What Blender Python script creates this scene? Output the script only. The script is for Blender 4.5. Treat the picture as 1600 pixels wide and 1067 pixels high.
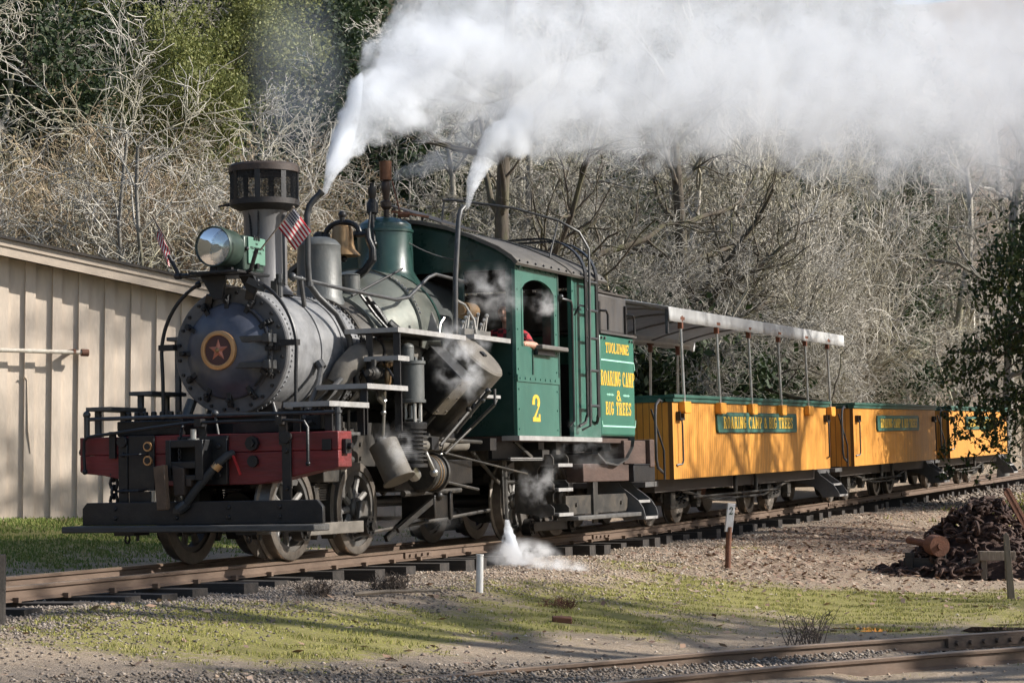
import bpy, math, random
import numpy as np
from math import sin, cos, pi, radians, sqrt, atan2
from mathutils import Vector, Matrix

for _o in list(bpy.data.objects): bpy.data.objects.remove(_o)
SC = bpy.context.scene
COL = SC.collection
# ------------------------------------------------------------------ camera
cam_d = bpy.data.cameras.new('camera'); cam = bpy.data.objects.new('camera', cam_d); COL.objects.link(cam)
cam_d.sensor_width = 36.0; cam_d.lens = 76.29; cam_d.clip_end = 2000
cam.location = (16.531, 9.299, 0.894)
cam.rotation_euler = Vector((-0.92493, -0.37642, 0.05315)).to_track_quat('-Z', 'Y').to_euler()
SC.camera = cam
# ------------------------------------------------------------------ sky and sun
SUN_AZ, SUN_EL = radians(109.0), radians(31.0)          # azimuth from +X towards +Y
sdir = Vector((cos(SUN_AZ) * cos(SUN_EL), sin(SUN_AZ) * cos(SUN_EL), sin(SUN_EL)))
W = bpy.data.worlds.new('World'); SC.world = W; W.use_nodes = True
nt = W.node_tree; bg = nt.nodes['Background']
sky = nt.nodes.new('ShaderNodeTexSky'); sky.sky_type = 'NISHITA'; sky.sun_disc = False
sky.sun_elevation = SUN_EL; sky.sun_rotation = atan2(sdir.x, sdir.y) % (2 * pi)
nt.links.new(sky.outputs[0], bg.inputs[0]); bg.inputs[1].default_value = 0.105
sun_d = bpy.data.lights.new('sun', 'SUN'); sun_d.energy = 5.0; sun_d.angle = radians(0.53); sun_d.color = (1.0, 0.955, 0.885)
sun = bpy.data.objects.new('sun', sun_d); COL.objects.link(sun)
sun.rotation_euler = sdir.to_track_quat('Z', 'Y').to_euler(); sun.location = (-20, 40, 40)
SC.view_settings.view_transform = 'Standard'; SC.view_settings.look = 'None'
SC.view_settings.exposure = 0.58; SC.view_settings.gamma = 1.0; SC.view_settings.use_curve_mapping = False
SC.cycles.use_denoising = True
SC.cycles.volume_bounces = 9; SC.cycles.max_bounces = 16; SC.cycles.diffuse_bounces = 2; SC.cycles.glossy_bounces = 2; SC.cycles.transmission_bounces = 4; SC.cycles.transparent_max_bounces = 8
SC.cycles.volume_max_steps = 256
SC.cycles.use_adaptive_sampling = True; SC.cycles.adaptive_threshold = 0.04

# ------------------------------------------------------------------ helpers
def srgb(r, g, b):
    f = lambda c: (c / 255 / 12.92) if c / 255 <= 0.04045 else ((c / 255 + 0.055) / 1.055) ** 2.4
    return (f(r), f(g), f(b))

MATS = {}
def mat(name, col, rough=0.6, metal=0.0, var=0.18, scale=6.0, bump=0.0, bscale=40.0, stain=None, sscale=2.0, samt=0.5,
        coat=0.0, spec=0.5, stretch=(1, 1, 1), rvar=0.12, leaf=False):
    """principled material with two scales of noise for colour, roughness and relief"""
    if name in MATS: return MATS[name]
    m = bpy.data.materials.new(name); m.use_nodes = True
    t = m.node_tree; N = t.nodes; L = t.links; b = N['Principled BSDF']
    tc = N.new('ShaderNodeTexCoord'); mp = N.new('ShaderNodeMapping'); mp.inputs['Scale'].default_value = stretch
    L.new(tc.outputs['Object'], mp.inputs[0])
    n1 = N.new('ShaderNodeTexNoise'); n1.inputs['Scale'].default_value = scale; n1.inputs['Detail'].default_value = 6
    n1.inputs['Roughness'].default_value = 0.65
    L.new(mp.outputs[0], n1.inputs[0])
    mx = N.new('ShaderNodeMix'); mx.data_type = 'RGBA'
    rp = N.new('ShaderNodeMapRange'); rp.inputs[1].default_value = 0.3; rp.inputs[2].default_value = 0.7
    L.new(n1.outputs[0], rp.inputs[0]); L.new(rp.outputs[0], mx.inputs[0])
    lo = [max(0, c * (1 - var)) for c in col] + [1]; hi = [min(1, c * (1 + var)) for c in col] + [1]
    mx.inputs[6].default_value = lo; mx.inputs[7].default_value = hi
    out = mx.outputs[2]
    if stain:
        n2 = N.new('ShaderNodeTexNoise'); n2.inputs['Scale'].default_value = sscale; n2.inputs['Detail'].default_value = 8
        n2.inputs['Roughness'].default_value = 0.72
        L.new(mp.outputs[0], n2.inputs[0])
        r2 = N.new('ShaderNodeMapRange'); r2.inputs[1].default_value = 0.47; r2.inputs[2].default_value = 0.72; r2.inputs[4].default_value = samt
        L.new(n2.outputs[0], r2.inputs[0])
        m2 = N.new('ShaderNodeMix'); m2.data_type = 'RGBA'; L.new(r2.outputs[0], m2.inputs[0]); L.new(out, m2.inputs[6])
        m2.inputs[7].default_value = list(stain) + [1]; out = m2.outputs[2]
    L.new(out, b.inputs['Base Color'])
    rr = N.new('ShaderNodeMapRange'); rr.inputs[3].default_value = max(0.03, rough - rvar); rr.inputs[4].default_value = min(1, rough + rvar)
    L.new(n1.outputs[0], rr.inputs[0]); L.new(rr.outputs[0], b.inputs['Roughness'])
    b.inputs['Metallic'].default_value = metal
    b.inputs['Specular IOR Level'].default_value = spec
    if coat: b.inputs['Coat Weight'].default_value = coat
    if bump:
        n3 = N.new('ShaderNodeTexNoise'); n3.inputs['Scale'].default_value = bscale; n3.inputs['Detail'].default_value = 4
        L.new(mp.outputs[0], n3.inputs[0])
        bp = N.new('ShaderNodeBump'); bp.inputs['Strength'].default_value = bump; bp.inputs['Distance'].default_value = 0.02
        L.new(n3.outputs[0], bp.inputs['Height']); L.new(bp.outputs[0], b.inputs['Normal'])
    if leaf:
        tr = N.new('ShaderNodeBsdfTranslucent'); L.new(out, tr.inputs[0]); ms = N.new('ShaderNodeMixShader'); ms.inputs[0].default_value = 0.3
        L.new(b.outputs[0], ms.inputs[1]); L.new(tr.outputs[0], ms.inputs[2]); L.new(ms.outputs[0], N['Material Output'].inputs[0])
    MATS[name] = m
    return m

def vec(a): return np.array(a, float)
class MB:
    """collects shapes and links them as one mesh object"""
    def __init__(s): s.v = []; s.f = []
    def add(s, vs, fs):
        o = len(s.v); s.v.extend([tuple(float(c) for c in p) for p in vs]); s.f.extend([tuple(i + o for i in q) for q in fs]); return s
    def bx(s, x0, x1, y0, y1, z0, z1):
        if x0 > x1: x0, x1 = x1, x0
        if y0 > y1: y0, y1 = y1, y0
        if z0 > z1: z0, z1 = z1, z0
        return s.add([(x0, y0, z0), (x1, y0, z0), (x1, y1, z0), (x0, y1, z0), (x0, y0, z1), (x1, y0, z1), (x1, y1, z1), (x0, y1, z1)],
                     [(3, 2, 1, 0), (4, 5, 6, 7), (0, 1, 5, 4), (1, 2, 6, 5), (2, 3, 7, 6), (3, 0, 4, 7)])
    def obox(s, c, ax, ay, az):
        """box from centre and three half-axis vectors"""
        c, ax, ay, az = vec(c), vec(ax), vec(ay), vec(az)
        vs = [c + i * ax + j * ay + k * az for k in (-1, 1) for i, j in ((-1, -1), (1, -1), (1, 1), (-1, 1))]
        return s.add(vs, [(3, 2, 1, 0), (4, 5, 6, 7), (0, 1, 5, 4), (1, 2, 6, 5), (2, 3, 7, 6), (3, 0, 4, 7)])
    def bar(s, p0, p1, w, h, up=(0, 0, 1)):
        p0, p1 = vec(p0), vec(p1); d = p1 - p0; l = np.linalg.norm(d); d = d / l
        u = vec(up)
        if abs(d @ u) > 0.98: u = vec((1, 0, 0))
        sd = np.cross(d, u); sd /= np.linalg.norm(sd); u = np.cross(sd, d)
        return s.obox((p0 + p1) / 2, d * l / 2, sd * w / 2, u * h / 2)
    def frame(s, d):
        d = vec(d) / np.linalg.norm(d); u = vec((0, 0, 1)) if abs(d[2]) < 0.9 else vec((1, 0, 0))
        a = np.cross(d, u); a /= np.linalg.norm(a); return d, a, np.cross(a, d)
    def cyl(s, p0, p1, r0, r1=None, n=14, cap=True):
        if r1 is None: r1 = r0
        p0, p1 = vec(p0), vec(p1); d, a, b = s.frame(p1 - p0)
        ring = lambda p, r: [p + r * (cos(2 * pi * k / n) * a + sin(2 * pi * k / n) * b) for k in range(n)]
        fs = [(k, (k + 1) % n, n + (k + 1) % n, n + k) for k in range(n)]
        if cap: fs += [tuple(range(n - 1, -1, -1)), tuple(range(n, 2 * n))]
        return s.add(ring(p0, r0) + ring(p1, r1), fs)
    def tube(s, pts, r, n=8, closed=False):
        P = [vec(p) for p in pts]; m = len(P)
        T = []
        for i in range(m):
            a, b = (P[i - 1] if (i or closed) else P[i]), (P[(i + 1) % m] if (i < m - 1 or closed) else P[i])
            t = b - a; T.append(t / (np.linalg.norm(t) + 1e-12))
        _, a, b = s.frame(T[0]); vs = []
        rr = r if hasattr(r, '__len__') else [r] * m
        for i in range(m):
            a = a - (a @ T[i]) * T[i]; a /= np.linalg.norm(a); b = np.cross(T[i], a)
            vs += [P[i] + rr[i] * (cos(2 * pi * k / n) * a + sin(2 * pi * k / n) * b) for k in range(n)]
        fs = []
        for i in range(m if closed else m - 1):
            j = (i + 1) % m
            fs += [(i * n + k, j * n + k, j * n + (k + 1) % n, i * n + (k + 1) % n) for k in range(n)]
        if not closed: fs += [tuple(range(n)), tuple(range((m - 1) * n + n - 1, (m - 1) * n - 1, -1))]
        return s.add(vs, fs)
    def lathe(s, prof, o, axis, n=24, closed=False, cap=True):
        """prof: (distance along axis, radius)"""
        o = vec(o); d, a, b = s.frame(axis); m = len(prof); vs = []
        for (t, r) in prof: vs += [o + d * t + max(r, 1e-4) * (cos(2 * pi * k / n) * a + sin(2 * pi * k / n) * b) for k in range(n)]
        fs = []
        for i in range(m if closed else m - 1):
            j = (i + 1) % m
            fs += [(i * n + k, i * n + (k + 1) % n, j * n + (k + 1) % n, j * n + k) for k in range(n)]
        if not closed and cap:
            if prof[0][1] > 1e-3: fs.append(tuple(range(n - 1, -1, -1)))
            if prof[-1][1] > 1e-3: fs.append(tuple(range((m - 1) * n, m * n)))
        return s.add(vs, fs)
    def prism(s, poly, ax, a0, a1):
        """polygon in the plane across axis ax ('x': (y,z), 'y': (x,z), 'z': (x,y)) extruded from a0 to a1"""
        mk = {'x': lambda p, a: (a, p[0], p[1]), 'y': lambda p, a: (p[0], a, p[1]), 'z': lambda p, a: (p[0], p[1], a)}[ax]
        n = len(poly)
        fs = [(k, (k + 1) % n, n + (k + 1) % n, n + k) for k in range(n)] + [tuple(range(n - 1, -1, -1)), tuple(range(n, 2 * n))]
        return s.add([mk(p, a0) for p in poly] + [mk(p, a1) for p in poly], fs)
    def sph(s, c, r, n=12, m=8):
        r = r if hasattr(r, '__len__') else (r, r, r)
        vs = [(c[0], c[1], c[2] - r[2])]
        for i in range(1, m):
            th = -pi / 2 + pi * i / m
            vs += [(c[0] + r[0] * cos(th) * cos(2 * pi * k / n), c[1] + r[1] * cos(th) * sin(2 * pi * k / n), c[2] + r[2] * sin(th)) for k in range(n)]
        vs.append((c[0], c[1], c[2] + r[2])); L = len(vs) - 1
        fs = [(0, 1 + (k + 1) % n, 1 + k) for k in range(n)]
        for i in range(m - 2):
            fs += [(1 + i * n + k, 1 + i * n + (k + 1) % n, 1 + (i + 1) * n + (k + 1) % n, 1 + (i + 1) * n + k) for k in range(n)]
        fs += [(L, 1 + (m - 2) * n + k, 1 + (m - 2) * n + (k + 1) % n) for k in range(n)]
        return s.add(vs, fs)
    def torus(s, c, axis, R, r, n=28, m=8):
        d, a, b = s.frame(axis); c = vec(c)
        return s.tube([c + R * (cos(2 * pi * k / n) * a + sin(2 * pi * k / n) * b) for k in range(n)], r, m, closed=True)
    def mesh(s, name, material, smooth=True, angle=35):
        me = bpy.data.meshes.new(name); me.from_pydata(s.v, [], s.f); me.update()
        if material is not None: me.materials.append(material)
        if smooth and len(me.polygons):
            me.polygons.foreach_set('use_smooth', [True] * len(me.polygons)); me.set_sharp_from_angle(angle=radians(angle))
        return me
    def islands(s):
        par = list(range(len(s.v)))
        def find(a):
            while par[a] != a: par[a] = par[par[a]]; a = par[a]
            return a
        for q in s.f:
            r = find(q[0])
            for i in q[1:]: par[find(i)] = r
        G = {}
        for q in s.f: G.setdefault(find(q[0]), []).append(q)
        out = []
        for fs in G.values():
            idx = {}; m = MB()
            for q in fs:
                for i in q:
                    if i not in idx: idx[i] = len(m.v); m.v.append(s.v[i])
                m.f.append(tuple(idx[i] for i in q))
            out.append(m)
        return out
    def build_each(s, name, material, parent=None, **kw):
        """every separate piece becomes an object of its own"""
        return [m.build(name, material, parent, **kw) for m in s.islands()]
    def build(s, name, material, parent=None, smooth=True, bevel=0.0, angle=35, fix=True):
        me = s.mesh(name, material, smooth, angle)
        if fix:
            import bmesh
            bm = bmesh.new(); bm.from_mesh(me); bmesh.ops.recalc_face_normals(bm, faces=bm.faces); bm.to_mesh(me); bm.free()
        o = bpy.data.objects.new(name, me); COL.objects.link(o); o.parent = parent
        if bevel:
            b = o.modifiers.new('bevel', 'BEVEL'); b.width = bevel; b.segments = 2; b.limit_method = 'ANGLE'; b.angle_limit = radians(50)
        return o
def fast_mesh(name, V, F, material, smooth=False):
    """big mesh from numpy arrays: V (n,3), F (m,3 or 4)"""
    me = bpy.data.meshes.new(name); V = np.ascontiguousarray(V, np.float32); F = np.ascontiguousarray(F, np.int32)
    k = F.shape[1]
    me.vertices.add(len(V)); me.vertices.foreach_set('co', V.ravel())
    me.loops.add(F.size); me.loops.foreach_set('vertex_index', F.ravel())
    me.polygons.add(len(F)); me.polygons.foreach_set('loop_start', np.arange(0, F.size, k, dtype=np.int32))
    if smooth: me.polygons.foreach_set('use_smooth', np.ones(len(F), bool))
    me.update(calc_edges=True); me.validate()
    if material is not None: me.materials.append(material)
    return me
def link(name, me, parent=None, loc=None):
    o = bpy.data.objects.new(name, me); COL.objects.link(o); o.parent = parent
    if loc is not None: o.location = loc
    return o
def tag(o, label=None, cat=None, group=None, kind=None):
    if label: o['label'] = label
    if cat: o['category'] = cat
    if group: o['group'] = group
    if kind: o['kind'] = kind
    return o
def empty(name, loc=(0, 0, 0), rot=(0, 0, 0)):
    o = bpy.data.objects.new(name, None); COL.objects.link(o); o.location = loc; o.rotation_euler = rot; o.empty_display_size = 0.2
    return o
def copy_tree(o, parent=None):
    c = o.copy(); COL.objects.link(c); c.parent = parent
    for ch in list(o.children): copy_tree(ch, c)
    return c
def arc(c, r, a0, a1, n, plane='yz', x=0.0):
    out = []
    for k in range(n + 1):
        a = a0 + (a1 - a0) * k / n; p, q = c[0] + r * cos(a), c[1] + r * sin(a)
        out.append({'yz': (x, p, q), 'xz': (p, x, q), 'xy': (p, q, x)}[plane])
    return out

# ------------------------------------------------------------------ the lie of the land
CANT = 0.0205
def sstep(t): t = np.clip(t, 0, 1); return t * t * (3 - 2 * t)
def grade(x):
    x = np.asarray(x, float); t = np.maximum(0, -x - 8.0)
    return 0.0158 * t * (t / (t + 3.0))
_rs = np.random.RandomState(5)
_WV = [(_rs.uniform(0.15, 1.7), _rs.uniform(0, 6.28), _rs.uniform(0, 6.28)) for _ in range(14)]
def bumps(x, y):
    z = 0
    for k, a, p in _WV: z = z + np.sin(k * (x * cos(a) + y * sin(a)) + p) / (1 + 2 * k)
    return z / 6
def ground(x, y):
    x = np.asarray(x, float); y = np.asarray(y, float)
    g = grade(x)
    near = -0.215 - 0.285 * sstep((y - 0.95) / 4.2)
    far = -0.215 + 0.27 * sstep((-y - 1.6) / 6.5)
    z = g + np.where(y > 0, near, far) + CANT * np.clip(y, -1.5, 1.5) * (np.abs(y) < 6)
    z = z + 0.055 * sstep((x + .6) / 1.6) * np.exp(-(y / 1.7) ** 4)
    z = z + 0.028 * np.sin(x * 2.3 + 1.1 * np.sin(x * .9 + y)) * np.exp(-((np.abs(y) - .95) / .5) ** 2)
    flat = sstep((np.abs(y) - 1.3) / 1.5) * (1 - 0.6 * np.exp(-((x - 2.5) ** 2 + (y - 5.4) ** 2) / 6))
    z = z + 0.16 * bumps(x * 1.4, y * 1.4) * flat * 0.45
    d = np.maximum(-y - 13 + 0.12 * (x + 20), 0) + np.maximum(-x - 62, 0) * 0.8
    z = z + 0.44 * d * d / (d + 5) * (1 - np.exp(-d / 6)) * np.exp(-np.maximum(d - 110, 0) / 60)
    z = z + 0.9 * bumps(x * 0.6, y * 0.6) * sstep(d / 8)
    return z
# ------------------------------------------------------------------ materials
BLACK = mat('black_iron_paint', (0.013, 0.013, 0.0145), 0.42, 0.15, 0.35, 5, 0.10, 60, stain=(0.05, 0.042, 0.035), sscale=3, samt=0.6)
GREASE = mat('greasy_black_iron', (0.011, 0.0105, 0.010), 0.36, 0.2, 0.5, 9, 0.15, 50, stain=(0.045, 0.034, 0.025), sscale=4, samt=0.6)
DUSTY = mat('dusty_iron', (0.030, 0.027, 0.023), 0.6, 0.1, 0.35, 8, 0.12, 60, stain=(0.11, 0.086, 0.062), sscale=4, samt=0.6)
SMOKEB = mat('smokebox_graphite', (0.19, 0.19, 0.193), 0.45, 0.1, 0.3, 7, 0.10, 22, stain=(0.28, 0.275, 0.27), sscale=5, samt=0.85)
SBFRONT = mat('smokebox_front_paint', (0.092, 0.09, 0.092), 0.45, 0.05, 0.35, 6, 0.06, 50, stain=(0.12, 0.115, 0.112), sscale=6, samt=0.85)
DOORBLUE = mat('heat_blued_plate', (0.078, 0.085, 0.112), 0.36, 0.1, 0.3, 4, 0.03, 40, stain=(0.14, 0.132, 0.12), sscale=3, samt=0.85)
STACKM = mat('stack_grey_paint', (0.155, 0.15, 0.15), 0.5, 0.3, 0.2, 6, 0.06, 40, stain=(0.09, 0.085, 0.08), sscale=4, samt=0.85, stretch=(1, 1, 0.35))
JACKET = mat('boiler_jacket_grey_green', (0.13, 0.14, 0.122), 0.4, 0.4, 0.24, 4, 0.08, 16, stain=(0.19, 0.18, 0.15), sscale=2.2, samt=0.85)
DOMEG = mat('sand_dome_grey', (0.085, 0.09, 0.088), 0.48, 0.2, 0.25, 9, 0.08, 60, stain=(0.135, 0.13, 0.12), sscale=6, samt=0.85, stretch=(1, 1, 0.5))
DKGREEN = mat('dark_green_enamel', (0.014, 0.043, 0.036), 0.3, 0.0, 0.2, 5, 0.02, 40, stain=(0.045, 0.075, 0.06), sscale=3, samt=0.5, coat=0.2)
CABG = mat('cab_green_paint', (0.040, 0.120, 0.094), 0.36, 0.0, 0.16, 3, 0.03, 30, stain=(0.07, 0.175, 0.135), sscale=2.4, samt=0.8, coat=0.15, stretch=(1, 1, 0.4))
ROOFM = mat('cab_roof_sooty', (0.095, 0.086, 0.075), 0.7, 0.1, 0.25, 5, 0.12, 40, stain=(0.045, 0.04, 0.034), sscale=3, samt=0.6)
TANKM = mat('weathered_tank_steel', (0.075, 0.072, 0.072), 0.5, 0.3, 0.3, 5, 0.05, 40, stain=(0.15, 0.12, 0.09), sscale=3, samt=0.5, stretch=(1, 1, 0.22))
RED = mat('red_buffer_paint', (0.165, 0.018, 0.018), 0.5, 0.0, 0.3, 9, 0.25, 30, stain=(0.075, 0.016, 0.014), sscale=5, samt=0.7, stretch=(1, 0.25, 1.6))
REDEND = RED
BRASS = mat('tarnished_brass', (0.30, 0.19, 0.095), 0.4, 0.75, 0.25, 10, 0.02, 40, stain=(0.12, 0.085, 0.06), sscale=5, samt=0.6)
BRASSR = mat('polished_brass_ring', (0.55, 0.31, 0.14), 0.38, 0.5, 0.15, 10)
COPPER = mat('copper_star', (0.52, 0.19, 0.12), 0.45, 0.2, 0.2, 12)
MAROON = mat('badge_maroon', (0.075, 0.030, 0.026), 0.5, 0.0, 0.2, 8)
STEELB = mat('bright_steel', (0.42, 0.41, 0.39), 0.32, 0.8, 0.2, 9, 0.03, 50, stain=(0.2, 0.17, 0.14), sscale=5, samt=0.4)
EDGEW = mat('worn_board_edge', (0.31, 0.30, 0.29), 0.6, 0.2, 0.25, 9, 0.1, 40, stain=(0.3, 0.28, 0.26), sscale=7, samt=0.7)
BOARD = mat('running_board_plate', (0.09, 0.088, 0.085), 0.55, 0.3, 0.3, 9, 0.1, 60, stain=(0.22, 0.2, 0.18), sscale=5, samt=0.6)
PIPEM = mat('grey_pipe_paint', (0.06, 0.061, 0.063), 0.42, 0.4, 0.25, 9, 0.05, 50, stain=(0.13, 0.115, 0.095), sscale=6, samt=0.5)
LAG = mat('dusty_lagging', (0.125, 0.11, 0.09), 0.7, 0.0, 0.25, 7, 0.15, 30, stain=(0.07, 0.06, 0.05), sscale=4, samt=0.7)
TYRE = mat('worn_tyre_steel', (0.19, 0.165, 0.14), 0.45, 0.6, 0.25, 8, 0.05, 50, stain=(0.06, 0.045, 0.035), sscale=5, samt=0.6)
WHEELM = mat('wheel_dark_paint', (0.105, 0.10, 0.094), 0.45, 0.25, 0.35, 8, 0.08, 50, stain=(0.14, 0.115, 0.09), sscale=5, samt=0.7)
RUST = mat('rusty_iron', (0.15, 0.062, 0.034), 0.8, 0.1, 0.4, 12, 0.3, 60, stain=(0.06, 0.03, 0.022), sscale=6, samt=0.7)
BROWNW = mat('brown_stained_timber', (0.06, 0.034, 0.025), 0.7, 0.0, 0.3, 9, 0.2, 40, stain=(0.12, 0.075, 0.056), sscale=4, samt=0.6, stretch=(0.3, 1, 1))
OLDW = mat('weathered_timber', (0.17, 0.135, 0.10), 0.85, 0.0, 0.3, 14, 0.3, 40, stain=(0.08, 0.062, 0.05), sscale=6, samt=0.7, stretch=(1, 1, 0.2))
TIEM = mat('creosoted_tie', (0.035, 0.029, 0.025), 0.9, 0.0, 0.4, 10, 0.5, 25, stain=(0.09, 0.073, 0.058), sscale=5, samt=0.7, stretch=(1, 0.2, 1))
RAILM = mat('rail_rust', (0.14, 0.095, 0.067), 0.7, 0.2, 0.25, 9, 0.12, 60, stain=(0.10, 0.062, 0.042), sscale=4, samt=0.7, stretch=(0.3, 1, 1))
RAILTOP = mat('rail_head_worn', (0.33, 0.24, 0.17), 0.36, 0.7, 0.2, 9, 0.03, 60, stain=(0.2, 0.13, 0.085), sscale=4, samt=0.6, stretch=(0.2, 1, 1))
WHITEP = mat('white_paint', (0.72, 0.71, 0.68), 0.5, 0, 0.06, 9)
PALEG = mat('pale_green_line', (0.36, 0.66, 0.52), 0.5, 0, 0.08, 9)
YELLOW = mat('yellow_lettering', (0.70, 0.43, 0.05), 0.45, 0, 0.12, 20)
GLYPHD = mat('dark_lettering', (0.015, 0.03, 0.02), 0.6, 0, 0.1, 9)
LAMPG = mat('lamp_green_enamel', (0.035, 0.055, 0.043), 0.35, 0.1, 0.2, 6, stain=(0.09, 0.12, 0.1), sscale=5, samt=0.4)
LAMPPALE = mat('lamp_pale_green', (0.11, 0.225, 0.165), 0.5, 0, 0.12, 8)
RUBBER = mat('rubber_hose', (0.03, 0.028, 0.027), 0.7, 0, 0.3, 9)
REFLECT = mat('lamp_reflector', (0.06, 0.065, 0.065), 0.25, 1.0, 0.1, 5)
def groove_mat(name, col, pitch, axis, depth=0.6, stain=None):
    """painted tongue-and-groove boards: fine joints every pitch metres along one object axis"""
    m = mat(name, col, 0.55, 0.0, 0.14, 7, 0.05, 30, stain=stain, sscale=2.6, samt=0.7, stretch=(1, 1, 0.3))
    t = m.node_tree; N = t.nodes; L = t.links; b = N['Principled BSDF']
    tc = N.new('ShaderNodeTexCoord'); sp = N.new('ShaderNodeSeparateXYZ'); L.new(tc.outputs['Object'], sp.inputs[0])
    mm = N.new('ShaderNodeMath'); mm.operation = 'PINGPONG'; L.new(sp.outputs[axis], mm.inputs[0]); mm.inputs[1].default_value = pitch / 2
    lt = N.new('ShaderNodeMapRange'); lt.inputs[1].default_value = 0.0; lt.inputs[2].default_value = 0.009; L.new(mm.outputs[0], lt.inputs[0])
    bp = N.new('ShaderNodeBump'); bp.inputs['Strength'].default_value = depth; bp.inputs['Distance'].default_value = 0.006
    L.new(lt.outputs[0], bp.inputs['Height'])
    fl = N.new('ShaderNodeMath'); fl.operation = 'FLOOR'; dv = N.new('ShaderNodeMath'); dv.operation = 'DIVIDE'; dv.inputs[1].default_value = pitch
    L.new(sp.outputs[axis], dv.inputs[0]); L.new(dv.outputs[0], fl.inputs[0])
    wn = N.new('ShaderNodeTexWhiteNoise'); wn.noise_dimensions = '1D'; L.new(fl.outputs[0], wn.inputs['W'])
    src = b.inputs['Base Color'].links[0].from_socket
    hs = N.new('ShaderNodeHueSaturation'); vr = N.new('ShaderNodeMapRange'); vr.inputs[3].default_value = 0.9; vr.inputs[4].default_value = 1.06
    L.new(wn.outputs[0], vr.inputs[0]); L.new(vr.outputs[0], hs.inputs['Value']); L.new(src, hs.inputs['Color'])
    dk = N.new('ShaderNodeMix'); dk.data_type = 'RGBA'; L.new(lt.outputs[0], dk.inputs[0]); dk.inputs[6].default_value = [c * 0.22 for c in col] + [1]
    L.new(hs.outputs[0], dk.inputs[7]); L.new(dk.outputs[2], b.inputs['Base Color']); L.new(bp.outputs[0], b.inputs['Normal'])
    return m
ORANGE = groove_mat('orange_tongue_and_groove', (0.61, 0.262, 0.036), 0.082, 0, 0.4, stain=(0.50, 0.20, 0.028))
ORANGEE = groove_mat('orange_end_boards', (0.59, 0.25, 0.034), 0.082, 1, 0.4, stain=(0.54, 0.19, 0.018))
ORANGEP = mat('orange_paint', (0.66, 0.28, 0.032), 0.5, 0, 0.12, 6)
CARGREEN = mat('car_green_paint', (0.022, 0.085, 0.062), 0.5, 0, 0.2, 6, 0.06, 30, stain=(0.05, 0.11, 0.085), sscale=4, samt=0.6)
STEPM = mat('step_grey_paint', (0.085, 0.084, 0.085), 0.6, 0.1, 0.2, 7, 0.06, 50, stain=(0.16, 0.14, 0.12), sscale=4, samt=0.5)
CANVAS = mat('white_canvas', (0.66, 0.66, 0.65), 0.8, 0, 0.07, 4, 0.1, 12, stain=(0.4, 0.395, 0.385), sscale=5, samt=0.4, stretch=(1, 1, 0.3), leaf=True)
SHEDM = mat('shed_cream_paint', (0.58, 0.485, 0.39), 0.75, 0, 0.13, 5, 0.12, 30, stain=(0.44, 0.36, 0.285), sscale=3, samt=0.75, stretch=(1, 1, 0.25))
SHEDT = mat('shed_trim_paint', (0.47, 0.385, 0.30), 0.7, 0, 0.1, 5, 0.1, 30, stain=(0.36, 0.29, 0.225), sscale=4, samt=0.5)

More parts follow.
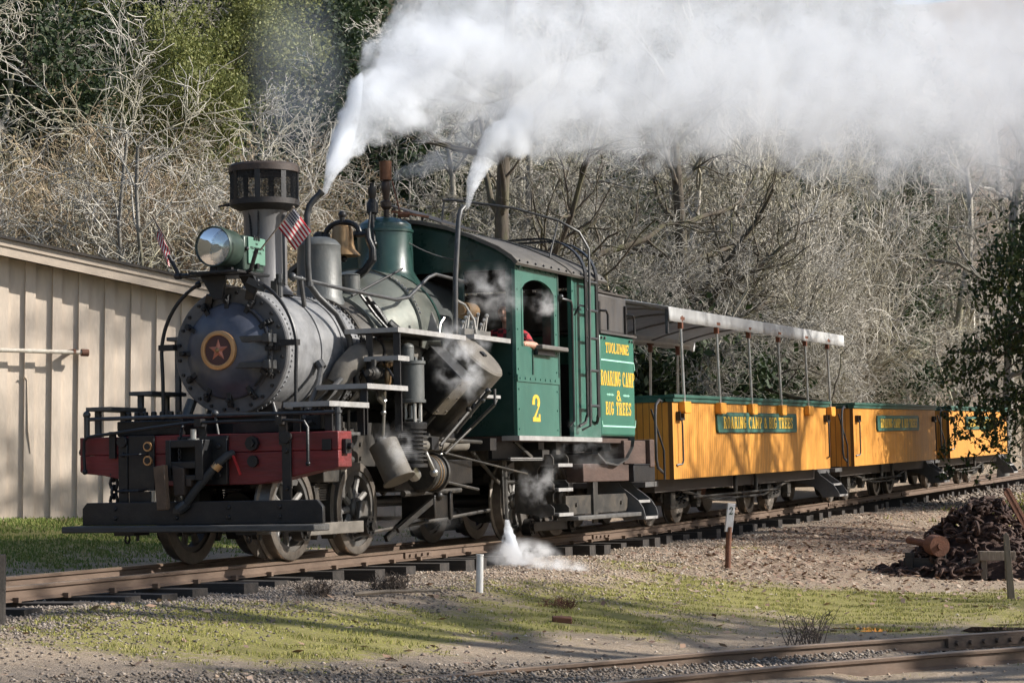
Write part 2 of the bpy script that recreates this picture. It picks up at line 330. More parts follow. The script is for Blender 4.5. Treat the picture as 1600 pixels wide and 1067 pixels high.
# ------------------------------------------------------------------ slab-serif lettering, built stroke by stroke
def _arcq(cx, cy, rx, ry, a0, a1, tx, ty, n=8):
    q = []
    for k in range(n):
        b0, b1 = radians(a0 + (a1 - a0) * k / n), radians(a0 + (a1 - a0) * (k + 1) / n)
        q.append([(cx + rx * cos(b0), cy + ry * sin(b0)), (cx + rx * cos(b1), cy + ry * sin(b1)),
                  (cx + (rx - tx) * cos(b1), cy + (ry - ty) * sin(b1)), (cx + (rx - tx) * cos(b0), cy + (ry - ty) * sin(b0))])
    return q
def _r(x0, y0, x1, y1): return [(x0, y0), (x1, y0), (x1, y1), (x0, y1)]
def glyph(ch, t=0.2, h=0.11):
    """quads in a box of height 1; returns (quads, width)"""
    sb = lambda x: [_r(x, 0, x + t, 1), _r(x - .06, 0, x + t + .06, h), _r(x - .06, 1 - h, x + t + .06, 1)]
    Q = []; w = 0.62; l = .06; rr = w - .06 - t
    if ch == 'T': Q = [_r(.31 - t / 2, 0, .31 + t / 2, 1), _r(.02, 1 - h, .6, 1), _r(.02, .72, .12, 1), _r(.5, .72, .6, 1), _r(.16, 0, .46, h)]
    elif ch == 'U': Q = [_r(l, .28, l + t, 1), _r(0, 1 - h, l + t + .06, 1), _r(w - .06 - t * .8, .28, w - .06, 1), _r(w - .12 - t * .8, 1 - h, w, 1)] + _arcq(.31, .3, .25, .32, 180, 360, t, .14, 8)
    elif ch == 'O': Q = _arcq(.31, .5, .3, .52, 0, 360, t, .14, 18)
    elif ch == 'C': Q = _arcq(.31, .5, .3, .52, 50, 310, t, .14, 14) + [_r(.46, .66, .58, .98)]
    elif ch == 'G': Q = _arcq(.31, .5, .3, .52, 50, 320, t, .14, 14) + [_r(.46, .66, .58, .98), _r(.4, .08, .58, .46), _r(.33, .4, .64, .5)]
    elif ch == 'L': Q = sb(l) + [_r(l, 0, w, h + .02), _r(w - .12, 0, w, .32)]
    elif ch == 'E': Q = sb(l) + [_r(l, 0, w, h + .02), _r(w - .11, 0, w, .3), _r(l, 1 - h - .02, w, 1), _r(w - .11, .7, w, 1), _r(l, .45, .48, .55), _r(.4, .38, .48, .62)]
    elif ch == 'I': Q = [_r(.1, 0, .1 + t * .75, 1), _r(.02, 0, .18 + t * .75, h), _r(.02, 1 - h, .18 + t * .75, 1)]; w = .2 + t * .75
    elif ch == 'M':
        w = .84; Q = sb(l) + sb(w - l - t) + [[(l, 1), (l + t, 1), (.47, .2), (.37, .2)], [(w - l - t, 1), (w - l, 1), (.47, .2), (.37, .2)]]
    elif ch == 'N': w = .7; Q = [_r(l, 0, l + .15, 1), _r(0, 0, l + .22, h), _r(w - .2, 0, w - .05, 1), _r(w - .28, 1 - h, w, 1), [(l - .04, 1), (l + .2, 1), (w - .05, 0), (w - .27, 0)]]
    elif ch == 'A': w = .68; Q = [[(.08, 0), (.24, 0), (.36, 1), (.26, 1)], [(.4, 0), (.62, 0), (.44, 1), (.28, 1)], _r(.2, .25, .5, .36), _r(0, 0, .29, h), _r(.36, 0, .68, h)]
    elif ch in 'RPB':
        t2 = t * .8; Q = sb(l) + [_r(l, 1 - h + .01, .42, 1), _r(l, .46, .42, .55)] + _arcq(.38, .735, .24 if ch != 'B' else .21, .265, -90, 90, t2, .1, 7)
        if ch == 'R': Q += [[(.28, .48), (.48, .5), (.64, 0), (.42, 0)], _r(.4, 0, .68, h)]; w = .66
        if ch == 'B': Q += [_r(l, 0, .42, h + .01)] + _arcq(.39, .26, .25, .26, -90, 90, t2, .1, 7)
    elif ch == 'S': Q = _arcq(.31, .735, .27, .275, 20, 270, t * .9, .12, 10) + _arcq(.31, .265, .28, .28, -160, 90, t * .9, .12, 10) + [_r(.47, .68, .57, .98), _r(.04, .02, .14, .34)]
    elif ch == '&': Q = _arcq(.27, .76, .19, .24, 0, 360, .13, .1, 12) + _arcq(.26, .28, .27, .3, 0, 360, .16, .12, 12) + [[(.3, .5), (.42, .56), (.68, 0), (.5, 0)]]
    elif ch == '2': Q = _arcq(.3, .72, .27, .28, -50, 170, .17, .12, 12) + [[(.42, .52), (.54, .6), (.26, .16), (.08, .1)], _r(.05, 0, .56, .16), _r(.47, 0, .58, .28), _r(.02, .62, .2, .76)]
    elif ch == '-': Q = [_r(.05, .42, .45, .56)]; w = .5
    elif ch == '.': Q = [_r(.04, 0, .2, .16)]; w = .24
    elif ch == 'H': w = .7; Q = sb(l) + sb(w - l - t) + [_r(l, .45, w - l, .56)]
    elif ch == 'Y': Q = [_r(.21, 0, .41, .5), [(.02, 1), (.22, 1), (.41, .45), (.24, .42)], [(.44, 1), (.6, 1), (.38, .42), (.26, .45)], _r(.12, 0, .5, h)]
    else: w = .34
    return Q, w
def lettering(name, text, parent, material, x0, x1, z0, z1, y, gap=0.1, t=0.2, depth=0.004):
    """raised painted letters on a side that faces +y; text runs from x0 (front) to x1 (rear), one object per letter"""
    gl = [(glyph(c, t)) for c in text]; tot = sum(w for _, w in gl) + gap * (len(gl) - 1); cur = 0; i = 0; out = []
    for Q, w in gl:
        mb = MB()
        for q in Q:
            i += 1; pts = [(x0 + (x1 - x0) * (cur + a) / tot, z0 + (z1 - z0) * b) for a, b in q]
            mb.prism(pts, 'y', y, y + depth + 0.00025 * (i % 9))
        cur += w + gap
        if Q: out.append(mb.build(name, material, parent, smooth=False))
    return out
# ------------------------------------------------------------------ tracks
RAILPROF = [(-.045, -.105), (.045, -.105), (.045, -.097), (.009, -.082), (.007, -.032), (.027, -.024), (.029, -.006), (.022, 0), (-.022, 0), (-.029, -.006), (-.027, -.024), (-.007, -.032), (-.009, -.082), (-.045, -.097)]
def sweep_rail(name, path, parent):
    n = len(RAILPROF); vs = []; fs = []; P = [vec(p) for p in path]
    for i, p in enumerate(P):
        t = P[min(i + 1, len(P) - 1)] - P[max(i - 1, 0)]; s = vec((-t[1], t[0], 0)); s /= np.linalg.norm(s)
        vs += [p + s * a + vec((0, 0, b)) for a, b in RAILPROF]
    for i in range(len(P) - 1): fs += [(i * n + k, i * n + (k + 1) % n, (i + 1) * n + (k + 1) % n, (i + 1) * n + k) for k in range(n)]
    fs += [tuple(range(n)), tuple(range(len(vs) - 1, len(vs) - n - 1, -1))]
    mb = MB(); mb.v = [tuple(v) for v in vs]; mb.f = fs
    o = mb.build(name, RAILM, parent, angle=25); o.data.materials.append(RAILTOP)
    for k, pl in enumerate(o.data.polygons):
        if k < (len(P) - 1) * n and k % n in (6, 7, 8): pl.material_index = 1
    return o
def joint_bar(parent, x, y, z, side):
    mb = MB(); mb.bx(x - .3, x + .3, y + side * .008, y + side * .03, z - .085, z - .03)
    for k in range(4): mb.cyl((x - .21 + .14 * k, y + side * .028, z - .058), (x - .21 + .14 * k, y + side * .05, z - .058), .016, n=6)
    return mb.build('joint_bar', RAILM, parent)
track = tag(empty('railway_track', (0, 0, 0), (CANT, 0, 0)), 'rusty narrow gauge track that the steam train stands on', 'railway track')
xs_ = list(np.arange(13, -70, -1.0))
for sgn in (1, -1):
    sweep_rail('rail', [(x, sgn * .486, float(grade(x))) for x in xs_], track)
    for x in (-2.85, -8.1, -19.6, -25.4, 5.5):
        joint_bar(track, x + .2 * sgn, sgn * .486, float(grade(x)), sgn)
rt = random.Random(3)
tie_me = []
for k in range(4):
    mb = MB(); L_, w_ = .87 + .08 * rt.random(), .095 + .012 * rt.random()
    mb.bx(-w_, w_, -L_, L_ + .05 * rt.random(), -.155, 0)
    tie_me.append(mb.mesh('tie', TIEM, smooth=False))
x = 7.6
k = 0
while x > -46:
    o = link('tie', tie_me[rt.randrange(4)], track, (x, rt.uniform(-.06, .1), float(grade(x)) - .108 - rt.uniform(0, .012)))
    o.rotation_euler = (rt.uniform(-.012, .012), -0.015 if x < -9 else 0, rt.uniform(-.05, .05))
    x -= .6 + rt.uniform(-.05, .05)
sp = MB()
x = 6.4
while x > -24:
    for y in (.43, .545, -.43, -.545): sp.bx(x - .018, x + .018, y - .025, y + .025, float(grade(x)) - .11, float(grade(x)) - .075)
    x -= .6
tag(sp.build('rail_spikes', RAILM, track, smooth=False), kind='stuff')

# the siding in the foreground
def siding_path(off):
    base = [(6.6, 3.25), (5.34, 3.80), (4.18, 4.27), (2.69, 5.036), (1.40, 5.81), (.06, 6.708), (-1.4, 7.78), (-3.0, 9.1)]
    P = []
    for i in range(len(base)):
        a, b = vec(base[max(i - 1, 0)]), vec(base[min(i + 1, len(base) - 1)]); t = (b - a) / np.linalg.norm(b - a)
        n = vec((t[1], -t[0]));  n = n if n @ vec((1, 1)) > 0 else -n
        q = vec(base[i]) + n * off; P.append((q[0], q[1], -.39))
    out = []
    for i in range(len(P) - 1):
        for s in range(4): out.append(tuple(vec(P[i]) + (vec(P[i + 1]) - vec(P[i])) * s / 4))
    out.append(P[-1]); return out
siding = tag(empty('siding_track', (2.7, 5.5, -.5)), 'rusty siding track crossing the lower right foreground', 'railway track')
siding.location = (0, 0, 0)
rl = [sweep_rail('rail', siding_path(o), siding) for o in (0.0, .975)]
sp0 = siding_path(.4875)
acc = 0; last = vec(sp0[0])
for i in range(1, len(sp0)):
    a, b = vec(sp0[i - 1]), vec(sp0[i]); d = b - a; L_ = np.linalg.norm(d); s = .55 - acc
    while s < L_:
        p = a + d * s / L_
        o = link('tie', tie_me[rt.randrange(4)], siding, (p[0], p[1], -.39 - .108)); o.rotation_euler = (0, 0, atan2(d[1], d[0]) + rt.uniform(-.06, .06))
        s += .55
    acc = L_ - (s - .55)
mb = MB()   # joint bar on the far rail
p, q = vec(siding_path(0.0)[17]), vec(siding_path(0.0)[21]); t = (q - p) / np.linalg.norm(q - p); nn = vec((t[1], -t[0], 0)); nn = nn if nn[0] > 0 else -nn
c = vec(siding_path(0.0)[19]) + nn * .03 + vec((0, 0, -.055))
mb.obox(c, t * .42, nn * .014, vec((0, 0, .036)))
for k in range(6): mb.cyl(c + t * (-.34 + .136 * k) + nn * .012, c + t * (-.34 + .136 * k) + nn * .04, .018, n=6)
mb.build('joint_bar', RAILM, siding)

# ------------------------------------------------------------------ the locomotive (x forward, y to its left side, z up from the rail head)
loco = tag(empty('steam_locomotive', (0, 0, 0), (CANT, 0, 0)), 'black and green geared steam locomotive number 2 with a red buffer beam', 'locomotive')
EACH = {'cab_front_panel', 'frame_cross_beam', 'board_bracket', 'deck_box', 'window_stile', 'beam_end_plate', 'brass_plug', 'brake_pipe', 'pipe_bracket_box', 'arrestor_strut', 'tank_lining', 'step_bracket', 'brake_lever', 'stay_rod', 'beam_washer', 'cab_sill', 'ladder_foot', 'grab_iron', 'plate_latch'}
STUFFP = {'front_bolts', 'smokebox_rivets', 'boiler_rivets', 'cab_rivets', 'roof_rivets', 'wire_screen', 'bunker_top_debris'}
def P_(name, mb, m, parent=None, **kw):
    if name in EACH: return mb.build_each(name, m, parent or loco, **kw)
    o = mb.build(name, m, parent or loco, **kw)
    if name in STUFFP: o['kind'] = 'stuff'
    return o
def bolts(mb, pts, d, r=.014, l=.02, n=6):
    for p in pts: mb.cyl(vec(p) - vec(d) * .004, vec(p) + vec(d) * l, r, r * .9, n)
ZC, RS = 1.81, .553

# --- wheels
WR = .42
def wheel_meshes():
    t = MB(); t.lathe([(-.0635, WR - .075), (-.0635, WR + .028), (-.045, WR + .03), (-.03, WR + .004), (.06, WR - .004), (.0635, WR - .012), (.0635, WR - .075)], (0, 0, 0), (0, 1, 0), 40, closed=True)
    r = MB(); r.lathe([(-.045, WR - .12), (-.045, WR - .074), (.05, WR - .074), (.05, WR - .12)], (0, 0, 0), (0, 1, 0), 40, closed=True)
    r.lathe([(-.05, .0), (-.05, .09), (.05, .1), (.075, .085), (.075, 0)], (0, 0, 0), (0, 1, 0), 20)
    r.prism([( .0 + (WR - .085) * cos(a), (WR - .085) * sin(a)) for a in np.linspace(radians(58), radians(122), 9)] + [(-.13, .22), (.13, .22)], 'y', -.03, .045)
    s = MB(); s.tube([(.085, 0, 0), (.2, .0, 0), (WR - .1, 0, 0)], [.036, .027, .034], 8)
    b = MB(); b.cyl((0, .06, 0), (0, .1, 0), .075, .07, 18); b.cyl((0, .09, 0), (0, .115, 0), .03, n=10)
    sm = mat('spoke_worn_grey', (.19, .18, .168), .5, .15, .3, 8, .08, 50, stain=(.09, .078, .064), sscale=6, samt=.6)
    return t.mesh('tyre', TYRE), r.mesh('wheel', WHEELM), s.mesh('spoke', sm), b.mesh('hub', sm)
tyre_me, rim_me, spoke_me, hub_me = wheel_meshes()
AX = [0.0, -1.27, -5.085, -6.305]
WCEN = .4225 + .0635
for i, ax in enumerate(AX):
    for sgn in (1, -1):
        w = link('wheel', rim_me, loco, (ax, sgn * WCEN, WR)); w.rotation_euler = (0, radians((37 * i + (90 if sgn < 0 else 0)) % 360), 0 if sgn > 0 else pi)
        link('tyre', tyre_me, w); link('hub', hub_me, w)
        for k in range(9):
            s = link('spoke', spoke_me, w); s.rotation_euler = (0, 2 * pi * k / 9 + .17, 0)
    a = MB(); a.cyl((ax, -.5, WR), (ax, .5, WR), .07, n=14); P_('axle', a, GREASE)
# --- side rods with crank pins
for (x0, x1, dz, dx, nm) in ((AX[0], AX[1], -.16, .05, 'front'), (AX[2], AX[3], -.29, -.1, 'rear')):
    for sgn in (1, -1):
        y = sgn * .66; r = MB(); z = WR + dz
        r.bx(x0 + dx - .1, x1 + dx + .1, y - .022, y + .022, z - .052, z + .052)
        P_('side_rod', r, PIPEM if nm == 'rear' else mat('rod_dusty_steel', (.2, .18, .155), .5, .4, .25, 9, .05, 40), bevel=.006)
        for ax in (x0, x1):
            e = MB(); e.cyl((ax + dx, y - sgn * .05, z), (ax + dx, y + sgn * .045, z), .092, n=20); e.cyl((ax + dx, y, z), (ax + dx, y + sgn * .075, z), .045, n=8)
            bolts(e, [(ax + dx + .07 * cos(a), y + sgn * .045, z + .07 * sin(a)) for a in np.linspace(0, 2 * pi, 7)[:-1]], (0, sgn, 0), .012, .012)
            P_('rod_bearing', e, GREASE)
            c = MB(); c.prism([(ax - .085, WR), (ax - .06, WR + .07), (ax + .06, WR + .07), (ax + .085, WR), (ax + dx + .08, z), (ax + dx, z - .085), (ax + dx - .08, z)], 'y', sgn * .575, sgn * .62)
            P_('crank', c, WHEELM, bevel=.01)
# --- truck frames
for (xa, xb) in ((AX[0], AX[1]), (AX[2], AX[3])):
    xm = (xa + xb) / 2
    for sgn in (1, -1):
        f = MB(); y = sgn * .345
        f.bx(xa + .3, xb - .3, y - .035, y + .035, .62, .72); f.bx(xa + .26, xb - .26, y - .033, y + .033, .24, .31)
        for ax in (xa, xb): f.bx(ax - .12, ax + .12, y - .055, y + .055, .32, .62)
        P_('truck_side_frame', f, DUSTY, bevel=.008)
        for ax, s2 in ((xa, -1), (xb, 1)):
            b = MB(); pts = [(ax + s2 * (WR + .05) * cos(a), WR + (WR + .05) * sin(a)) for a in np.linspace(-.5, .45, 6)] + [(ax + s2 * (WR + .12) * cos(a), WR + (WR + .12) * sin(a)) for a in np.linspace(.45, -.5, 6)]
            b.prism(pts, 'y', sgn * .42, sgn * .54); P_('brake_shoe', b, DUSTY)
        sp_ = MB()
        for k in range(7): sp_.bx(xm - .42 + .045 * k, xm + .42 - .045 * k, y - .05 + sgn * .12, y + .05 + sgn * .12, .50 + .022 * k, .518 + .022 * k)
        P_('leaf_spring', sp_, GREASE)
    b = MB(); b.bx(xm - .17, xm + .17, -.62, .62, .66, .8); P_('truck_bolster', b, DUSTY, bevel=.01)
    b = MB(); b.cyl((xm + .62, 0, .42), (xm - .62, 0, .42), .17, n=16); b.cyl((xm + .25, 0, .42), (xm - .25, 0, .42), .25, n=18); P_('gear_case', b, GREASE)
b = MB(); b.cyl((-1.9, 0, .46), (-4.4, 0, .46), .055, n=12)
for x in (-1.95, -4.35): b.cyl((x - .07, 0, .46), (x + .07, 0, .46), .11, n=14)
P_('drive_shaft', b, GREASE)
# --- main frame
for sgn in (1, -1):
    f = MB(); f.bx(.28, -7.4, sgn * .36, sgn * .50, .84, 1.04); P_('frame_beam', f, DUSTY, bevel=.01)
    f = MB(); f.bx(-.2, -3.4, sgn * .505, sgn * .53, .80, 1.2)
    bolts(f, [(x, sgn * .53, z) for x in np.arange(-.35, -1.5, -.17) for z in (.87, 1.0, 1.13)], (0, sgn, 0), .022, .018)
    P_('frame_side_plate', f, DUSTY)
f = MB()
for x in (.1, -1.9, -3.3, -4.6, -6.8): f.bx(x - .08, x + .08, -1.05, 1.05, .94, 1.06)
P_('frame_cross_beam', f, BLACK)
for sgn in (1, -1):
    f = MB(); f.cyl((-3.3, sgn * .8, .95), (-4.0, sgn * .8, .62), .02, n=8); f.cyl((-4.0, sgn * .8, .62), (-6.2, sgn * .8, .62), .02, n=8); f.cyl((-6.2, sgn * .8, .62), (-7.0, sgn * .8, .95), .02, n=8)
    P_('truss_rod', f, DUSTY)
# --- buffer beam, two timbers with a crack between
def beam_poly(top, z0f):
    ys = np.linspace(-1.245, 1.245, 17); return ys
def zbot(y): return .772 - .115 * float(sstep((1.2 - abs(y)) / .75))
ys = list(np.linspace(-1.2, 1.2, 15))
lo = MB(); lo.prism([(-1.25, .79), (-1.25, .928)] + [(1.25, .928), (1.25, .79)] + [(y, zbot(y)) for y in reversed(ys)], 'x', .25, .497)
P_('buffer_timber', lo, RED, bevel=.007)
hi_ = MB(); hi_.prism([(-1.25, .931), (-1.25, 1.085), (1.25, 1.085), (1.25, .931)], 'x', .247, .5); P_('buffer_timber', hi_, RED, bevel=.007)
b = MB(); b.bx(.22, .245, -1.2, 1.2, .80, 1.06); P_('buffer_backing', b, BLACK)
b = MB()
for sgn in (1, -1):
    b.bx(.33, .43, sgn * 1.252, sgn * 1.285, .9, 1.02); b.cyl((.38, sgn * 1.28, .96), (.38, sgn * 1.32, .96), .03, n=6)
b.bx(.501, .52, 1.11, 1.19, .93, 1.02)
P_('beam_end_plate', b, BLACK)
# straps that carry the footboard
for y, w in ((-.80, .045), (.78, .042)):
    s = MB(); s.bx(.502, .527, y - w, y + w, .40, 1.07); s.cyl((.502, y, 1.04), (.55, y, 1.04), .05, n=12); bolts(s, [(.527, y, .93), (.527, y, .62), (.527, y, .45)], (1, 0, 0), .024, .02)
    P_('footboard_strap', s, BLACK, bevel=.004)
s = MB(); s.bx(.503, .525, -.745, -.49, .62, 1.09); s.bx(.503, .518, -.745, -.53, .44, .615)
P_('pilot_plate', s, BLACK, bevel=.004)
s = MB(); s.cyl((.525, -.545, .995), (.545, -.545, .995), .042, n=16); s.cyl((.525, -.545, .875), (.545, -.545, .875), .042, n=16)
P_('brass_plug', s, BRASSR)
s = MB(); s.cyl((.544, -.545, .995), (.552, -.545, .995), .028, n=12); s.cyl((.544, -.545, .875), (.552, -.545, .875), .028, n=12)
s.tube([(.53, -.56, .93), (.6, -.6, .928), (.6, -.78, .925), (.53, -.8, .925)], .01, 6); s.tube([(.53, -.56, .63), (.6, -.6, .62), (.6, -.80, .62), (.53, -.82, .62)], .012, 6)
P_('grab_iron', s, BLACK)
# footboard
s = MB(); s.prism([(-1.13, .33), (-1.13, .475), (-1.085, .525), (1.12, .525), (1.175, .465), (1.175, .33)], 'x', .60, .65)
bolts(s, [(.65, y, z) for y in (-.8, -.2, .3, .78) for z in (.39, .47)], (1, 0, 0), .022, .014)
P_('footboard_riser', s, BLACK, bevel=.006)
s = MB(); s.bx(.58, .86, -1.205, 1.205, .272, .328); P_('footboard_tread', s, mat('footboard_worn_wood', (.06, .057, .053), .7, 0, .3, 12, .3, 40, stain=(.2, .18, .16), sscale=6, samt=.5, stretch=(1, .2, 1)), bevel=.012)
for y in (-.62, .55):
    s = MB(); s.bx(.56, .8, y - .1, y + .1, .245, .27); s.torus((.7, y - .03, .215), (0, 1, 0), .035, .01, 14, 6); s.cyl((.7, y + .07, .27), (.7, y + .07, .20), .016, n=6); P_('footboard_hanger', s, BLACK)
# coupler pocket with two slots, pin and draw plate
cp = MB(); Y0, Y1, X0, X1 = -.275, .085, .50, .70
cp.bx(X0, X1, Y0, Y0 + .05, .70, 1.04); cp.bx(X0, X1, Y1 - .075, Y1, .70, 1.04)
for z0, z1 in ((.70, .745), (.80, .86), (.975, 1.04)): cp.bx(X0, X1 - .003, Y0 + .05, Y1 - .075, z0, z1)
cp.bx(X0 - .002, X0 + .04, Y0 + .02, Y1 + .14, .66, 1.07)
bolts(cp, [(X0 + .04, .15, z) for z in (.74, .86, .98)], (1, 0, 0), .028, .02)
P_('coupler_pocket', cp, BLACK, bevel=.006)
s = MB(); s.cyl((.6, -.06, 1.0), (.6, -.06, 1.13), .026, n=10); s.cyl((.6, -.06, 1.04), (.6, -.06, 1.052), .05, n=10); P_('coupler_pin', s, STEELB)
rustp = mat('rusted_plate', (.13, .085, .055), .75, .2, .3, 8, .2, 40, stain=(.06, .04, .03), sscale=5, samt=.7)
s = MB(); s.prism([(-.335, .82), (-.225, .835), (-.205, .46), (-.30, .452)], 'x', .74, .80); P_('coupler_jaw', s, rustp, bevel=.008)
s = MB(); s.prism([(-.20, .83), (-.09, .80), (-.085, .58), (-.185, .57)], 'x', .62, .72); s.bx(.62, .70, -.08, -.03, .65, .72); P_('coupler_jaw', s, mat('dark_jaw', (.05, .035, .026), .7, .2, .3, 8, .2, 40), bevel=.008)
def chain(parent, pts, r=.012, link_l=.055, m=BLACK, name='chain'):
    mb = MB(); P = [vec(p) for p in pts]; tot = 0; pos = []
    for i in range(len(P) - 1):
        d = P[i + 1] - P[i]; L_ = np.linalg.norm(d); k = int(L_ / (link_l * .72)) + 1
        for j in range(k): pos.append((P[i] + d * (j + .5) / k, d / L_))
    for i, (c, d) in enumerate(pos):
        _, a, b = mb.frame(d); q = a if i % 2 else b
        mb.tube([c + d * (link_l / 2 * cos(t) * 1.0) + q * (link_l * .33 * sin(t)) for t in np.linspace(0, 2 * pi, 9)[:-1]], r, 5, closed=True)
    return mb.build(name, m, parent)
chain(loco, [(.62, -.16, 1.13), (.66, -.16, .98), (.66, -.155, .83)], .006, .04)
chain(loco, [(.45, -.94, .80), (.45, -.94, .50)], .015, .11)
# uncoupling bars and handrails along the beam
s = MB(); s.tube([(.44, -1.215, 1.06), (.44, -1.215, 1.275)], .026, 10); s.sph((.44, -1.215, 1.285), .034); s.tube([(.44, -1.2, 1.245), (.44, 0, 1.245), (.44, 1.225, 1.245)], .017, 8)
s.tube([(.44, 1.22, 1.08), (.44, 1.22, 1.29)], .024, 10); s.cyl((.44, 1.22, 1.235), (.44, 1.22, 1.258), .036, n=10); s.sph((.44, .06, 1.262), .032); s.tube([(.44, .06, 1.24), (.44, .09, 1.08)], .012, 6)
P_('beam_handrail', s, PIPEM)
s = MB(); s.tube([(.56, -1.16, .80), (.56, -1.17, .95), (.56, -1.165, 1.06), (.56, -1.12, 1.09), (.58, -.5, 1.15), (.58, -.1, 1.185), (.58, .8, 1.185), (.58, .98, 1.17), (.58, 1.01, 1.12), (.58, 1.01, .82)], .014, 8)
s.sph((.58, 1.01, .82), .022); s.sph((.56, -1.16, .79), .024)
for y in (-.02, .75): s.bx(.52, .6, y - .03, y + .03, 1.15, 1.215); s.bx(.503, .53, y - .035, y + .035, .98, 1.17)
s.bx(.503, .53, -.935, -.875, .9, 1.13); s.tube([(.58, -.16, 1.17), (.62, -.16, 1.14)], .014, 6)
P_('uncoupling_lever', s, BLACK)
# air hose with brass collar and a red cock
s = MB(); hp = [(.52, .27, .92), (.58, .25, .90), (.64, .2, .84), (.66, .1, .73), (.67, -.02, .60), (.68, -.1, .49)]
s.tube(hp, .034, 10); P_('air_hose', s, RUBBER)
s = MB(); s.cyl((.63, .2, .835), (.645, .165, .79), .042, n=12); P_('hose_collar', s, BRASSR)
s = MB(); s.cyl((.675, -.085, .51), (.685, -.16, .455), .045, n=10); s.bx(.66, .71, -.2, -.13, .425, .475); P_('hose_coupling', s, PIPEM)
s = MB(); s.bar((.55, .29, .9), (.57, .37, .74), .02, .012); P_('hose_cock_handle', s, mat('red_handle', (.45, .03, .03), .45, 0, .2, 9))
s = MB(); s.cyl((.502, .46, 1.0), (.545, .46, 1.0), .062, n=8); s.cyl((.54, .46, 1.0), (.565, .46, 1.0), .036, n=6); s.cyl((.502, .46, .85), (.53, .46, .85), .05, n=12); P_('beam_washer', s, BLACK)
# front deck and low steps beyond it
s = MB(); s.bx(-.25, .25, -1.1, 1.1, 1.06, 1.085); P_('front_deck', s, BOARD)
for (xa, xb, ya, yb, z) in ((-.15, .42, -1.24, -.98, 1.35), (-.75, -.15, -1.16, -.92, 1.50), (-1.6, -.8, -1.16, -.75, 2.02)):
    s = MB(); s.bx(xa, xb, ya, yb, z - .035, z); s.bx(xa + .06, xa + .1, ya + .05, ya + .1, 1.06, z - .036); s.bx(xb - .1, xb - .06, ya + .05, ya + .1, 1.06, z - .036); P_('far_step_board', s, BOARD, bevel=.004)
s = MB()
for k in range(7): s.cyl((.3, -.88 + .085 * k, 1.2), (.3, -.88 + .085 * k, 1.30), .026, n=8)
s.bx(.2, .38, -.95, -.3, 1.09, 1.22); P_('lubricator_row', s, GREASE, bevel=.01)
s = MB(); s.bx(-.2, .2, -.75, -.2, 1.09, 1.27); s.bx(-.2, .22, .1, .55, 1.09, 1.2); s.bx(-.3, -.1, .6, .9, 1.09, 1.24); P_('deck_box', s, BLACK, bevel=.01)
s = MB(); s.tube([(.12, -.47, 1.08), (.06, -.46, 1.22), (.0, -.42, 1.4)], .045, 10); P_('saddle_pipe', s, PIPEM)
# smokebox saddle
s = MB(); s.prism([(-.42, 1.04), (-.30, 1.45), (.30, 1.45), (.42, 1.04)], 'x', -.1, -1.3); P_('smokebox_saddle', s, BLACK, bevel=.02)

# --- smokebox
s = MB(); s.lathe([(.0, RS - .02), (.0, RS - .004), (-1.44, RS - .004), (-1.44, RS - .03)], (.035, 0, ZC), (1, 0, 0), 72); P_('smokebox', s, SMOKEB)
ring = MB(); ring.lathe([(-.03, RS - .012), (-.03, RS), (.012, RS), (.02, RS - .01), (.02, .40), (.0, .39), (-.02, .39)], (.035, 0, ZC), (1, 0, 0), 72); fr = P_('smokebox_front', ring, SBFRONT)
s = MB(); bolts(s, [(.053, (RS - .045) * cos(a), ZC + (RS - .045) * sin(a)) for a in np.linspace(0, 2 * pi, 25)[:-1] + .13], (1, 0, 0), .017, .02); P_('front_bolts', s, BLACK, fr)
dr = MB(); dr.lathe([(.0, .42), (.022, .418), (.035, .40), (.05, .375), (.075, .35), (.12, .28), (.15, .20), (.16, .1), (.162, 0)], (.055, 0, ZC), (1, 0, 0), 64); door = P_('smokebox_door', dr, DOORBLUE, angle=50)
for k in range(12):
    a = 2 * pi * k / 12 + pi / 2 + .02; c, q = cos(a), sin(a)
    if 2 < (k % 12) and abs(c - 1) < .2: pass
    d = MB(); rad, tan = vec((0, c, q)), vec((0, -q, c)); o = vec((.085, 0, ZC))
    d.obox(o + rad * .415 + vec((.012, 0, 0)), rad * .058, tan * .021, vec((.018, 0, 0))); d.cyl(o + rad * .43, o + rad * .43 + vec((.065, 0, 0)), .02, n=6); d.obox(o + rad * .47 - vec((.012, 0, 0)), rad * .018, tan * .02, vec((.03, 0, 0)))
    P_('door_clamp', d, BLACK, door, bevel=.004)
s = MB()
for z in (ZC + .09, ZC - .135):
    s.bx(.17, .205, .10, .44, z - .026, z + .026); s.bx(.08, .22, .40, .465, z - .036, z + .04); s.cyl((.15, .44, z - .07), (.15, .44, z + .075), .02, n=8)
P_('door_hinge', s, PIPEM, door, bevel=.005)
s = MB(); s.tube(arc((0, ZC), .408, radians(-50), radians(60), 12, 'yz', .105), .011, 6); P_('hinge_rod', s, BLACK, door)
by = -.02
s = MB(); s.lathe([(0, .0), (0, .158), (.02, .155), (.02, 0)], (.215, by, ZC - .0), (1, 0, 0), 48); badge = P_('badge_plate', s, MAROON, door)
s = MB(); s.lathe([(.02, .128), (.034, .132), (.037, .145), (.03, .168), (.0, .17), (-.01, .16)], (.215, by, ZC), (1, 0, 0), 48, cap=False); P_('badge_ring', s, BRASSR, badge)
st = MB(); cen = (.258, by, ZC); vs = [cen]
for k in range(10):
    a = pi / 2 + pi * k / 5; r = .098 if k % 2 == 0 else .040; vs.append((.237, by + r * cos(a), ZC + r * sin(a)))
st.add(vs, [(0, 1 + k, 1 + (k + 1) % 10) for k in range(10)]); P_('badge_star', st, COPPER, badge, smooth=False)
s = MB(); s.sph((.255, by, ZC), (.01, .022, .022)); P_('star_boss', s, BRASS, badge)
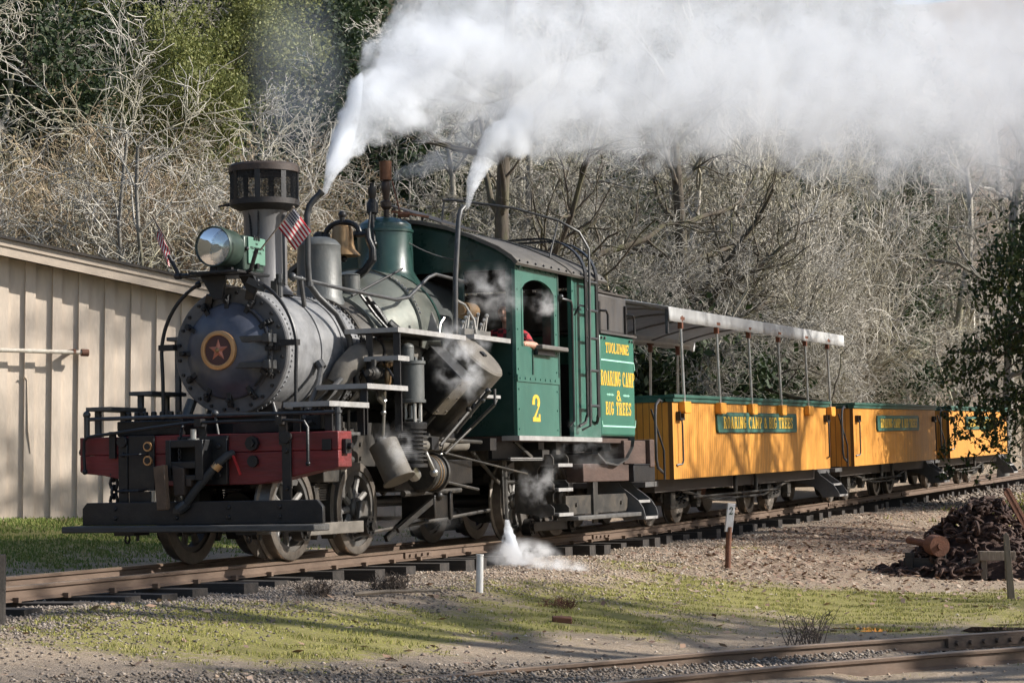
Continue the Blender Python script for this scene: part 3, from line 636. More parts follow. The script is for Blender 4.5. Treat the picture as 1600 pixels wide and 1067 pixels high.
for x in (-.62, -1.05):
    s = MB(); s.lathe([(0, RS - .004), (.0, RS + .008), (.035, RS + .008), (.035, RS - .004)], (x, 0, ZC), (1, 0, 0), 72, closed=True); P_('smokebox_band', s, SMOKEB)
s = MB()
for x in (-.04, -1.33, -1.40):
    for a in np.arange(-1.2, 2.4, .085): s.sph((x, (RS - .002) * cos(a), ZC + (RS - .002) * sin(a)), .012, 6, 4)
P_('smokebox_rivets', s, SMOKEB)
s = MB(); s.lathe([(0, .50), (0, RS + .022), (.05, RS + .022), (.05, .50)], (-1.47, 0, ZC), (1, 0, 0), 64, closed=True)
for a in np.arange(-1.2, 2.4, .12): s.cyl((-1.41, (RS + .0) * cos(a), ZC + (RS + .0) * sin(a)), (-1.39, RS * cos(a), ZC + RS * sin(a)), .016, n=6)
P_('boiler_flange', s, DUSTY)
# --- boiler
def blathe(prof, n=64):
    mb = MB(); vs = []; fs = []
    for (x, r, zc) in prof: vs += [(x, r * cos(2 * pi * k / n), zc + r * sin(2 * pi * k / n)) for k in range(n)]
    for i in range(len(prof) - 1): fs += [(i * n + k, i * n + (k + 1) % n, (i + 1) * n + (k + 1) % n, (i + 1) * n + k) for k in range(n)]
    fs += [tuple(range(n)), tuple(range((len(prof) - 1) * n + n - 1, (len(prof) - 1) * n - 1, -1))]
    return mb.add(vs, fs)
P_('boiler_barrel', blathe([(-1.44, .52, ZC), (-1.72, .565, 1.84)]), mat('barrel_sooty', (.06, .056, .05), .55, .2, .3, 6, .1, 40, stain=(.14, .12, .1), sscale=4, samt=.6))
P_('boiler_cone', blathe([(-1.722, .578, 1.847), (-2.40, .682, 2.035)]), JACKET)
P_('boiler_wagon_top', blathe([(-2.402, .684, 2.037), (-2.93, .685, 2.04)]), JACKET)
P_('firebox_shell', blathe([(-2.932, .675, 2.04), (-3.9, .675, 2.04)]), mat('firebox_cab_shadow', (.045, .05, .048), .5, .2, .3, 5, .05, 40))  # the cab's shadow on the rear boiler is put into this darker colour
for x, r, zc in ((-1.73, .585, 1.848), (-2.42, .690, 2.037), (-2.92, .692, 2.04)):
    s = blathe([(x + .02, r - .02, zc), (x + .02, r + .003, zc), (x - .02, r + .003, zc), (x - .02, r - .02, zc)]); P_('boiler_band', s, DKGREEN if x < -2.9 else JACKET)
s = MB()
for a in np.arange(.35, 1.1, .06): s.sph((-2.49, .685 * cos(a), 2.037 + .685 * sin(a)), .016, 6, 4)
P_('boiler_rivets', s, STEELB)
s = MB(); s.bx(-2.9, -3.6, -.62, .62, .95, 1.75); P_('firebox', s, BLACK, bevel=.03)
# arched handrail round the smokebox
for sgn in (1, -1):
    s = MB(); pts = [(.1, sgn * .652, 1.29), (.1, sgn * .655, 1.6)] + [(.1, sgn * .665 * cos(a), 1.80 + .665 * sin(a)) for a in np.linspace(.02, 1.12, 12)]
    s.tube(pts, .017, 8); s.bx(.06, .13, sgn * .53, sgn * .68, 1.835, 1.885); s.sph(pts[-1], .03)
    P_('smokebox_handrail', s, BLACK)
# headlight bracket
s = MB(); s.bx(-.15, .42, -.2, .28, 2.455, 2.478); s.prism([(-.19, 2.45), (-.07, 2.25), (.02, 2.25), (.06, 2.45)], 'x', .2, .235); s.prism([(.13, 2.45), (.2, 2.33), (.27, 2.28), (.33, 2.36), (.27, 2.45)], 'x', .1, .135)
s.bar((.1, -.17, 2.3), (.06, -.23, 2.17), .07, .03, (1, 0, 0)); s.bar((.1, .24, 2.36), (.07, .2, 2.24), .09, .03, (1, 0, 0)); s.bar((.15, .22, 2.41), (.08, .36, 2.33), .06, .06)
P_('headlight_bracket', s, BLACK, bevel=.004)
s = MB(); s.tube([(.24, -.5, 2.655), (.24, -.40, 2.475), (.24, -.36, 2.468), (.24, .27, 2.468), (.24, .31, 2.49), (.24, .37, 2.665)], .019, 8); s.cyl((.24, -.43, 2.468), (.24, -.38, 2.468), .03, n=10); P_('flag_bar', s, BLACK)
# headlight
HZ, HY = 2.694, .008
s = MB(); s.lathe([(.36, .165), (.365, .172), (.345, .178), (.30, .178), (.29, .17), (.10, .165), (.06, .14)], (0, HY, HZ), (1, 0, 0), 40, cap=False); hl = P_('headlight', s, LAMPG)
s = MB(); s.lathe([(.335, .158), (.30, .151), (.25, .135), (.21, .11), (.18, .08), (.17, .04), (.165, .0)], (0, HY, HZ), (1, 0, 0), 48, cap=False); P_('reflector', s, REFLECT, hl)
s = MB(); s.sph((.22, HY + .01, HZ - .005), .028, 10, 8); P_('bulb', s, mat('bulb', (.12, .09, .07), .2, 0, .2, 9), hl)
gl = bpy.data.materials.new('lamp_glass'); gl.use_nodes = True; g = gl.node_tree; gb = g.nodes['Principled BSDF']
gb.inputs['Base Color'].default_value = (.8, .85, .85, 1); gb.inputs['Roughness'].default_value = .03; gb.inputs['Transmission Weight'].default_value = .85; gb.inputs['IOR'].default_value = 1.9
s = MB(); s.lathe([(.352, .164), (.372, .12), (.382, .06), (.385, .0)], (0, HY, HZ), (1, 0, 0), 36, cap=False); s.lathe([(.347, .164), (.367, .12), (.377, .06), (.38, .0)], (0, HY, HZ), (1, 0, 0), 36, cap=False); P_('lens', s, gl, hl, fix=False)
s = MB(); s.bx(-.27, .095, HY - .13, HY + .155, 2.50, 2.81); P_('dynamo_case', s, LAMPG, hl, bevel=.02)
s = MB(); s.bx(-.26, .04, HY + .156, HY + .172, 2.565, 2.80); pl_ = P_('headlight_plate', s, LAMPPALE, hl, bevel=.006)
s = MB()
for x in (-.14, -.1, -.06): s.bx(x - .012, x + .012, HY + .15, HY + .178, 2.775, 2.812)
s.bx(-.13, -.09, HY + .15, HY + .185, 2.53, 2.575); s.sph((.07, HY + .17, 2.69), .02); s.bx(.2, .24, HY + .06, HY + .11, 2.47, 2.52); s.bx(.2, .24, HY - .1, HY - .05, 2.47, 2.53); P_('plate_latch', s, BLACK, hl)
lettering('plate_text', 'THE', pl_, GLYPHD, -.08, -.12, 2.735, 2.752, HY + .172, depth=.0012)
lettering('plate_text', 'PYLE-NATIONAL CO.', pl_, GLYPHD, .015, -.235, 2.695, 2.715, HY + .172, depth=.0012)
lettering('plate_text', 'CHICAGO ILL.', pl_, GLYPHD, -.03, -.19, 2.66, 2.678, HY + .172, depth=.0012)
# --- stack with spark arrestor
SX = -.585
s = MB(); s.lathe([(0, .25), (.03, .245), (.07, .215), (.11, .192), (.70, .188), (.76, .205)], (SX, 0, 2.33), (0, 0, 1), 32, cap=False); P_('smoke_stack', s, STACKM)
s = MB(); s.bx(SX - .02, SX + .02, .18, .212, 2.42, 3.05); P_('stack_seam', s, STACKM)
cap = MB(); cap.lathe([(.76, .19), (.78, .25), (.81, .312), (.86, .312), (.86, .298)], (SX, 0, 2.33), (0, 0, 1), 40, cap=False); cg = P_('spark_arrestor', cap, mat('sooty_steel', (.022, .02, .02), .6, .2, .3, 8, .1, 50, stain=(.07, .05, .04), sscale=5, samt=.5))
s = MB(); s.lathe([(.0, .0), (.02, .2), (.01, .30), (-.01, .318), (-.065, .318), (-.065, .303), (-.012, .30), (-.01, .2), (-.015, 0)], (SX, 0, 3.50), (0, 0, 1), 40); P_('arrestor_lid', s, mat('lid_rusty_black', (.05, .036, .03), .6, .2, .3, 8, .1, 50, stain=(.12, .08, .055), sscale=6, samt=.6), cg)
s = MB()
for k in range(8):
    a = 2 * pi * k / 8 + .3; s.obox((SX + .303 * cos(a), .303 * sin(a), 3.32), (-.026 * sin(a), .026 * cos(a), 0), (.006 * cos(a), .006 * sin(a), 0), (0, 0, .14))
P_('arrestor_strut', s, BLACK, cg)
s = MB()
for k in range(150):
    a = 2 * pi * k / 150; s.cyl((SX + .299 * cos(a), .299 * sin(a), 3.18), (SX + .299 * cos(a), .299 * sin(a), 3.45), .0022, n=3, cap=False)
for k in range(22):
    z = 3.19 + .0122 * k; s.tube([(SX + .299 * cos(2 * pi * j / 36), .299 * sin(2 * pi * j / 36), z) for j in range(36)], .0022, 3, closed=True)
P_('wire_screen', s, BLACK, cg)
s = MB(); s.tube([(SX + .1, -.3, 3.17), (SX + .12, -.4, 3.15), (SX + .02, -.42, 3.17), (SX - .05, -.31, 3.17)], .009, 6); P_('arrestor_handle', s, BLACK, cg)
chain(loco, [(SX + .18, -.06, 3.08), (SX + .19, -.04, 2.95), (SX + .19, -.03, 2.82), (SX + .19, .02, 2.78), (SX + .19, .04, 2.9), (SX + .19, .04, 3.08)], .004, .022, name='damper_chain')
# --- sand dome
s = MB(); s.lathe([(-.02, .26), (.03, .235), (.07, .215), (.47, .205), (.52, .203), (.545, .208), (.56, .2), (.6, .16), (.625, .1), (.632, 0)], (-1.64, 0, 2.33), (0, 0, 1), 40); P_('sand_dome', s, DOMEG)
# --- pipe that vents beside the stack
s = MB(); s.tube([(-.655, .535, 3.235), (-.635, .49, 3.19), (-.61, .44, 3.12), (-.60, .42, 3.04), (-.60, .42, 2.6), (-.62, .42, 2.42), (-.70, .47, 2.31), (-.86, .57, 2.16), (-.98, .63, 1.95), (-1.02, .66, 1.70), (-1.04, .67, 1.5)], .029, 12); s.lathe([(0, .034), (.03, .036), (.03, .024), (0, .02)], (-.65, .525, 3.225), (-.3, .7, .75), 12, closed=True); s.cyl((-1.02, .662, 1.80), (-1.02, .664, 1.72), .045, n=12); s.cyl((-.62, .42, 2.44), (-.62, .42, 2.40), .04, n=10)
P_('blower_pipe', s, PIPEM)
# --- bell
BX = -2.18
s = MB(); s.lathe([(.30, .0), (.30, .04), (.285, .085), (.25, .098), (.12, .108), (.06, .125), (.02, .16), (.0, .175), (.0, .165), (.05, .115), (.2, .09)], (BX, -.02, 2.83), (0, 0, 1), 32); bell = P_('bell', s, BRASS)
s = MB(); s.tube([(BX, -.02, 3.05), (BX, -.01, 2.86)], .012, 6); s.sph((BX, -.01, 2.8), .035, 10, 8); P_('clapper', s, BLACK, bell)
s = MB(); s.tube([(BX, -.20, 3.02)] + [(BX, -.02 + .18 * cos(a), 3.05 + .11 * sin(a)) for a in np.linspace(pi, 0, 9)] + [(BX, .16, 3.02)], .027, 8); s.cyl((BX, -.02, 3.15), (BX, -.02, 3.21), .03, n=10); s.sph((BX, -.02, 3.23), .04)
s.cyl((BX, .13, 3.03), (BX, .26, 3.03), .03, n=10); s.cyl((BX, -.17, 3.03), (BX, -.30, 3.03), .03, n=10); s.sph((BX, -.28, 3.03), .055)
P_('bell_yoke', s, BLACK, bell)
s = MB(); s.tube([(BX, .245, 3.08), (BX, .255, 2.98), (BX, .30, 2.88), (BX, .30, 2.78), (BX, .22, 2.68), (BX, .08, 2.60), (BX, -.1, 2.56)], [.03, .03, .035, .04, .04, .045, .05], 10); s.tube([(BX, -.26, 3.08), (BX, -.27, 2.95), (BX, -.32, 2.8), (BX, -.25, 2.66), (BX, -.05, 2.56)], .035, 10); s.tube([(BX, .26, 3.07), (BX - .02, .27, 3.24)], .012, 6); P_('bell_stand', s, BLACK, bell)
# --- steam dome, whistle and valves
DX = -3.09
s = MB(); s.lathe([(-.14, .40), (-.06, .35), (.0, .31), (.05, .283), (.43, .276), (.435, .288), (.46, .288), (.47, .276), (.52, .262), (.565, .20), (.59, .1), (.595, 0)], (DX, 0, 2.70), (0, 0, 1), 44); sd_ = P_('steam_dome', s, DKGREEN)
s = MB(); s.cyl((DX, .02, 3.28), (DX, .02, 3.40), .03, n=10); s.lathe([(0, .03), (.03, .055), (.08, .055), (.1, .03), (.16, .035), (.2, .05), (.27, .045), (.3, .03)], (DX, .02, 3.37), (0, 0, 1), 14); P_('safety_valve', s, mat('valve_brown', (.05, .035, .028), .5, .3, .3, 8), sd_)
s = MB(); s.cyl((DX, .02, 3.67), (DX, .02, 3.86), .062, n=16); P_('whistle', s, mat('whistle_copper', (.17, .08, .045), .42, .7, .25, 8, stain=(.06, .04, .03), sscale=6, samt=.6), sd_)
s = MB(); s.lathe([(0, .03), (.08, .035), (.1, .06), (.2, .055), (.24, .03), (.3, .045), (.36, .04)], (DX + .22, -.03, 3.22), (0, 0, 1), 14); s.cyl((DX + .22, -.03, 3.5), (DX + .22, -.03, 3.62), .025, n=8); s.tube([(DX + .25, -.02, 3.3), (DX + .27, .0, 3.15), (DX + .3, .02, 3.02)], .02, 8); s.sph((DX + .3, .02, 3.0), .036); P_('pop_valve', s, GREASE, sd_)
s = MB(); s.bar((DX - .05, .05, 3.36), (DX - .3, .35, 3.31), .02, .02); s.bar((DX - .1, .12, 3.36), (DX - .3, -.05, 3.7), .012, .012); s.cyl((DX - .1, .1, 3.33), (DX - .16, .2, 3.33), .03, n=8); P_('whistle_lever', s, RUST, sd_)
s = MB(); c0, c1 = vec((DX + .2, .05, 3.22)), vec((-3.62, .95, 2.88)); s.tube([c0 + (c1 - c0) * t + vec((0, 0, -.28 * 4 * t * (1 - t) * .55)) for t in np.linspace(0, 1, 16)], .006, 5); P_('whistle_cord', s, PIPEM)
# --- long handrail and rods above the boiler
s = MB(); s.tube([(-.42, .36, 2.475), (-1.0, .48, 2.42), (-1.8, .62, 2.37), (-1.95, .64, 2.36), (-2.2, .66, 2.40), (-2.62, .68, 2.62), (-2.75, .70, 2.66), (-3.35, .78, 2.62)], .018, 8); s.sph((-.42, .36, 2.475), .036); s.sph((-.54, .38, 2.465), .028); s.sph((-3.3, .78, 2.62), .03)
s.tube([(-.54, .38, 2.46), (-.60, .38, 2.22)], .022, 8); P_('boiler_handrail', s, PIPEM)
s = MB(); s.cyl((-.38, .25, 2.30), (-.38, .25, 2.50), .032, n=10); s.cyl((-.38, .25, 2.42), (-.38, .25, 2.46), .045, n=10); s.bx(-.33, -.43, .19, .25, 2.26, 2.44); P_('stack_valve', s, PIPEM)
s = MB(); s.tube([(-1.72, .30, 2.40), (-2.6, .42, 2.72)], .012, 6); P_('bell_rope', s, BLACK)
s = MB(); s.cyl((-1.9, .2, 2.42), (-1.9, .2, 2.60), .09, n=14); s.sph((-1.9, .2, 2.61), (.09, .09, .02)); P_('check_valve_cup', s, DOMEG)
s = MB(); s.tube([(-1.70, .46, 2.38), (-1.78, .56, 2.22), (-1.86, .63, 2.06)], .032, 8); s.cyl((-1.84, .61, 2.13), (-1.90, .68, 2.05), .055, n=10); s.tube([(-1.60, .44, 2.40), (-1.7, .55, 2.20), (-1.8, .62, 2.08)], .014, 6); P_('feed_valve', s, GREASE)
s = MB(); s.tube([(-1.86, .68, 2.07), (-1.70, .70, 2.06), (-1.45, .69, 1.95), (-1.0, .67, 1.72), (-.45, .66, 1.42), (-.1, .66, 1.27)], .026, 10); P_('feed_pipe', s, PIPEM)
s = MB(); s.tube([(-.50, .59, 1.68), (-.38, .62, 1.52), (-.2, .63, 1.34), (-.1, .62, 1.2)], .028, 8); s.cyl((-.5, .56, 1.72), (-.5, .6, 1.66), .045, n=10); s.tube([(-.3, .62, 1.3), (-.1, .7, 1.14)], .05, 8); P_('drain_pipe', s, PIPEM)
# --- running boards and steps on the near side
def board(xf, xr, yi, yo, z, name='running_board'):
    m_ = MB(); m_.bx(xr, xf, yi, yo - .012, z - .03, z); o = P_(name, m_, BOARD)
    e = MB(); e.bx(xr, xf + .012, yo - .011, yo, z - .042, z + .003); e.bx(xf + .001, xf + .013, yi, yo - .0115, z - .041, z + .002); P_('board_edging', e, EDGEW, o)
    return o
board(.44, -.30, .72, 1.15, 1.335, 'step_board'); board(-.28, -1.10, .66, 1.15, 1.502, 'step_board'); board(-.915, -1.14, .78, 1.15, 1.77, 'step_board')
board(-.92, -2.43, .62, 1.15, 2.022); board(-2.60, -3.515, .75, 1.17, 2.045)
s = MB()
for x, y, z0, z1 in ((-.97, 1.11, 1.505, 1.99), (-.97, .84, 1.505, 1.99), (.36, 1.1, 1.06, 1.30), (.36, .8, 1.06, 1.30), (-.24, 1.1, 1.06, 1.30), (-.35, 1.08, 1.06, 1.46), (-1.05, 1.08, 1.1, 1.46)): s.bx(x - .01, x + .01, y - .035, y + .03, z0, z1)
for a, b in (((-.99, 1.1, 1.52), (-.99, .95, 1.75)), ((-.99, .83, 1.52), (-.99, .70, 1.75)), ((.3, .75, 1.30), (-.1, .52, 1.08)), ((-.35, .9, 1.45), (-.6, .55, 1.12)), ((-2.5, 1.05, 2.0), (-2.7, .7, 1.7))): s.cyl(a, b, .012, n=6)
P_('board_bracket', s, BLACK)
s = MB(); s.bx(-.2, -.75, .55, .62, 1.05, 1.28); bolts(s, [(x, .62, z) for x in (-.28, -.45, -.65) for z in (1.1, 1.22)], (0, 1, 0), .026, .02); s.bx(-.1, -.5, .63, .9, 1.06, 1.12); s.cyl((-.1, .8, 1.12), (-.1, .8, 1.3), .02, n=8); s.cyl((-.3, .95, 1.06), (-.3, .95, 1.28), .016, n=8); s.cyl((-.05, .98, .86), (-.28, .98, .85), .035, n=10); P_('valve_gear_bracket', s, DUSTY)
# exhaust pipe that sweeps up into the smokebox
s = MB(); s.tube([(-.78, .60, 1.53), (-.82, .66, 1.66), (-.95, .72, 1.78), (-1.2, .75, 1.83), (-1.75, .78, 1.83), (-2.05, .85, 1.79)], [.10, .105, .11, .115, .115, .115], 16); P_('exhaust_pipe', s, LAG)
s = MB(); s.lathe([(0, .11), (0, .13), (.03, .13), (.03, .11)], (-1.2, .75, 1.83), (-1, 0.04, 0), 18, closed=True); P_('pipe_flange', s, BLACK)
s = MB(); s.cyl((-.78, .93, 1.62), (-1.0, .93, 1.62), .04, n=10); s.sph((-.86, .93, 1.62), .062); s.cyl((-.86, .93, 1.62), (-.86, .93, 1.74), .025, n=8); s.cyl((-.98, .93, 1.62), (-1.02, .93, 1.62), .055, n=12); s.cyl((-.72, .93, 1.62), (-.79, .93, 1.62), .032, n=6); P_('steam_valve', s, DUSTY)
s = MB(); s.lathe([(0, .018), (.03, .03), (.12, .032), (.15, .012), (.17, .025), (.2, .025)], (-1.0, 1.0, 1.51), (0, 0, 1), 12); s.cyl((-1.0, .96, 1.70), (-1.0, 1.04, 1.70), .02, n=8); P_('lubricator', s, BRASS)
# air compressor: steam cylinder, spacer, finned air cylinder
PX, PY = -1.37, 1.06
s = MB(); s.lathe([(-.19, .115), (-.185, .13), (-.16, .13), (-.155, .117), (.16, .117), (.165, .13), (.19, .13), (.195, .12)], (PX, PY, 1.55), (0, 0, 1), 32); bolts(s, [(PX + .11 * cos(a), PY + .11 * sin(a), 1.745) for a in np.linspace(0, 2 * pi, 9)[:-1]], (0, 0, 1), .014, .03); s.cyl((PX, PY - .04, 1.74), (PX, PY - .04, 1.86), .065, n=14); s.sph((PX, PY - .04, 1.87), (.065, .065, .04)); pump = P_('compressor_steam_cylinder', s, DOMEG)
s = MB()
for dx, dy in ((.05, .05), (-.05, .06), (0, -.06)): s.cyl((PX + dx, PY + dy, 1.18), (PX + dx, PY + dy, 1.37), .018, n=8)
s.lathe([(0, .04), (.03, .07), (.05, .03), (.16, .025)], (PX, PY, 1.18), (0, 0, 1), 12); P_('compressor_spacer', s, STEELB)
s = MB(); prof = [(0, .135), (.03, .135)]
for k in range(9): z = .04 + .036 * k; prof += [(z, .098), (z + .016, .098), (z + .018, .132), (z + .032, .132)]
prof += [(.375, .135), (.40, .135), (.41, .12)]
s.lathe(prof, (PX, PY, .78), (0, 0, 1), 28); P_('compressor_air_cylinder', s, BLACK)
s = MB(); s.tube([(PX - .1, PY + .08, .92), (PX - .14, PY + .12, .80), (PX - .2, PY + .12, .74)], .02, 8); s.sph((PX - .2, PY + .12, .73), .04); s.cyl((PX - .05, PY, .70), (PX + .08, PY, .78), .06, n=10); P_('compressor_outlet', s, STEELB)
# tilted reservoir below it, with a rod to the board above
s = MB(); b_ = vec((0.05, .45, -.89)); b_ /= np.linalg.norm(b_); c0 = vec((-1.02, .93, 1.0)); s.cyl(c0, c0 + b_ * .36, .135, n=24); s.cyl(c0 + b_ * .355, c0 + b_ * .375, .155, n=24); s.cyl(c0 - b_ * .05, c0, .06, n=12); P_('tilted_reservoir', s, LAG, bevel=.006)
s = MB(); s.cyl((-.93, 1.0, 1.46), (-1.0, .94, 1.02), .016, n=8); s.sph((-.96, .97, 1.27), .026); s.sph((-1.0, .95, 1.03), .03); s.tube([(-.93, .95, 1.46), (-.9, .97, 1.40), (-.92, 1.0, 1.36)], .035, 8); P_('reach_rod', s, STEELB)
# turbine drum behind the pump
s = MB(); s.lathe([(0, .0), (.0, .16), (.02, .175), (.06, .175), (.065, .165), (.20, .165), (.205, .185), (.235, .185), (.24, .16), (.26, .08), (.26, 0)], (-1.80, .94, .73), (-1, .12, 0), 36); dr_ = P_('drum', s, DUSTY)
s = MB(); s.lathe([(.09, .166), (.09, .170), (.1, .170), (.1, .166)], (-1.80, .94, .73), (-1, .12, 0), 36, closed=True); s.lathe([(.14, .166), (.14, .170), (.15, .170), (.15, .166)], (-1.80, .94, .73), (-1, .12, 0), 36, closed=True); P_('drum_band', s, BRASS, dr_)
s = MB(); bolts(s, [(-2.07, .97 + .09 * cos(a), .73 + .09 * sin(a)) for a in np.linspace(0, 2 * pi, 8)[:-1]], (-1, .12, 0), .016, .05); s.cyl((-2.05, .97, .73), (-2.16, .985, .73), .05, n=10); s.cyl((-2.12, .97, .80), (-2.2, .98, .92), .018, n=6); P_('drum_fittings', s, STEELB, dr_)
# horizontal pipe along the frame and rods that slope down
s = MB(); s.cyl((-1.55, .98, .98), (-2.75, .98, .99), .055, n=14); s.cyl((-1.6, .98, .98), (-1.66, .98, .98), .068, n=14); s.cyl((-2.1, .98, .985), (-2.13, .98, .985), .066, n=14); P_('air_pipe', s, LAG)
s = MB(); s.bar((-1.75, .72, .2), (-2.3, .9, .52), .035, .05); s.bar((-1.85, .55, .12), (-2.5, .72, .50), .04, .06); s.sph((-2.28, .9, .51), .05); P_('brake_lever', s, GREASE)
s = MB(); s.cyl((-1.6, .85, .54), (-2.9, .85, .56), .03, n=8); s.cyl((-2.05, 1.0, .66), (-2.9, 1.05, .56), .014, n=6); s.cyl((-2.1, 1.02, .92), (-4.2, 1.05, .70), .010, n=6); s.cyl((-1.1, .6, .18), (-4.0, .7, .34), .018, n=6); P_('brake_pipe', s, DUSTY)
s = MB(); s.bx(-2.2, -2.6, .55, .9, .30, .52); s.bx(-2.5, -2.56, .9, .93, .28, .55); s.bx(-2.35, -3.0, .6, .95, .62, .85); P_('pipe_bracket_box', s, GREASE, bevel=.01)
# --- cylinder set at 45 degrees (one to each side)
S2 = sqrt(.5)
for sgn in (1, -1):
    a_ = vec((0, sgn * S2, S2)); b2 = vec((0, sgn * S2, -S2)); ex = vec((1, 0, 0))
    cy = vec((-2.5, sgn * 1.16, 1.74))
    s = MB(); s.cyl(cy - a_ * .75, cy - a_ * .02, .265, n=36); P_('cylinder', s, GREASE)
    s = MB(); s.lathe([(-.04, .27), (-.03, .29), (.13, .29), (.15, .27), (.16, .2), (.165, 0)], cy, a_, 40); P_('cylinder_head', s, LAG)
    s = MB(); s.obox(cy + a_ * .17 + b2 * .02, ex * .035, b2 * .03, a_ * .012); P_('head_lug', s, BLACK)
    ch = cy + ex * .46 - a_ * .214
    s = MB(); s.obox(ch, ex * .15, b2 * .222, a_ * .222); P_('steam_chest', s, GREASE, bevel=.012)
    s = MB(); s.obox(ch + b2 * .229 - ex * .01, ex * .145, b2 * .006, a_ * .215); bolts(s, [ch + b2 * .234 + ex * q + a_ * w for q in (-.1, .1) for w in (-.17, 0, .17)], b2, .014, .015); P_('chest_cover', s, mat('chest_cover_dirt', (.11, .09, .065), .75, 0, .3, 9, .2, 30, stain=(.05, .042, .034), sscale=5, samt=.7))
    s = MB(); s.obox(ch + a_ * .229, ex * .16, b2 * .236, a_ * .0065); P_('chest_flange', s, PIPEM)
    s = MB(); q = ch - a_ * .25
    for k in range(4): s.cyl(q + b2 * (.15 - .1 * k) + ex * .1, q + b2 * (.15 - .1 * k) - a_ * .14 + ex * .1, .022, n=8)
    s.cyl(q + b2 * .2, q + b2 * .2 - a_ * .5, .03, n=8); s.cyl(q - b2 * .05, q - b2 * .05 - a_ * .5, .035, n=10); P_('valve_rod', s, DUSTY)
    s = MB(); g0 = cy - a_ * .78
    s.bar(g0 + b2 * .16, g0 + b2 * .16 - a_ * .75, .08, .05, (1, 0, 0)); s.bar(g0 - b2 * .16, g0 - b2 * .16 - a_ * .75, .08, .05, (1, 0, 0)); s.cyl(g0, g0 - a_ * .7, .045, n=12); P_('crosshead_guide', s, DUSTY)
    s = MB(); s.tube([cy + b2 * .32 - ex * .05, cy + b2 * .42 - a_ * .1 - ex * .05, cy + b2 * .40 - a_ * .6], .016, 6); s.tube([cy + b2 * .34 - a_ * .0 + ex * .1, cy + b2 * .36 - a_ * .5 + ex * .12], .022, 8)
    for k in range(6): s.sph(cy + b2 * (.33 + .02 * (k % 2)) - a_ * (.02 + .1 * k) + ex * .1, .03, 8, 6)
    P_('drain_cock', s, PIPEM)
s = MB(); s.bx(-2.35, -3.05, -.4, .4, .55, .98); P_('crank_case', s, GREASE, bevel=.03)
# bracket shelf behind the cylinder, diagonal stay rods
s = MB(); s.bx(-2.75, -3.1, 1.0, 1.22, 1.44, 1.47); P_('shelf', s, EDGEW)
s = MB(); s.tube([(-3.05, 1.2, 1.43), (-3.0, 1.19, 1.37), (-2.0, 1.1, .9)], .012, 6); s.tube([(-2.8, 1.3, 1.62), (-1.9, 1.1, .98)], .016, 6); s.tube([(-3.1, 1.0, 1.02), (-2.4, 1.05, 1.03), (-1.6, .98, 1.06)], .02, 8); s.sph((-2.35, 1.2, 1.32), .03); s.cyl((-2.35, .75, 1.06), (-2.35, .75, 1.3), .06, n=10); P_('stay_rod', s, DUSTY)
# stanchion pipe beside the firebox
s = MB(); s.tube([(-2.74, 1.02, 3.30), (-2.68, 1.01, 3.26), (-2.65, 1.0, 3.17), (-2.55, 1.0, 2.6), (-2.52, 1.0, 2.02)], .026, 12); P_('vent_pipe', s, PIPEM)
s = MB(); s.tube([(-2.25, .95, 2.03), (-2.28, .95, 2.14), (-2.35, .96, 2.2)], .012, 6)
for k in range(9): x = -2.75 - .075 * k; s.cyl((x, .95, 2.05), (x - .03, .97, 2.16 + .05 * (k % 3)), .012, n=6); s.sph((x - .03, .97, 2.18 + .05 * (k % 3)), .022, 6, 5)
s.bx(-2.75, -3.4, .88, 1.0, 2.05, 2.12); s.tube([(-3.0, 1.02, 2.05), (-2.98, 1.0, 2.22), (-2.88, .95, 2.36), (-2.8, .9, 2.4)], .014, 6); P_('valve_manifold', s, STEELB)
s = MB(); s.cyl((-3.05, .85, 2.32), (-3.3, .85, 2.32), .085, n=16); s.cyl((-3.0, .85, 2.32), (-3.06, .85, 2.32), .05, n=10); P_('injector', s, BRASS)
s = MB(); s.prism([(.80, 2.06), (.93, 2.06), (.85, 2.26)], 'x', -2.3, -2.33); P_('steam_deflector', s, STEELB)
# ------------------------------------------------------------------ cab
YC = 1.22
ROOFP = [(1.30, 2.80), (1.235, 2.87), (1.09, 2.965), (.815, 3.09), (.535, 3.195), (.22, 3.27), (0, 3.295)]
ROOFP = ROOFP + [(-y, z) for y, z in ROOFP[-2::-1]]
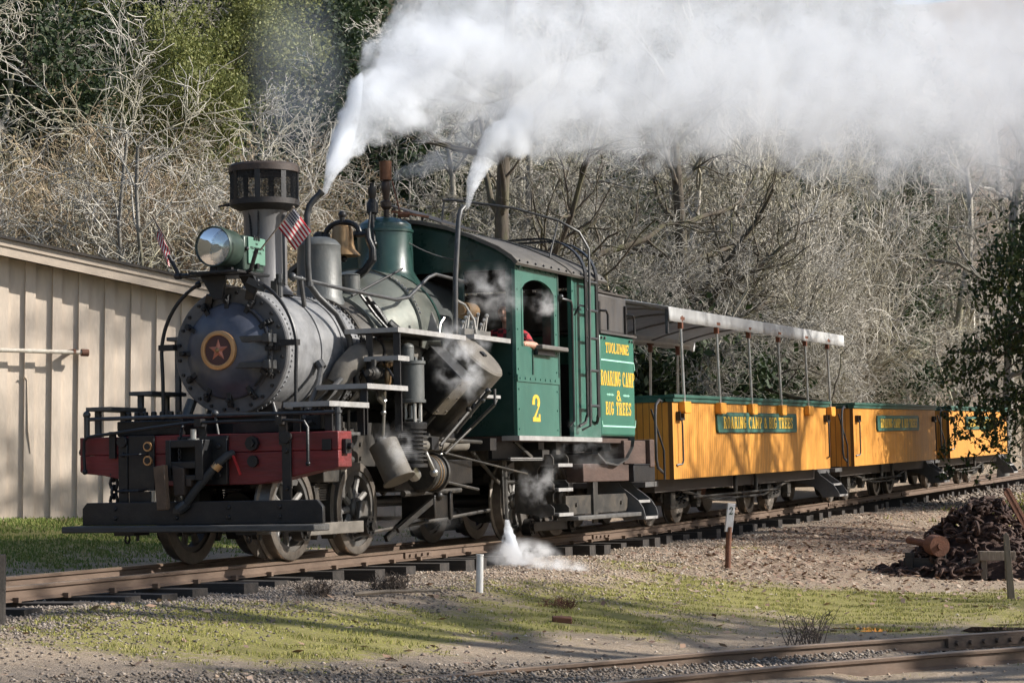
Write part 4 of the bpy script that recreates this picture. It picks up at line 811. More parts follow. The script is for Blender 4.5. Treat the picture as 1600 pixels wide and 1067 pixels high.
# near wall as a panel with an arched window opening, split into rails and panels
CX0, CX1, WX0, WX1 = -3.53, -4.70, -3.70, -4.60
Z0, ZS, ZW0, ZSP, ZWT, ZT = 1.085, 1.655, 1.985, 2.56, 2.68, 2.815
def arch(n=10):
    return [(WX0 + (WX1 - WX0) * t, ZSP + (ZWT - ZSP) * sin(pi * t) ** .6) for t in np.linspace(0, 1, n + 1)]
for sgn in (1, -1):
    a, b = sgn * (YC - .035), sgn * YC
    s = MB(); s.bx(CX0, CX1, a, b, Z0, ZS); lower = P_('cab_side_panel', s, CABG)
    s = MB(); s.bx(CX0, CX1, a, b, ZS + .003, ZW0)
    s.bx(CX0, WX0, a, b, ZW0 + .0005, ZT); s.bx(WX1, CX1, a, b, ZW0 + .0005, ZT)
    A = arch()
    for i in range(len(A) - 1): s.prism([A[i], A[i + 1], (A[i + 1][0], ZT), (A[i][0], ZT)], 'y', a, b)
    P_('cab_window_panel', s, CABG)
    s = MB(); s.bx(CX0, CX1 - .0, b, b + sgn * .012, ZS - .03, ZS + .04); bolts(s, [(x, b + sgn * .012, ZS + .005) for x in np.arange(CX0 - .06, CX1, -.14)], (0, sgn, 0), .014, .008); P_('belt_rail', s, CABG)
    s = MB(); s.bx(-3.98, -3.955, b, b + sgn * .01, ZS + .05, ZW0 - .03); P_('panel_strip', s, DKGREEN)
    s = MB(); s.bx(WX0 - .28, WX1 - .13, b - sgn * .06, b + sgn * .11, ZW0 - .02, ZW0 + .025); P_('arm_rest', s, mat('arm_rest_wood', (.12, .11, .10), .6, 0, .25, 9, .1, 40), bevel=.01)
    s = MB(); s.bx(WX0 - .3, WX1 + .12, b + sgn * .012, b + sgn * .05, ZW0 - .075, ZW0 - .022); P_('arm_rest_bracket', s, BLACK)
    s = MB()
    for x in (WX0 - .0, WX1): s.bx(x - .016, x + .016, b - sgn * .03, b + sgn * .008, ZW0, ZSP)
    P_('window_stile', s, CABG)
    s = MB(); bolts(s, [(x, b, z) for x in (CX0 - .05, CX1 + .05) for z in np.arange(1.15, 2.8, .2)] + [(x, b, 2.775) for x in np.arange(CX0 - .1, CX1, -.15)], (0, sgn, 0), .012, .008); P_('cab_rivets', s, CABG)
    # door opening, then the rear locker wall
    s = MB(); s.bx(-5.10, -5.98, a, b, Z0, ZT); P_('rear_cab_panel', s, CABG)
    s = MB(); s.bx(-5.10, -5.14, b, b + sgn * .014, Z0, ZT); bolts(s, [(-5.12, b + sgn * .014, z) for z in np.arange(1.2, 2.8, .16)], (0, sgn, 0), .012, .01); P_('door_post', s, CABG)
    s = MB(); s.bx(-4.70, -4.74, sgn * 1.05, b + sgn * .004, Z0, ZT); P_('door_jamb', s, DKGREEN)  # jamb faces forward; its shade is put into the darker green
    s = MB(); s.tube([(-4.74, b + sgn * .03, 2.53), (-4.80, b + sgn * .07, 2.52), (-4.93, b + sgn * .07, 2.515), (-4.96, b + sgn * .07, 2.47), (-4.96, b + sgn * .07, 1.25), (-4.94, b + sgn * .03, 1.2)], .013, 8); s.sph((-4.74, b + sgn * .03, 2.55), .028); P_('door_handrail', s, PIPEM)
    s = MB(); s.tube([(-5.16, b + sgn * .02, 2.38), (-5.17, b + sgn * .07, 2.47), (-5.22, b + sgn * .07, 2.49), (-5.45, b + sgn * .05, 2.49)], .012, 8); P_('grab_iron', s, BLACK)
    s = MB(); s.bx(CX0 + .03, -4.72, sgn * 1.06, b + sgn * .03, Z0 - .05, Z0 - .002); s.bx(-4.72, -5.93, sgn * 1.0, b + sgn * .03, Z0 - .05, Z0 - .002); P_('cab_sill', s, EDGEW)
lettering('cab_number', '2', loco, YELLOW, -3.925, -4.165, 1.23, 1.505, YC, t=.2, depth=.002)
lettering('cab_number', '2', loco, YELLOW, -4.165, -3.925, 1.23, 1.505, -YC - .002, t=.2, depth=.002)
s = MB(); s.bx(CX0 + .0, -7.0, -1.18, 1.18, 1.03, 1.08); P_('cab_floor', s, BROWNW)
# front wall: below the boards, sides and the arched top with two window openings
s = MB()
for sgn in (1, -1):
    s.bx(CX0 - .03, CX0, sgn * .60, sgn * 1.183, 1.085, 2.04)
    s.bx(CX0 - .031, CX0 - .001, sgn * 1.115, sgn * 1.184, 2.041, 2.80); s.bx(CX0 - .031, CX0 - .001, sgn * .60, sgn * .66, 2.041, 2.80)
P_('cab_front_panel', s, DKGREEN, bevel=.004)  # front wall's shade is put into a darker green than the cab sides
top = [(y * .985, z - .012) for y, z in ROOFP]
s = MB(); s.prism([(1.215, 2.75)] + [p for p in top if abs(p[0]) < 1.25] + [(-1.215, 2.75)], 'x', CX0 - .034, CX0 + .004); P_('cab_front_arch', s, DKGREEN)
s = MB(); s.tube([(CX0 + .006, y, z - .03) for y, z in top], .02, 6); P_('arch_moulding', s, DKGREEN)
s = MB(); s.prism([(1.215, 2.75)] + [p for p in top if abs(p[0]) < 1.25] + [(-1.215, 2.75)], 'x', -5.98, -5.95); s.bx(-5.98, -5.95, -1.18, 1.18, 1.09, 1.9); P_('cab_rear_wall', s, BLACK)
# roof
def shell(P0, th, x0, x1, mb):
    n = len(P0); o = [(y * 1.0, z) for y, z in P0]; i = [(y * .985, z - th) for y, z in P0]
    mb.prism(o + i[::-1], 'x', x0, x1); return mb
rs = MB()
for k in range(len(ROOFP) - 1):
    (y0, z0), (y1, z1) = ROOFP[k], ROOFP[k + 1]
    rs.prism([(y0, z0), (y1, z1), (y1 * .985, z1 - .022), (y0 * .985, z0 - .022)], 'x', -6.08, CX0 + .13)
P_('cab_roof', rs, ROOFM, angle=40)
for x in (CX0 + .12, -4.95, -5.75):
    s = MB(); s.tube([(x, y, z + .004) for y, z in ROOFP], .014, 5); P_('roof_seam', s, ROOFM)
s = MB(); bolts(s, [(x, 1.285, 2.825) for x in np.arange(-3.5, -6.0, -.22)], (0, .8, .5), .012, .012); P_('roof_rivets', s, BLACK)
s = MB(); s.prism([(-.30, 3.53), (.36, 3.285), (.36, 3.27), (-.30, 3.515)], 'x', -3.68, -4.7); s.cyl((-3.9, -.27, 3.2), (-3.9, -.27, 3.5), .015, n=6); s.cyl((-4.6, -.27, 3.2), (-4.6, -.27, 3.5), .015, n=6); P_('roof_hatch', s, mat('hatch_plate', (.14, .12, .10), .7, .1, .2, 8, .1, 40))
# inside the cab
s = MB(); s.lathe([(0, 0), (0, .60), (.04, .63), (.1, .63)], (-3.95, 0, 2.0), (1, 0, 0), 32); s.bx(-3.88, -4.0, -.55, .55, 1.1, 2.0); s.cyl((-3.95, -.1, 1.55), (-4.02, -.1, 1.55), .22, n=20); s.cyl((-3.98, .2, 2.3), (-4.05, .2, 2.3), .09, n=16); s.cyl((-3.98, -.2, 2.35), (-4.05, -.2, 2.35), .09, n=16); s.bar((-4.0, .1, 2.1), (-4.45, .45, 2.25), .03, .03); P_('backhead', s, BLACK)
s = MB(); s.bx(-4.05, -4.5, .62, 1.05, 1.5, 1.56); s.bx(-4.05, -4.5, .62, 1.05, 1.085, 1.5); P_('seat_box', s, DKGREEN, bevel=.01)
# ladder to the tank with bars that arch over the roof
for x in (-5.36, -5.70):
    s = MB(); pts = [(x, 1.30, 1.30), (x, 1.30, 2.80)] + [(x + 0.0 - .10 * t, 1.30 - .62 * (1 - cos(t * pi / 2)), 2.80 + .46 * sin(t * pi / 2)) for t in np.linspace(.08, 1, 9)] + [(x - .4, .2, 3.29)]
    P3 = [vec(p) for p in pts]
    for k in range(len(P3) - 1): s.bar(P3[k], P3[k + 1] + (P3[k + 1] - P3[k]) * .02, .075, .016, (0, 1, .4) if k < 1 else np.cross(P3[k + 1] - P3[k], (1, 0, 0)))
    P_('ladder_rail', s, BLACK)
for z in (1.42, 1.80, 2.15, 2.45, 2.76):
    s = MB(); s.cyl((-5.36, 1.30, z), (-5.70, 1.30, z), .016, n=8); P_('ladder_rung', s, PIPEM)
s = MB(); s.tube([(-5.36, 1.29, 1.32), (-5.33, 1.28, 1.24), (-5.25, 1.24, 1.2)], .018, 6); s.tube([(-5.70, 1.29, 1.32), (-5.74, 1.27, 1.27), (-5.82, 1.23, 1.24)], .018, 6); P_('ladder_foot', s, BLACK)
s = MB(); s.tube([(-5.28, 1.26, 1.16), (-5.26, 1.36, 1.2), (-5.30, 1.37, 2.9), (-5.32, 1.36, 3.1), (-5.25, 1.28, 3.28), (-5.1, 1.1, 3.40), (-4.8, .7, 3.53), (-4.4, .2, 3.60), (-4.3, 0.1, 3.60)], .014, 8); s.tube([(-4.35, .1, 3.60), (-4.3, .08, 3.28)], .012, 6); s.tube([(-5.1, 1.1, 3.40), (-4.95, 1.05, 3.0)], .010, 6); P_('roof_grab_rail', s, PIPEM)
# --- fuel and water tank behind the cab
s = MB(); s.bx(-6.0, -7.18, -1.215, 1.215, 1.10, 2.235); P_('water_tank', s, mat('tank_green_paint', (.032, .135, .095), .34, 0, .14, 3, .03, 25, stain=(.05, .17, .115), sscale=2.4, samt=.6, coat=.15, stretch=(1, 1, .2)), bevel=.03)
s = MB(); s.bx(-5.985, -7.22, -1.235, 1.24, 2.237, 2.262); bolts(s, [(x, 1.222, 2.19) for x in (-6.05, -6.16, -7.0, -7.1)], (0, 1, 0), .018, .012); P_('tank_rim', s, TANKM)
s = MB(); s.bx(-5.99, -7.10, -1.12, 1.16, 2.263, 2.70); P_('fuel_bunker', s, TANKM, bevel=.03)
s = MB(); s.bx(-5.98, -7.12, -1.13, 1.17, 2.702, 2.725)
rr_ = random.Random(8)
for k in range(60): x, y = -6.0 - rr_.random() * 1.1, rr_.uniform(-.9, 1.15); s.obox((x, y, 2.735), (rr_.uniform(.02, .07), 0, 0), (0, rr_.uniform(.02, .06), 0), (.01 * rr_.random(), 0, rr_.uniform(.008, .03)))
P_('bunker_top_debris', s, mat('soot_debris', (.05, .042, .036), .9, 0, .4, 20, .3, 40), smooth=False)
for x in (-6.12, -7.02):
    s = MB(); s.bx(x - .025, x + .025, 1.16, 1.185, 2.27, 2.6); s.tube([(x, 1.18, 2.5), (x - .03, 1.25, 2.49), (x - .08, 1.25, 2.45), (x - .08, 1.25, 2.28)], .014, 8); P_('bunker_grab', s, BLACK)
yt = 1.2155
s = MB(); s.bx(-6.03, -7.15, yt, yt + .003, 1.94, 1.956); s.bx(-6.05, -7.15, yt, yt + .003, 1.205, 1.222)
for a, b in (((-6.03, 1.27), (-6.05, 1.21)), ((-7.15, 1.94), (-7.17, 1.86)), ((-7.15, 1.21), (-7.17, 1.29))): s.prism([a, (a[0] - .012, a[1]), (b[0] - .012, b[1]), b], 'y', yt, yt + .003)
P_('tank_lining', s, PALEG, smooth=False)
lettering('tank_lettering', 'TUOLUMNE', loco, YELLOW, -6.19, -6.97, 2.03, 2.145, yt, gap=.07, t=.14, depth=.002)
lettering('tank_lettering', 'ROARING CAMP', loco, YELLOW, -6.02, -7.15, 1.665, 1.83, yt, gap=.09, t=.19, depth=.002)
lettering('tank_lettering', '&', loco, YELLOW, -6.53, -6.67, 1.50, 1.62, yt, t=.2, depth=.002)
lettering('tank_lettering', 'BIG TREES', loco, YELLOW, -6.16, -7.02, 1.34, 1.485, yt, gap=.12, t=.19, depth=.002)
s = MB()
for x0, x1 in ((-6.20, -6.44), (-6.75, -6.98)):
    s.bx(x0, x1, yt, yt + .002, 1.562, 1.57)
    for k in range(4):
        x = x0 + (x1 - x0) * (.15 + .22 * k); s.bx(x - .006, x + .006, yt, yt + .0025, 1.55, 1.582)
P_('tank_ornament', s, PALEG, smooth=False)
# --- rear frame, beam and the passenger style steps
s = MB(); s.bx(-6.75, -7.5, .9, 1.22, .79, 1.06); P_('rear_side_plate', s, BROWNW, bevel=.01)
s = MB(); s.bx(-7.52, -7.68, -1.27, 1.27, .75, 1.075); P_('rear_beam', s, BROWNW, bevel=.01)
s = MB(); s.bx(-5.45, -6.95, 1.0, 1.2, .60, .80); P_('lower_timber', s, BROWNW, bevel=.01)
s = MB(); s.bx(-6.96, -7.72, .95, 1.255, .585, .775); s.bx(-6.955, -7.725, .96, 1.265, .777, .79); P_('rear_step_box', s, BLACK, bevel=.006)
s = MB(); s.prism([(-5.0, .26), (-5.0, .46), (-6.92, .46), (-7.0, .40), (-7.0, .32), (-6.92, .26)], 'y', 1.12, 1.16); bolts(s, [(-5.3, 1.16, .36), (-6.75, 1.16, .36)], (0, 1, 0), .025, .02); P_('rear_foot_riser', s, DUSTY)
s = MB(); s.bx(-4.95, -7.1, 1.08, 1.32, .20, .245); P_('rear_foot_tread', s, BOARD, bevel=.008)
s = MB(); s.bx(-5.78, -5.92, 1.161, 1.19, .15, .62); P_('foot_hanger', s, DUSTY, bevel=.005)
for x in (-4.56, -5.0):
    s = MB(); s.prism([(.76, .30), (.76, .90), (1.17, .90), (1.20, .86), (1.20, .79), (1.06, .79), (1.02, .74), (1.02, .63), (1.16, .63), (1.20, .59), (1.20, .53), (1.06, .53), (1.02, .48), (1.02, .38), (1.16, .38), (1.20, .34), (1.20, .27), (1.05, .25)], 'x', x - .01, x + .01); P_('step_cheek', s, DUSTY, bevel=.004)
for z in (.79, .535, .275):
    s = MB(); s.bx(-4.57, -4.99, 1.0, 1.235, z - .015, z + .012); P_('step_tread', s, BOARD, bevel=.003); s = MB(); s.bx(-4.57, -4.99, 1.2355, 1.248, z - .022, z + .013); P_('step_nosing', s, EDGEW)
s = MB(); s.bx(-4.5, -4.7, .95, 1.1, .85, .95); s.bx(-4.9, -5.02, .95, 1.1, .9, 1.03); s.bx(-4.6, -4.95, .9, 1.0, .9, .96); P_('step_bracket', s, DUSTY)
s = MB(); s.prism([(-3.62, 1.03), (-3.62, .86), (-4.45, .86), (-4.45, 1.03)], 'y', .86, .9); s.bx(-3.55, -4.5, .86, 1.12, .842, .858); P_('ash_pan_side', s, BLACK)
s = MB(); s.bx(-3.58, -4.45, 1.09, 1.12, .838, .866); P_('ash_pan_edge', s, EDGEW)
s = MB(); s.bar((-3.85, 1.05, 1.03), (-4.2, 1.1, .87), .02, .03); s.cyl((-3.9, .9, .86), (-3.95, .9, .25), .045, .03, n=10); s.cyl((-3.75, .95, .84), (-3.78, .95, .30), .012, n=6); P_('blow_down_pipe', s, DUSTY)
# scooped fender above the rear wheels
s = MB()
pts = [(-5.75, .90), (-6.0, .80), (-6.4, .77), (-6.75, .84), (-6.95, .97), (-7.0, 1.08)]
for k in range(5): s.prism([pts[k], pts[k + 1], (pts[k + 1][0] - .012, pts[k + 1][1] + .02), (pts[k][0] - .01, pts[k][1] + .02)], 'y', .8, 1.26)
P_('scoop_fender', s, PIPEM)
def side_steps(parent, xa, xb, y0, z0, m=STEPM, sgn=1, ztop=.60):
    """two curved cheeks that sweep outwards and down, with treads between"""
    prof = [(y0 - .42, ztop), (y0 - .05, ztop), (y0 + .0, ztop - .07), (y0 + .10, ztop - .14), (y0 + .20, ztop - .22), (y0 + .26, ztop - .31), (y0 + .28, z0 + .05), (y0 + .27, z0), (y0 + .02, z0 - .01), (y0 - .02, z0 + .06), (y0 - .1, z0 + .14), (y0 - .24, z0 + .2), (y0 - .42, z0 + .22)]
    for x in (xa, xb):
        s = MB(); s.prism([(sgn * y, z) for y, z in prof], 'x', x - .009, x + .009); s.build('step_cheek', m, parent, bevel=.003)
    for dy, z in ((.03, z0 + .02), (-.06, z0 + .02 + (ztop - z0) * .42)):
        s = MB(); s.bx(xa - .012, xb + .012, sgn * (y0 + dy), sgn * (y0 + dy + .24), z - .012, z + .012); s.build('step_tread', BOARD, parent, bevel=.003)
        s = MB(); s.bx(xa - .012, xb + .012, sgn * (y0 + dy + .2405), sgn * (y0 + dy + .253), z - .018, z + .013); s.build('step_nosing', EDGEW, parent)
for sgn in (1, -1): side_steps(loco, -7.02, -7.48, 1.08, .16, STEPM, sgn)
# drawbar
s = MB(); s.bx(-7.68, -8.55, -.08, .08, .5, .62); s.cyl((-8.1, 0, .45), (-8.1, 0, .75), .04, n=8); P_('drawbar', s, BLACK)

# ------------------------------------------------------------------ flags
FLAGM = bpy.data.materials.new('stars_and_stripes'); FLAGM.use_nodes = True
def flag_material():
    t = FLAGM.node_tree; N = t.nodes; L = t.links; b = N['Principled BSDF']; b.inputs['Roughness'].default_value = .8
    uv = N.new('ShaderNodeUVMap'); sp_ = N.new('ShaderNodeSeparateXYZ'); L.new(uv.outputs[0], sp_.inputs[0])
    def math_(op, a, bb=None):
        n = N.new('ShaderNodeMath'); n.operation = op
        for i, q in enumerate((a, bb)):
            if q is None: continue
            if isinstance(q, (int, float)): n.inputs[i].default_value = q
            else: L.new(q, n.inputs[i])
        return n.outputs[0]
    u, v = sp_.outputs[0], sp_.outputs[1]
    st_ = math_('MODULO', math_('FLOOR', math_('MULTIPLY', v, 13)), 2)            # 0 red, 1 white
    mx = N.new('ShaderNodeMix'); mx.data_type = 'RGBA'; L.new(st_, mx.inputs[0]); mx.inputs[6].default_value = (.42, .015, .03, 1); mx.inputs[7].default_value = (.72, .70, .68, 1)
    can = math_('MULTIPLY', math_('LESS_THAN', u, .42), math_('GREATER_THAN', v, 6 / 13))
    cu = math_('SUBTRACT', math_('FRACT', math_('MULTIPLY', u, 6 / .42)), .5); cv = math_('SUBTRACT', math_('FRACT', math_('MULTIPLY', math_('SUBTRACT', v, 6 / 13), 5 * 13 / 7)), .5)
    r = math_('SQRT', math_('ADD', math_('MULTIPLY', cu, cu), math_('MULTIPLY', cv, cv)))
    star = math_('LESS_THAN', r, .3)
    m2 = N.new('ShaderNodeMix'); m2.data_type = 'RGBA'; L.new(star, m2.inputs[0]); m2.inputs[6].default_value = (.012, .018, .06, 1); m2.inputs[7].default_value = (.72, .70, .68, 1)
    m3 = N.new('ShaderNodeMix'); m3.data_type = 'RGBA'; L.new(can, m3.inputs[0]); L.new(mx.outputs[2], m3.inputs[6]); L.new(m2.outputs[2], m3.inputs[7])
    L.new(m3.outputs[2], b.inputs['Base Color'])
    tr = N.new('ShaderNodeBsdfTranslucent'); L.new(m3.outputs[2], tr.inputs[0]); ms = N.new('ShaderNodeMixShader'); ms.inputs[0].default_value = .25
    L.new(b.outputs[0], ms.inputs[1]); L.new(tr.outputs[0], ms.inputs[2]); L.new(ms.outputs[0], N['Material Output'].inputs[0])
flag_material()
def make_flag(base, tip, hoist, fly_dir, fly_len, label, droop):
    root = tag(empty('flag', base), label, 'flag', 'flags at the headlight')
    base, tip = vec(base), vec(tip); d = tip - base
    s = MB(); s.cyl((0, 0, 0), d, .008, .006, n=8); s.sph(d, .014, 8, 6); s.build('flag_pole', OLDW, root)
    n, m = 16, 10; V = []; UV = []
    fd = vec(fly_dir); fd /= np.linalg.norm(fd); side = np.cross(d, fd); side /= np.linalg.norm(side)
    for i in range(n + 1):
        for j in range(m + 1):
            u, v = i / n, j / m
            p = d * (1 - hoist * (1 - v)) + fd * fly_len * u + side * (.030 * sin(u * 9 + v * 2.2) * u ** .6) + vec((0, 0, -droop * u * u * fly_len)); V.append(p); UV.append((u, v))
    F = [(i * (m + 1) + j, (i + 1) * (m + 1) + j, (i + 1) * (m + 1) + j + 1, i * (m + 1) + j + 1) for i in range(n) for j in range(m)]
    me = bpy.data.meshes.new('flag_cloth'); me.from_pydata([tuple(v) for v in V], [], F); me.materials.append(FLAGM); uvl = me.uv_layers.new(name='UVMap')
    for lp in me.loops: uvl.data[lp.index].uv = UV[lp.vertex_index]
    me.polygons.foreach_set('use_smooth', [True] * len(F))
    o = link('flag_cloth', me, root); sd = o.modifiers.new('thickness', 'SOLIDIFY'); sd.thickness = .002
    return root
make_flag((.24, .35, 2.66), (.16, .62, 3.02), .47, (-.45, .36, -.60), .235, 'small striped flag on a slanting pole in front of the smoke stack', .1)
make_flag((.24, -.51, 2.68), (.22, -.72, 2.98), .5, (-.1, .18, -.75), .28, 'small striped flag on the far side of the headlight, left of it', .1)

# ------------------------------------------------------------------ the driver in the cab
def skin_body(name, joints, edges, material, parent, root=0, sub=2):
    me = bpy.data.meshes.new(name); me.from_pydata([j[0] for j in joints], edges, []); o = link(name, me, parent)
    o.modifiers.new('skin', 'SKIN'); 
    for i, j in enumerate(joints):
        r = j[1]; o.data.skin_vertices[0].data[i].radius = r if hasattr(r, '__len__') else (r, r)
    o.data.skin_vertices[0].data[root].use_root = True
    sb = o.modifiers.new('sub', 'SUBSURF'); sb.levels = sub; sb.render_levels = sub
    me.materials.append(material); return o
SKIN = mat('skin', (.48, .26, .18), .55, 0, .12, 20)
PLAID = bpy.data.materials.new('red_plaid'); PLAID.use_nodes = True
_t = PLAID.node_tree; _b = _t.nodes['Principled BSDF']; _b.inputs['Roughness'].default_value = .85
_tc = _t.nodes.new('ShaderNodeTexCoord'); _ch = _t.nodes.new('ShaderNodeTexChecker'); _ch.inputs['Scale'].default_value = 16; _ch.inputs['Color1'].default_value = (.38, .02, .03, 1); _ch.inputs['Color2'].default_value = (.05, .008, .012, 1)
_t.links.new(_tc.outputs['Object'], _ch.inputs[0]); _t.links.new(_ch.outputs[0], _b.inputs['Base Color'])
drv = tag(empty('person', (-4.2, .82, 1.60)), 'person in a red checked shirt leaning an arm on the cab window sill', 'person')
J = [((0, 0, .02), (.15, .13)), ((.02, 0, .22), (.155, .125)), ((.03, 0, .42), (.18, .13)), ((.04, 0, .55), (.12, .10)), ((.05, 0, .62), (.062, .062)),
     ((.05, .20, .54), (.078, .078)), ((.10, .30, .36), (.062, .062)), ((.05, -.20, .52), (.078, .078)), ((.18, -.26, .30), (.06, .06)), ((.36, -.18, .26), (.045, .045)),
     ((.20, .10, .0), (.10, .09)), ((.42, .12, -.02), (.075, .075)), ((.46, .12, -.36), (.06, .06)), ((.50, .12, -.44), (.05, .05)), ((.20, -.10, .0), (.10, .09)), ((.42, -.12, -.02), (.075, .075)), ((.46, -.12, -.36), (.06, .06)), ((.50, -.12, -.44), (.05, .05))]
E_ = [(0, 1), (1, 2), (2, 3), (3, 4), (3, 5), (5, 6), (3, 7), (7, 8), (8, 9), (0, 10), (10, 11), (11, 12), (12, 13), (0, 14), (14, 15), (15, 16), (16, 17)]
skin_body('body', J, E_, PLAID, drv)
skin_body('forearm', [((.10, .30, .37), .054), ((.10, .36, .40), .05), ((.18, .37, .425), .045), ((.30, .34, .435), .034), ((.345, .325, .435), .036), ((.40, .31, .43), .03)], [(0, 1), (1, 2), (2, 3), (3, 4), (4, 5)], SKIN, drv)
for k in range(4): skin_body('finger', [((.385, .295 + .022 * k, .432), .011), ((.43, .29 + .024 * k, .437), .010), ((.455, .288 + .024 * k, .418), .009)], [(0, 1), (1, 2)], SKIN, drv, sub=1)
skin_body('thumb', [((.35, .295, .44), .012), ((.385, .265, .445), .011), ((.41, .26, .435), .009)], [(0, 1), (1, 2)], SKIN, drv, sub=1)
hd = MB(); hd.sph((.10, .02, .79), (.095, .078, .118), 20, 14); hd.sph((.185, .02, .775), (.022, .015, .028), 8, 6); hd.sph((.10, .10, .785), (.02, .012, .032), 8, 6); hd.sph((.10, -.06, .785), (.02, .012, .032), 8, 6); hd.sph((.14, .02, .71), (.045, .045, .04), 10, 8); hd.cyl((.06, .02, .62), (.075, .02, .74), .055, n=14); head = hd.build('head', SKIN, drv)
s = MB(); s.sph((.178, .045, .80), .012, 8, 6); s.sph((.178, -.005, .80), .012, 8, 6); s.build('eyes', mat('eye_dark', (.03, .02, .018), .3, 0, .1, 9), head)
s = MB(); s.lathe([(0, .098), (.02, .103), (.06, .1), (.09, .07), (.1, 0)], (.085, .02, .835), (0, 0, 1), 20); s.prism([(.12, -.06), (.23, -.04), (.24, .02), (.23, .08), (.12, .10)], 'z', .838, .85); s.build('cap', mat('cap_dark', (.03, .03, .04), .8, 0, .2, 20), head)
s = MB(); s.sph((.06, .02, .775), (.088, .083, .10), 14, 10); s.build('hair', mat('hair_grey', (.12, .11, .10), .8, 0, .2, 30), head)
# ------------------------------------------------------------------ passenger cars
def car(xf, length, label, canopy=False, seed=1):
    xr = xf - length; slope = (float(grade(xr)) - float(grade(xf))) / length
    root = tag(empty('passenger_car', (xf, 0, float(grade(xf))), (CANT, math.atan(slope), 0)), label, 'train car', 'open passenger cars')
    L_ = length; H0, H1 = .60, 1.535; Wd_ = 1.2
    for sgn in (1, -1):
        s = MB(); s.bx(-L_, 0, sgn * (Wd_ - .05), sgn * Wd_, H0, H1); s.build('side_wall', ORANGE, root)
        s = MB(); s.bx(-L_ - .02, .02, sgn * (Wd_ - .08), sgn * (Wd_ + .025), H1 + .002, H1 + .05); s.bx(-L_ - .03, .03, sgn * (Wd_ - .10), sgn * (Wd_ + .045), H1 + .052, H1 + .092); s.build('cap_rail', CARGREEN, root, bevel=.004)
    for x in (-.055, -L_ + .005):
        s = MB(); s.bx(x, x + .05, -Wd_ + .052, Wd_ - .052, H0, H1); s.build('end_wall', ORANGEE, root)
        s = MB(); s.bx(x - .03, x + .06, -Wd_ + .1, Wd_ - .1, H1 + .002, H1 + .05); s.bx(x - .03, x + .06, -Wd_ + .1, Wd_ - .1, H1 + .053, H1 + .09); s.build('cap_rail', CARGREEN, root)
    s = MB(); s.bx(-L_ + .06, -.06, -1.14, 1.14, H0, H0 + .05); s.build('floor', BROWNW, root)
    for k in range(int((L_ - .8) / .95)):
        x = -.7 - .95 * k; s = MB(); s.bx(x - .2, x + .2, -1.1, 1.1, 1.0, 1.04); s.bx(x - .03, x + .03, -1.1, 1.1, 1.04, 1.45); s.build('bench', BROWNW, root)
    for sgn in (1, -1):
        s = MB(); s.bx(-L_, 0, sgn * .80, sgn * .95, H0 - .16, H0 - .002); s.build('sill_beam', mat('car_sill_dark', (.05, .038, .03), .7, 0, .3, 8, .1, 40), root)
    s = MB(); s.bx(-L_ - .75, -L_, -1.0, 1.0, H0 - .08, H0 - .02); s.bx(0, .5, -1.0, 1.0, H0 - .08, H0 - .02); s.build_each('end_platform', STEPM, root)
    # sign board
    c = -L_ * .505 if canopy else -L_ * .50; w = 2.0 if canopy else 1.72
    if canopy: c = -3.79
    z0, z1 = 1.155, 1.425
    s = MB(); s.prism([(c - w, z0 + .05), (c - w + .04, z0), (c + w - .04, z0), (c + w, z0 + .05), (c + w, z1 - .05), (c + w - .04, z1), (c - w + .04, z1), (c - w, z1 - .05)], 'y', 1.202, 1.232); sg = s.build('sign_board', CARGREEN, root, bevel=.006)
    s = MB()
    for (x0, x1, za, zb) in ((c - w + .03, c + w - .03, z1 - .035, z1 - .02), (c - w + .03, c + w - .03, z0 + .02, z0 + .035), (c - w + .03, c - w + .05, z0 + .036, z1 - .036), (c + w - .05, c + w - .03, z0 + .036, z1 - .036)): s.bx(x0, x1, 1.2325, 1.235, za, zb)
    s.build('sign_border', mat('sign_border_green', (.05, .16, .12), .5, 0, .1, 9), sg)
    lettering('sign_lettering', 'ROARING CAMP & BIG TREES', sg, YELLOW, c + w * .87, c - w * .87, z0 + .058, z1 - .058, 1.2325, gap=.12, t=.17, depth=.003)
    # hand irons, lamp brackets
    for x, q in ((-.22, 1), (-L_ + .25, -1)):
        s = MB(); s.bx(x - .09, x - .07, 1.2, 1.26, 1.34, 1.42); s.bx(x + .07, x + .09, 1.2, 1.26, 1.34, 1.42); s.bx(x - .09, x + .09, 1.2, 1.262, 1.315, 1.34); s.build('lamp_bracket', BLACK, root)
        s = MB(); s.tube([(x, 1.2, 1.33), (x, 1.25, 1.31), (x, 1.255, 1.25), (x, 1.255, .82), (x + .03 * q, 1.25, .78), (x + .12 * q, 1.205, .77)], .012, 8); s.build('grab_iron', BLACK, root)
    for q, xe in ((1, 0), (-1, -L_)):
        for sgn in (1, -1):
            s = MB(); s.tube([(xe + q * .02, sgn * 1.08, 1.54), (xe + q * .2, sgn * 1.1, 1.56), (xe + q * .33, sgn * 1.1, 1.5), (xe + q * .36, sgn * 1.1, 1.38), (xe + q * .36, sgn * 1.1, .85), (xe + q * .31, sgn * 1.1, .75), (xe + q * .1, sgn * 1.1, .68)], .018, 8); s.build('end_handrail', PIPEM, root)
            s = MB(); s.tube([(xe + q * .3, sgn * 1.03, 1.45), (xe + q * .12, sgn * 1.12, .95), (xe + q * .12, sgn * 1.12, .6)], .013, 8); s.build('stay_rod', BLACK, root)
    for sgn in (1, -1): side_steps(root, -L_ - .0, -L_ - .55, 1.05, .16, STEPM, sgn, .56)
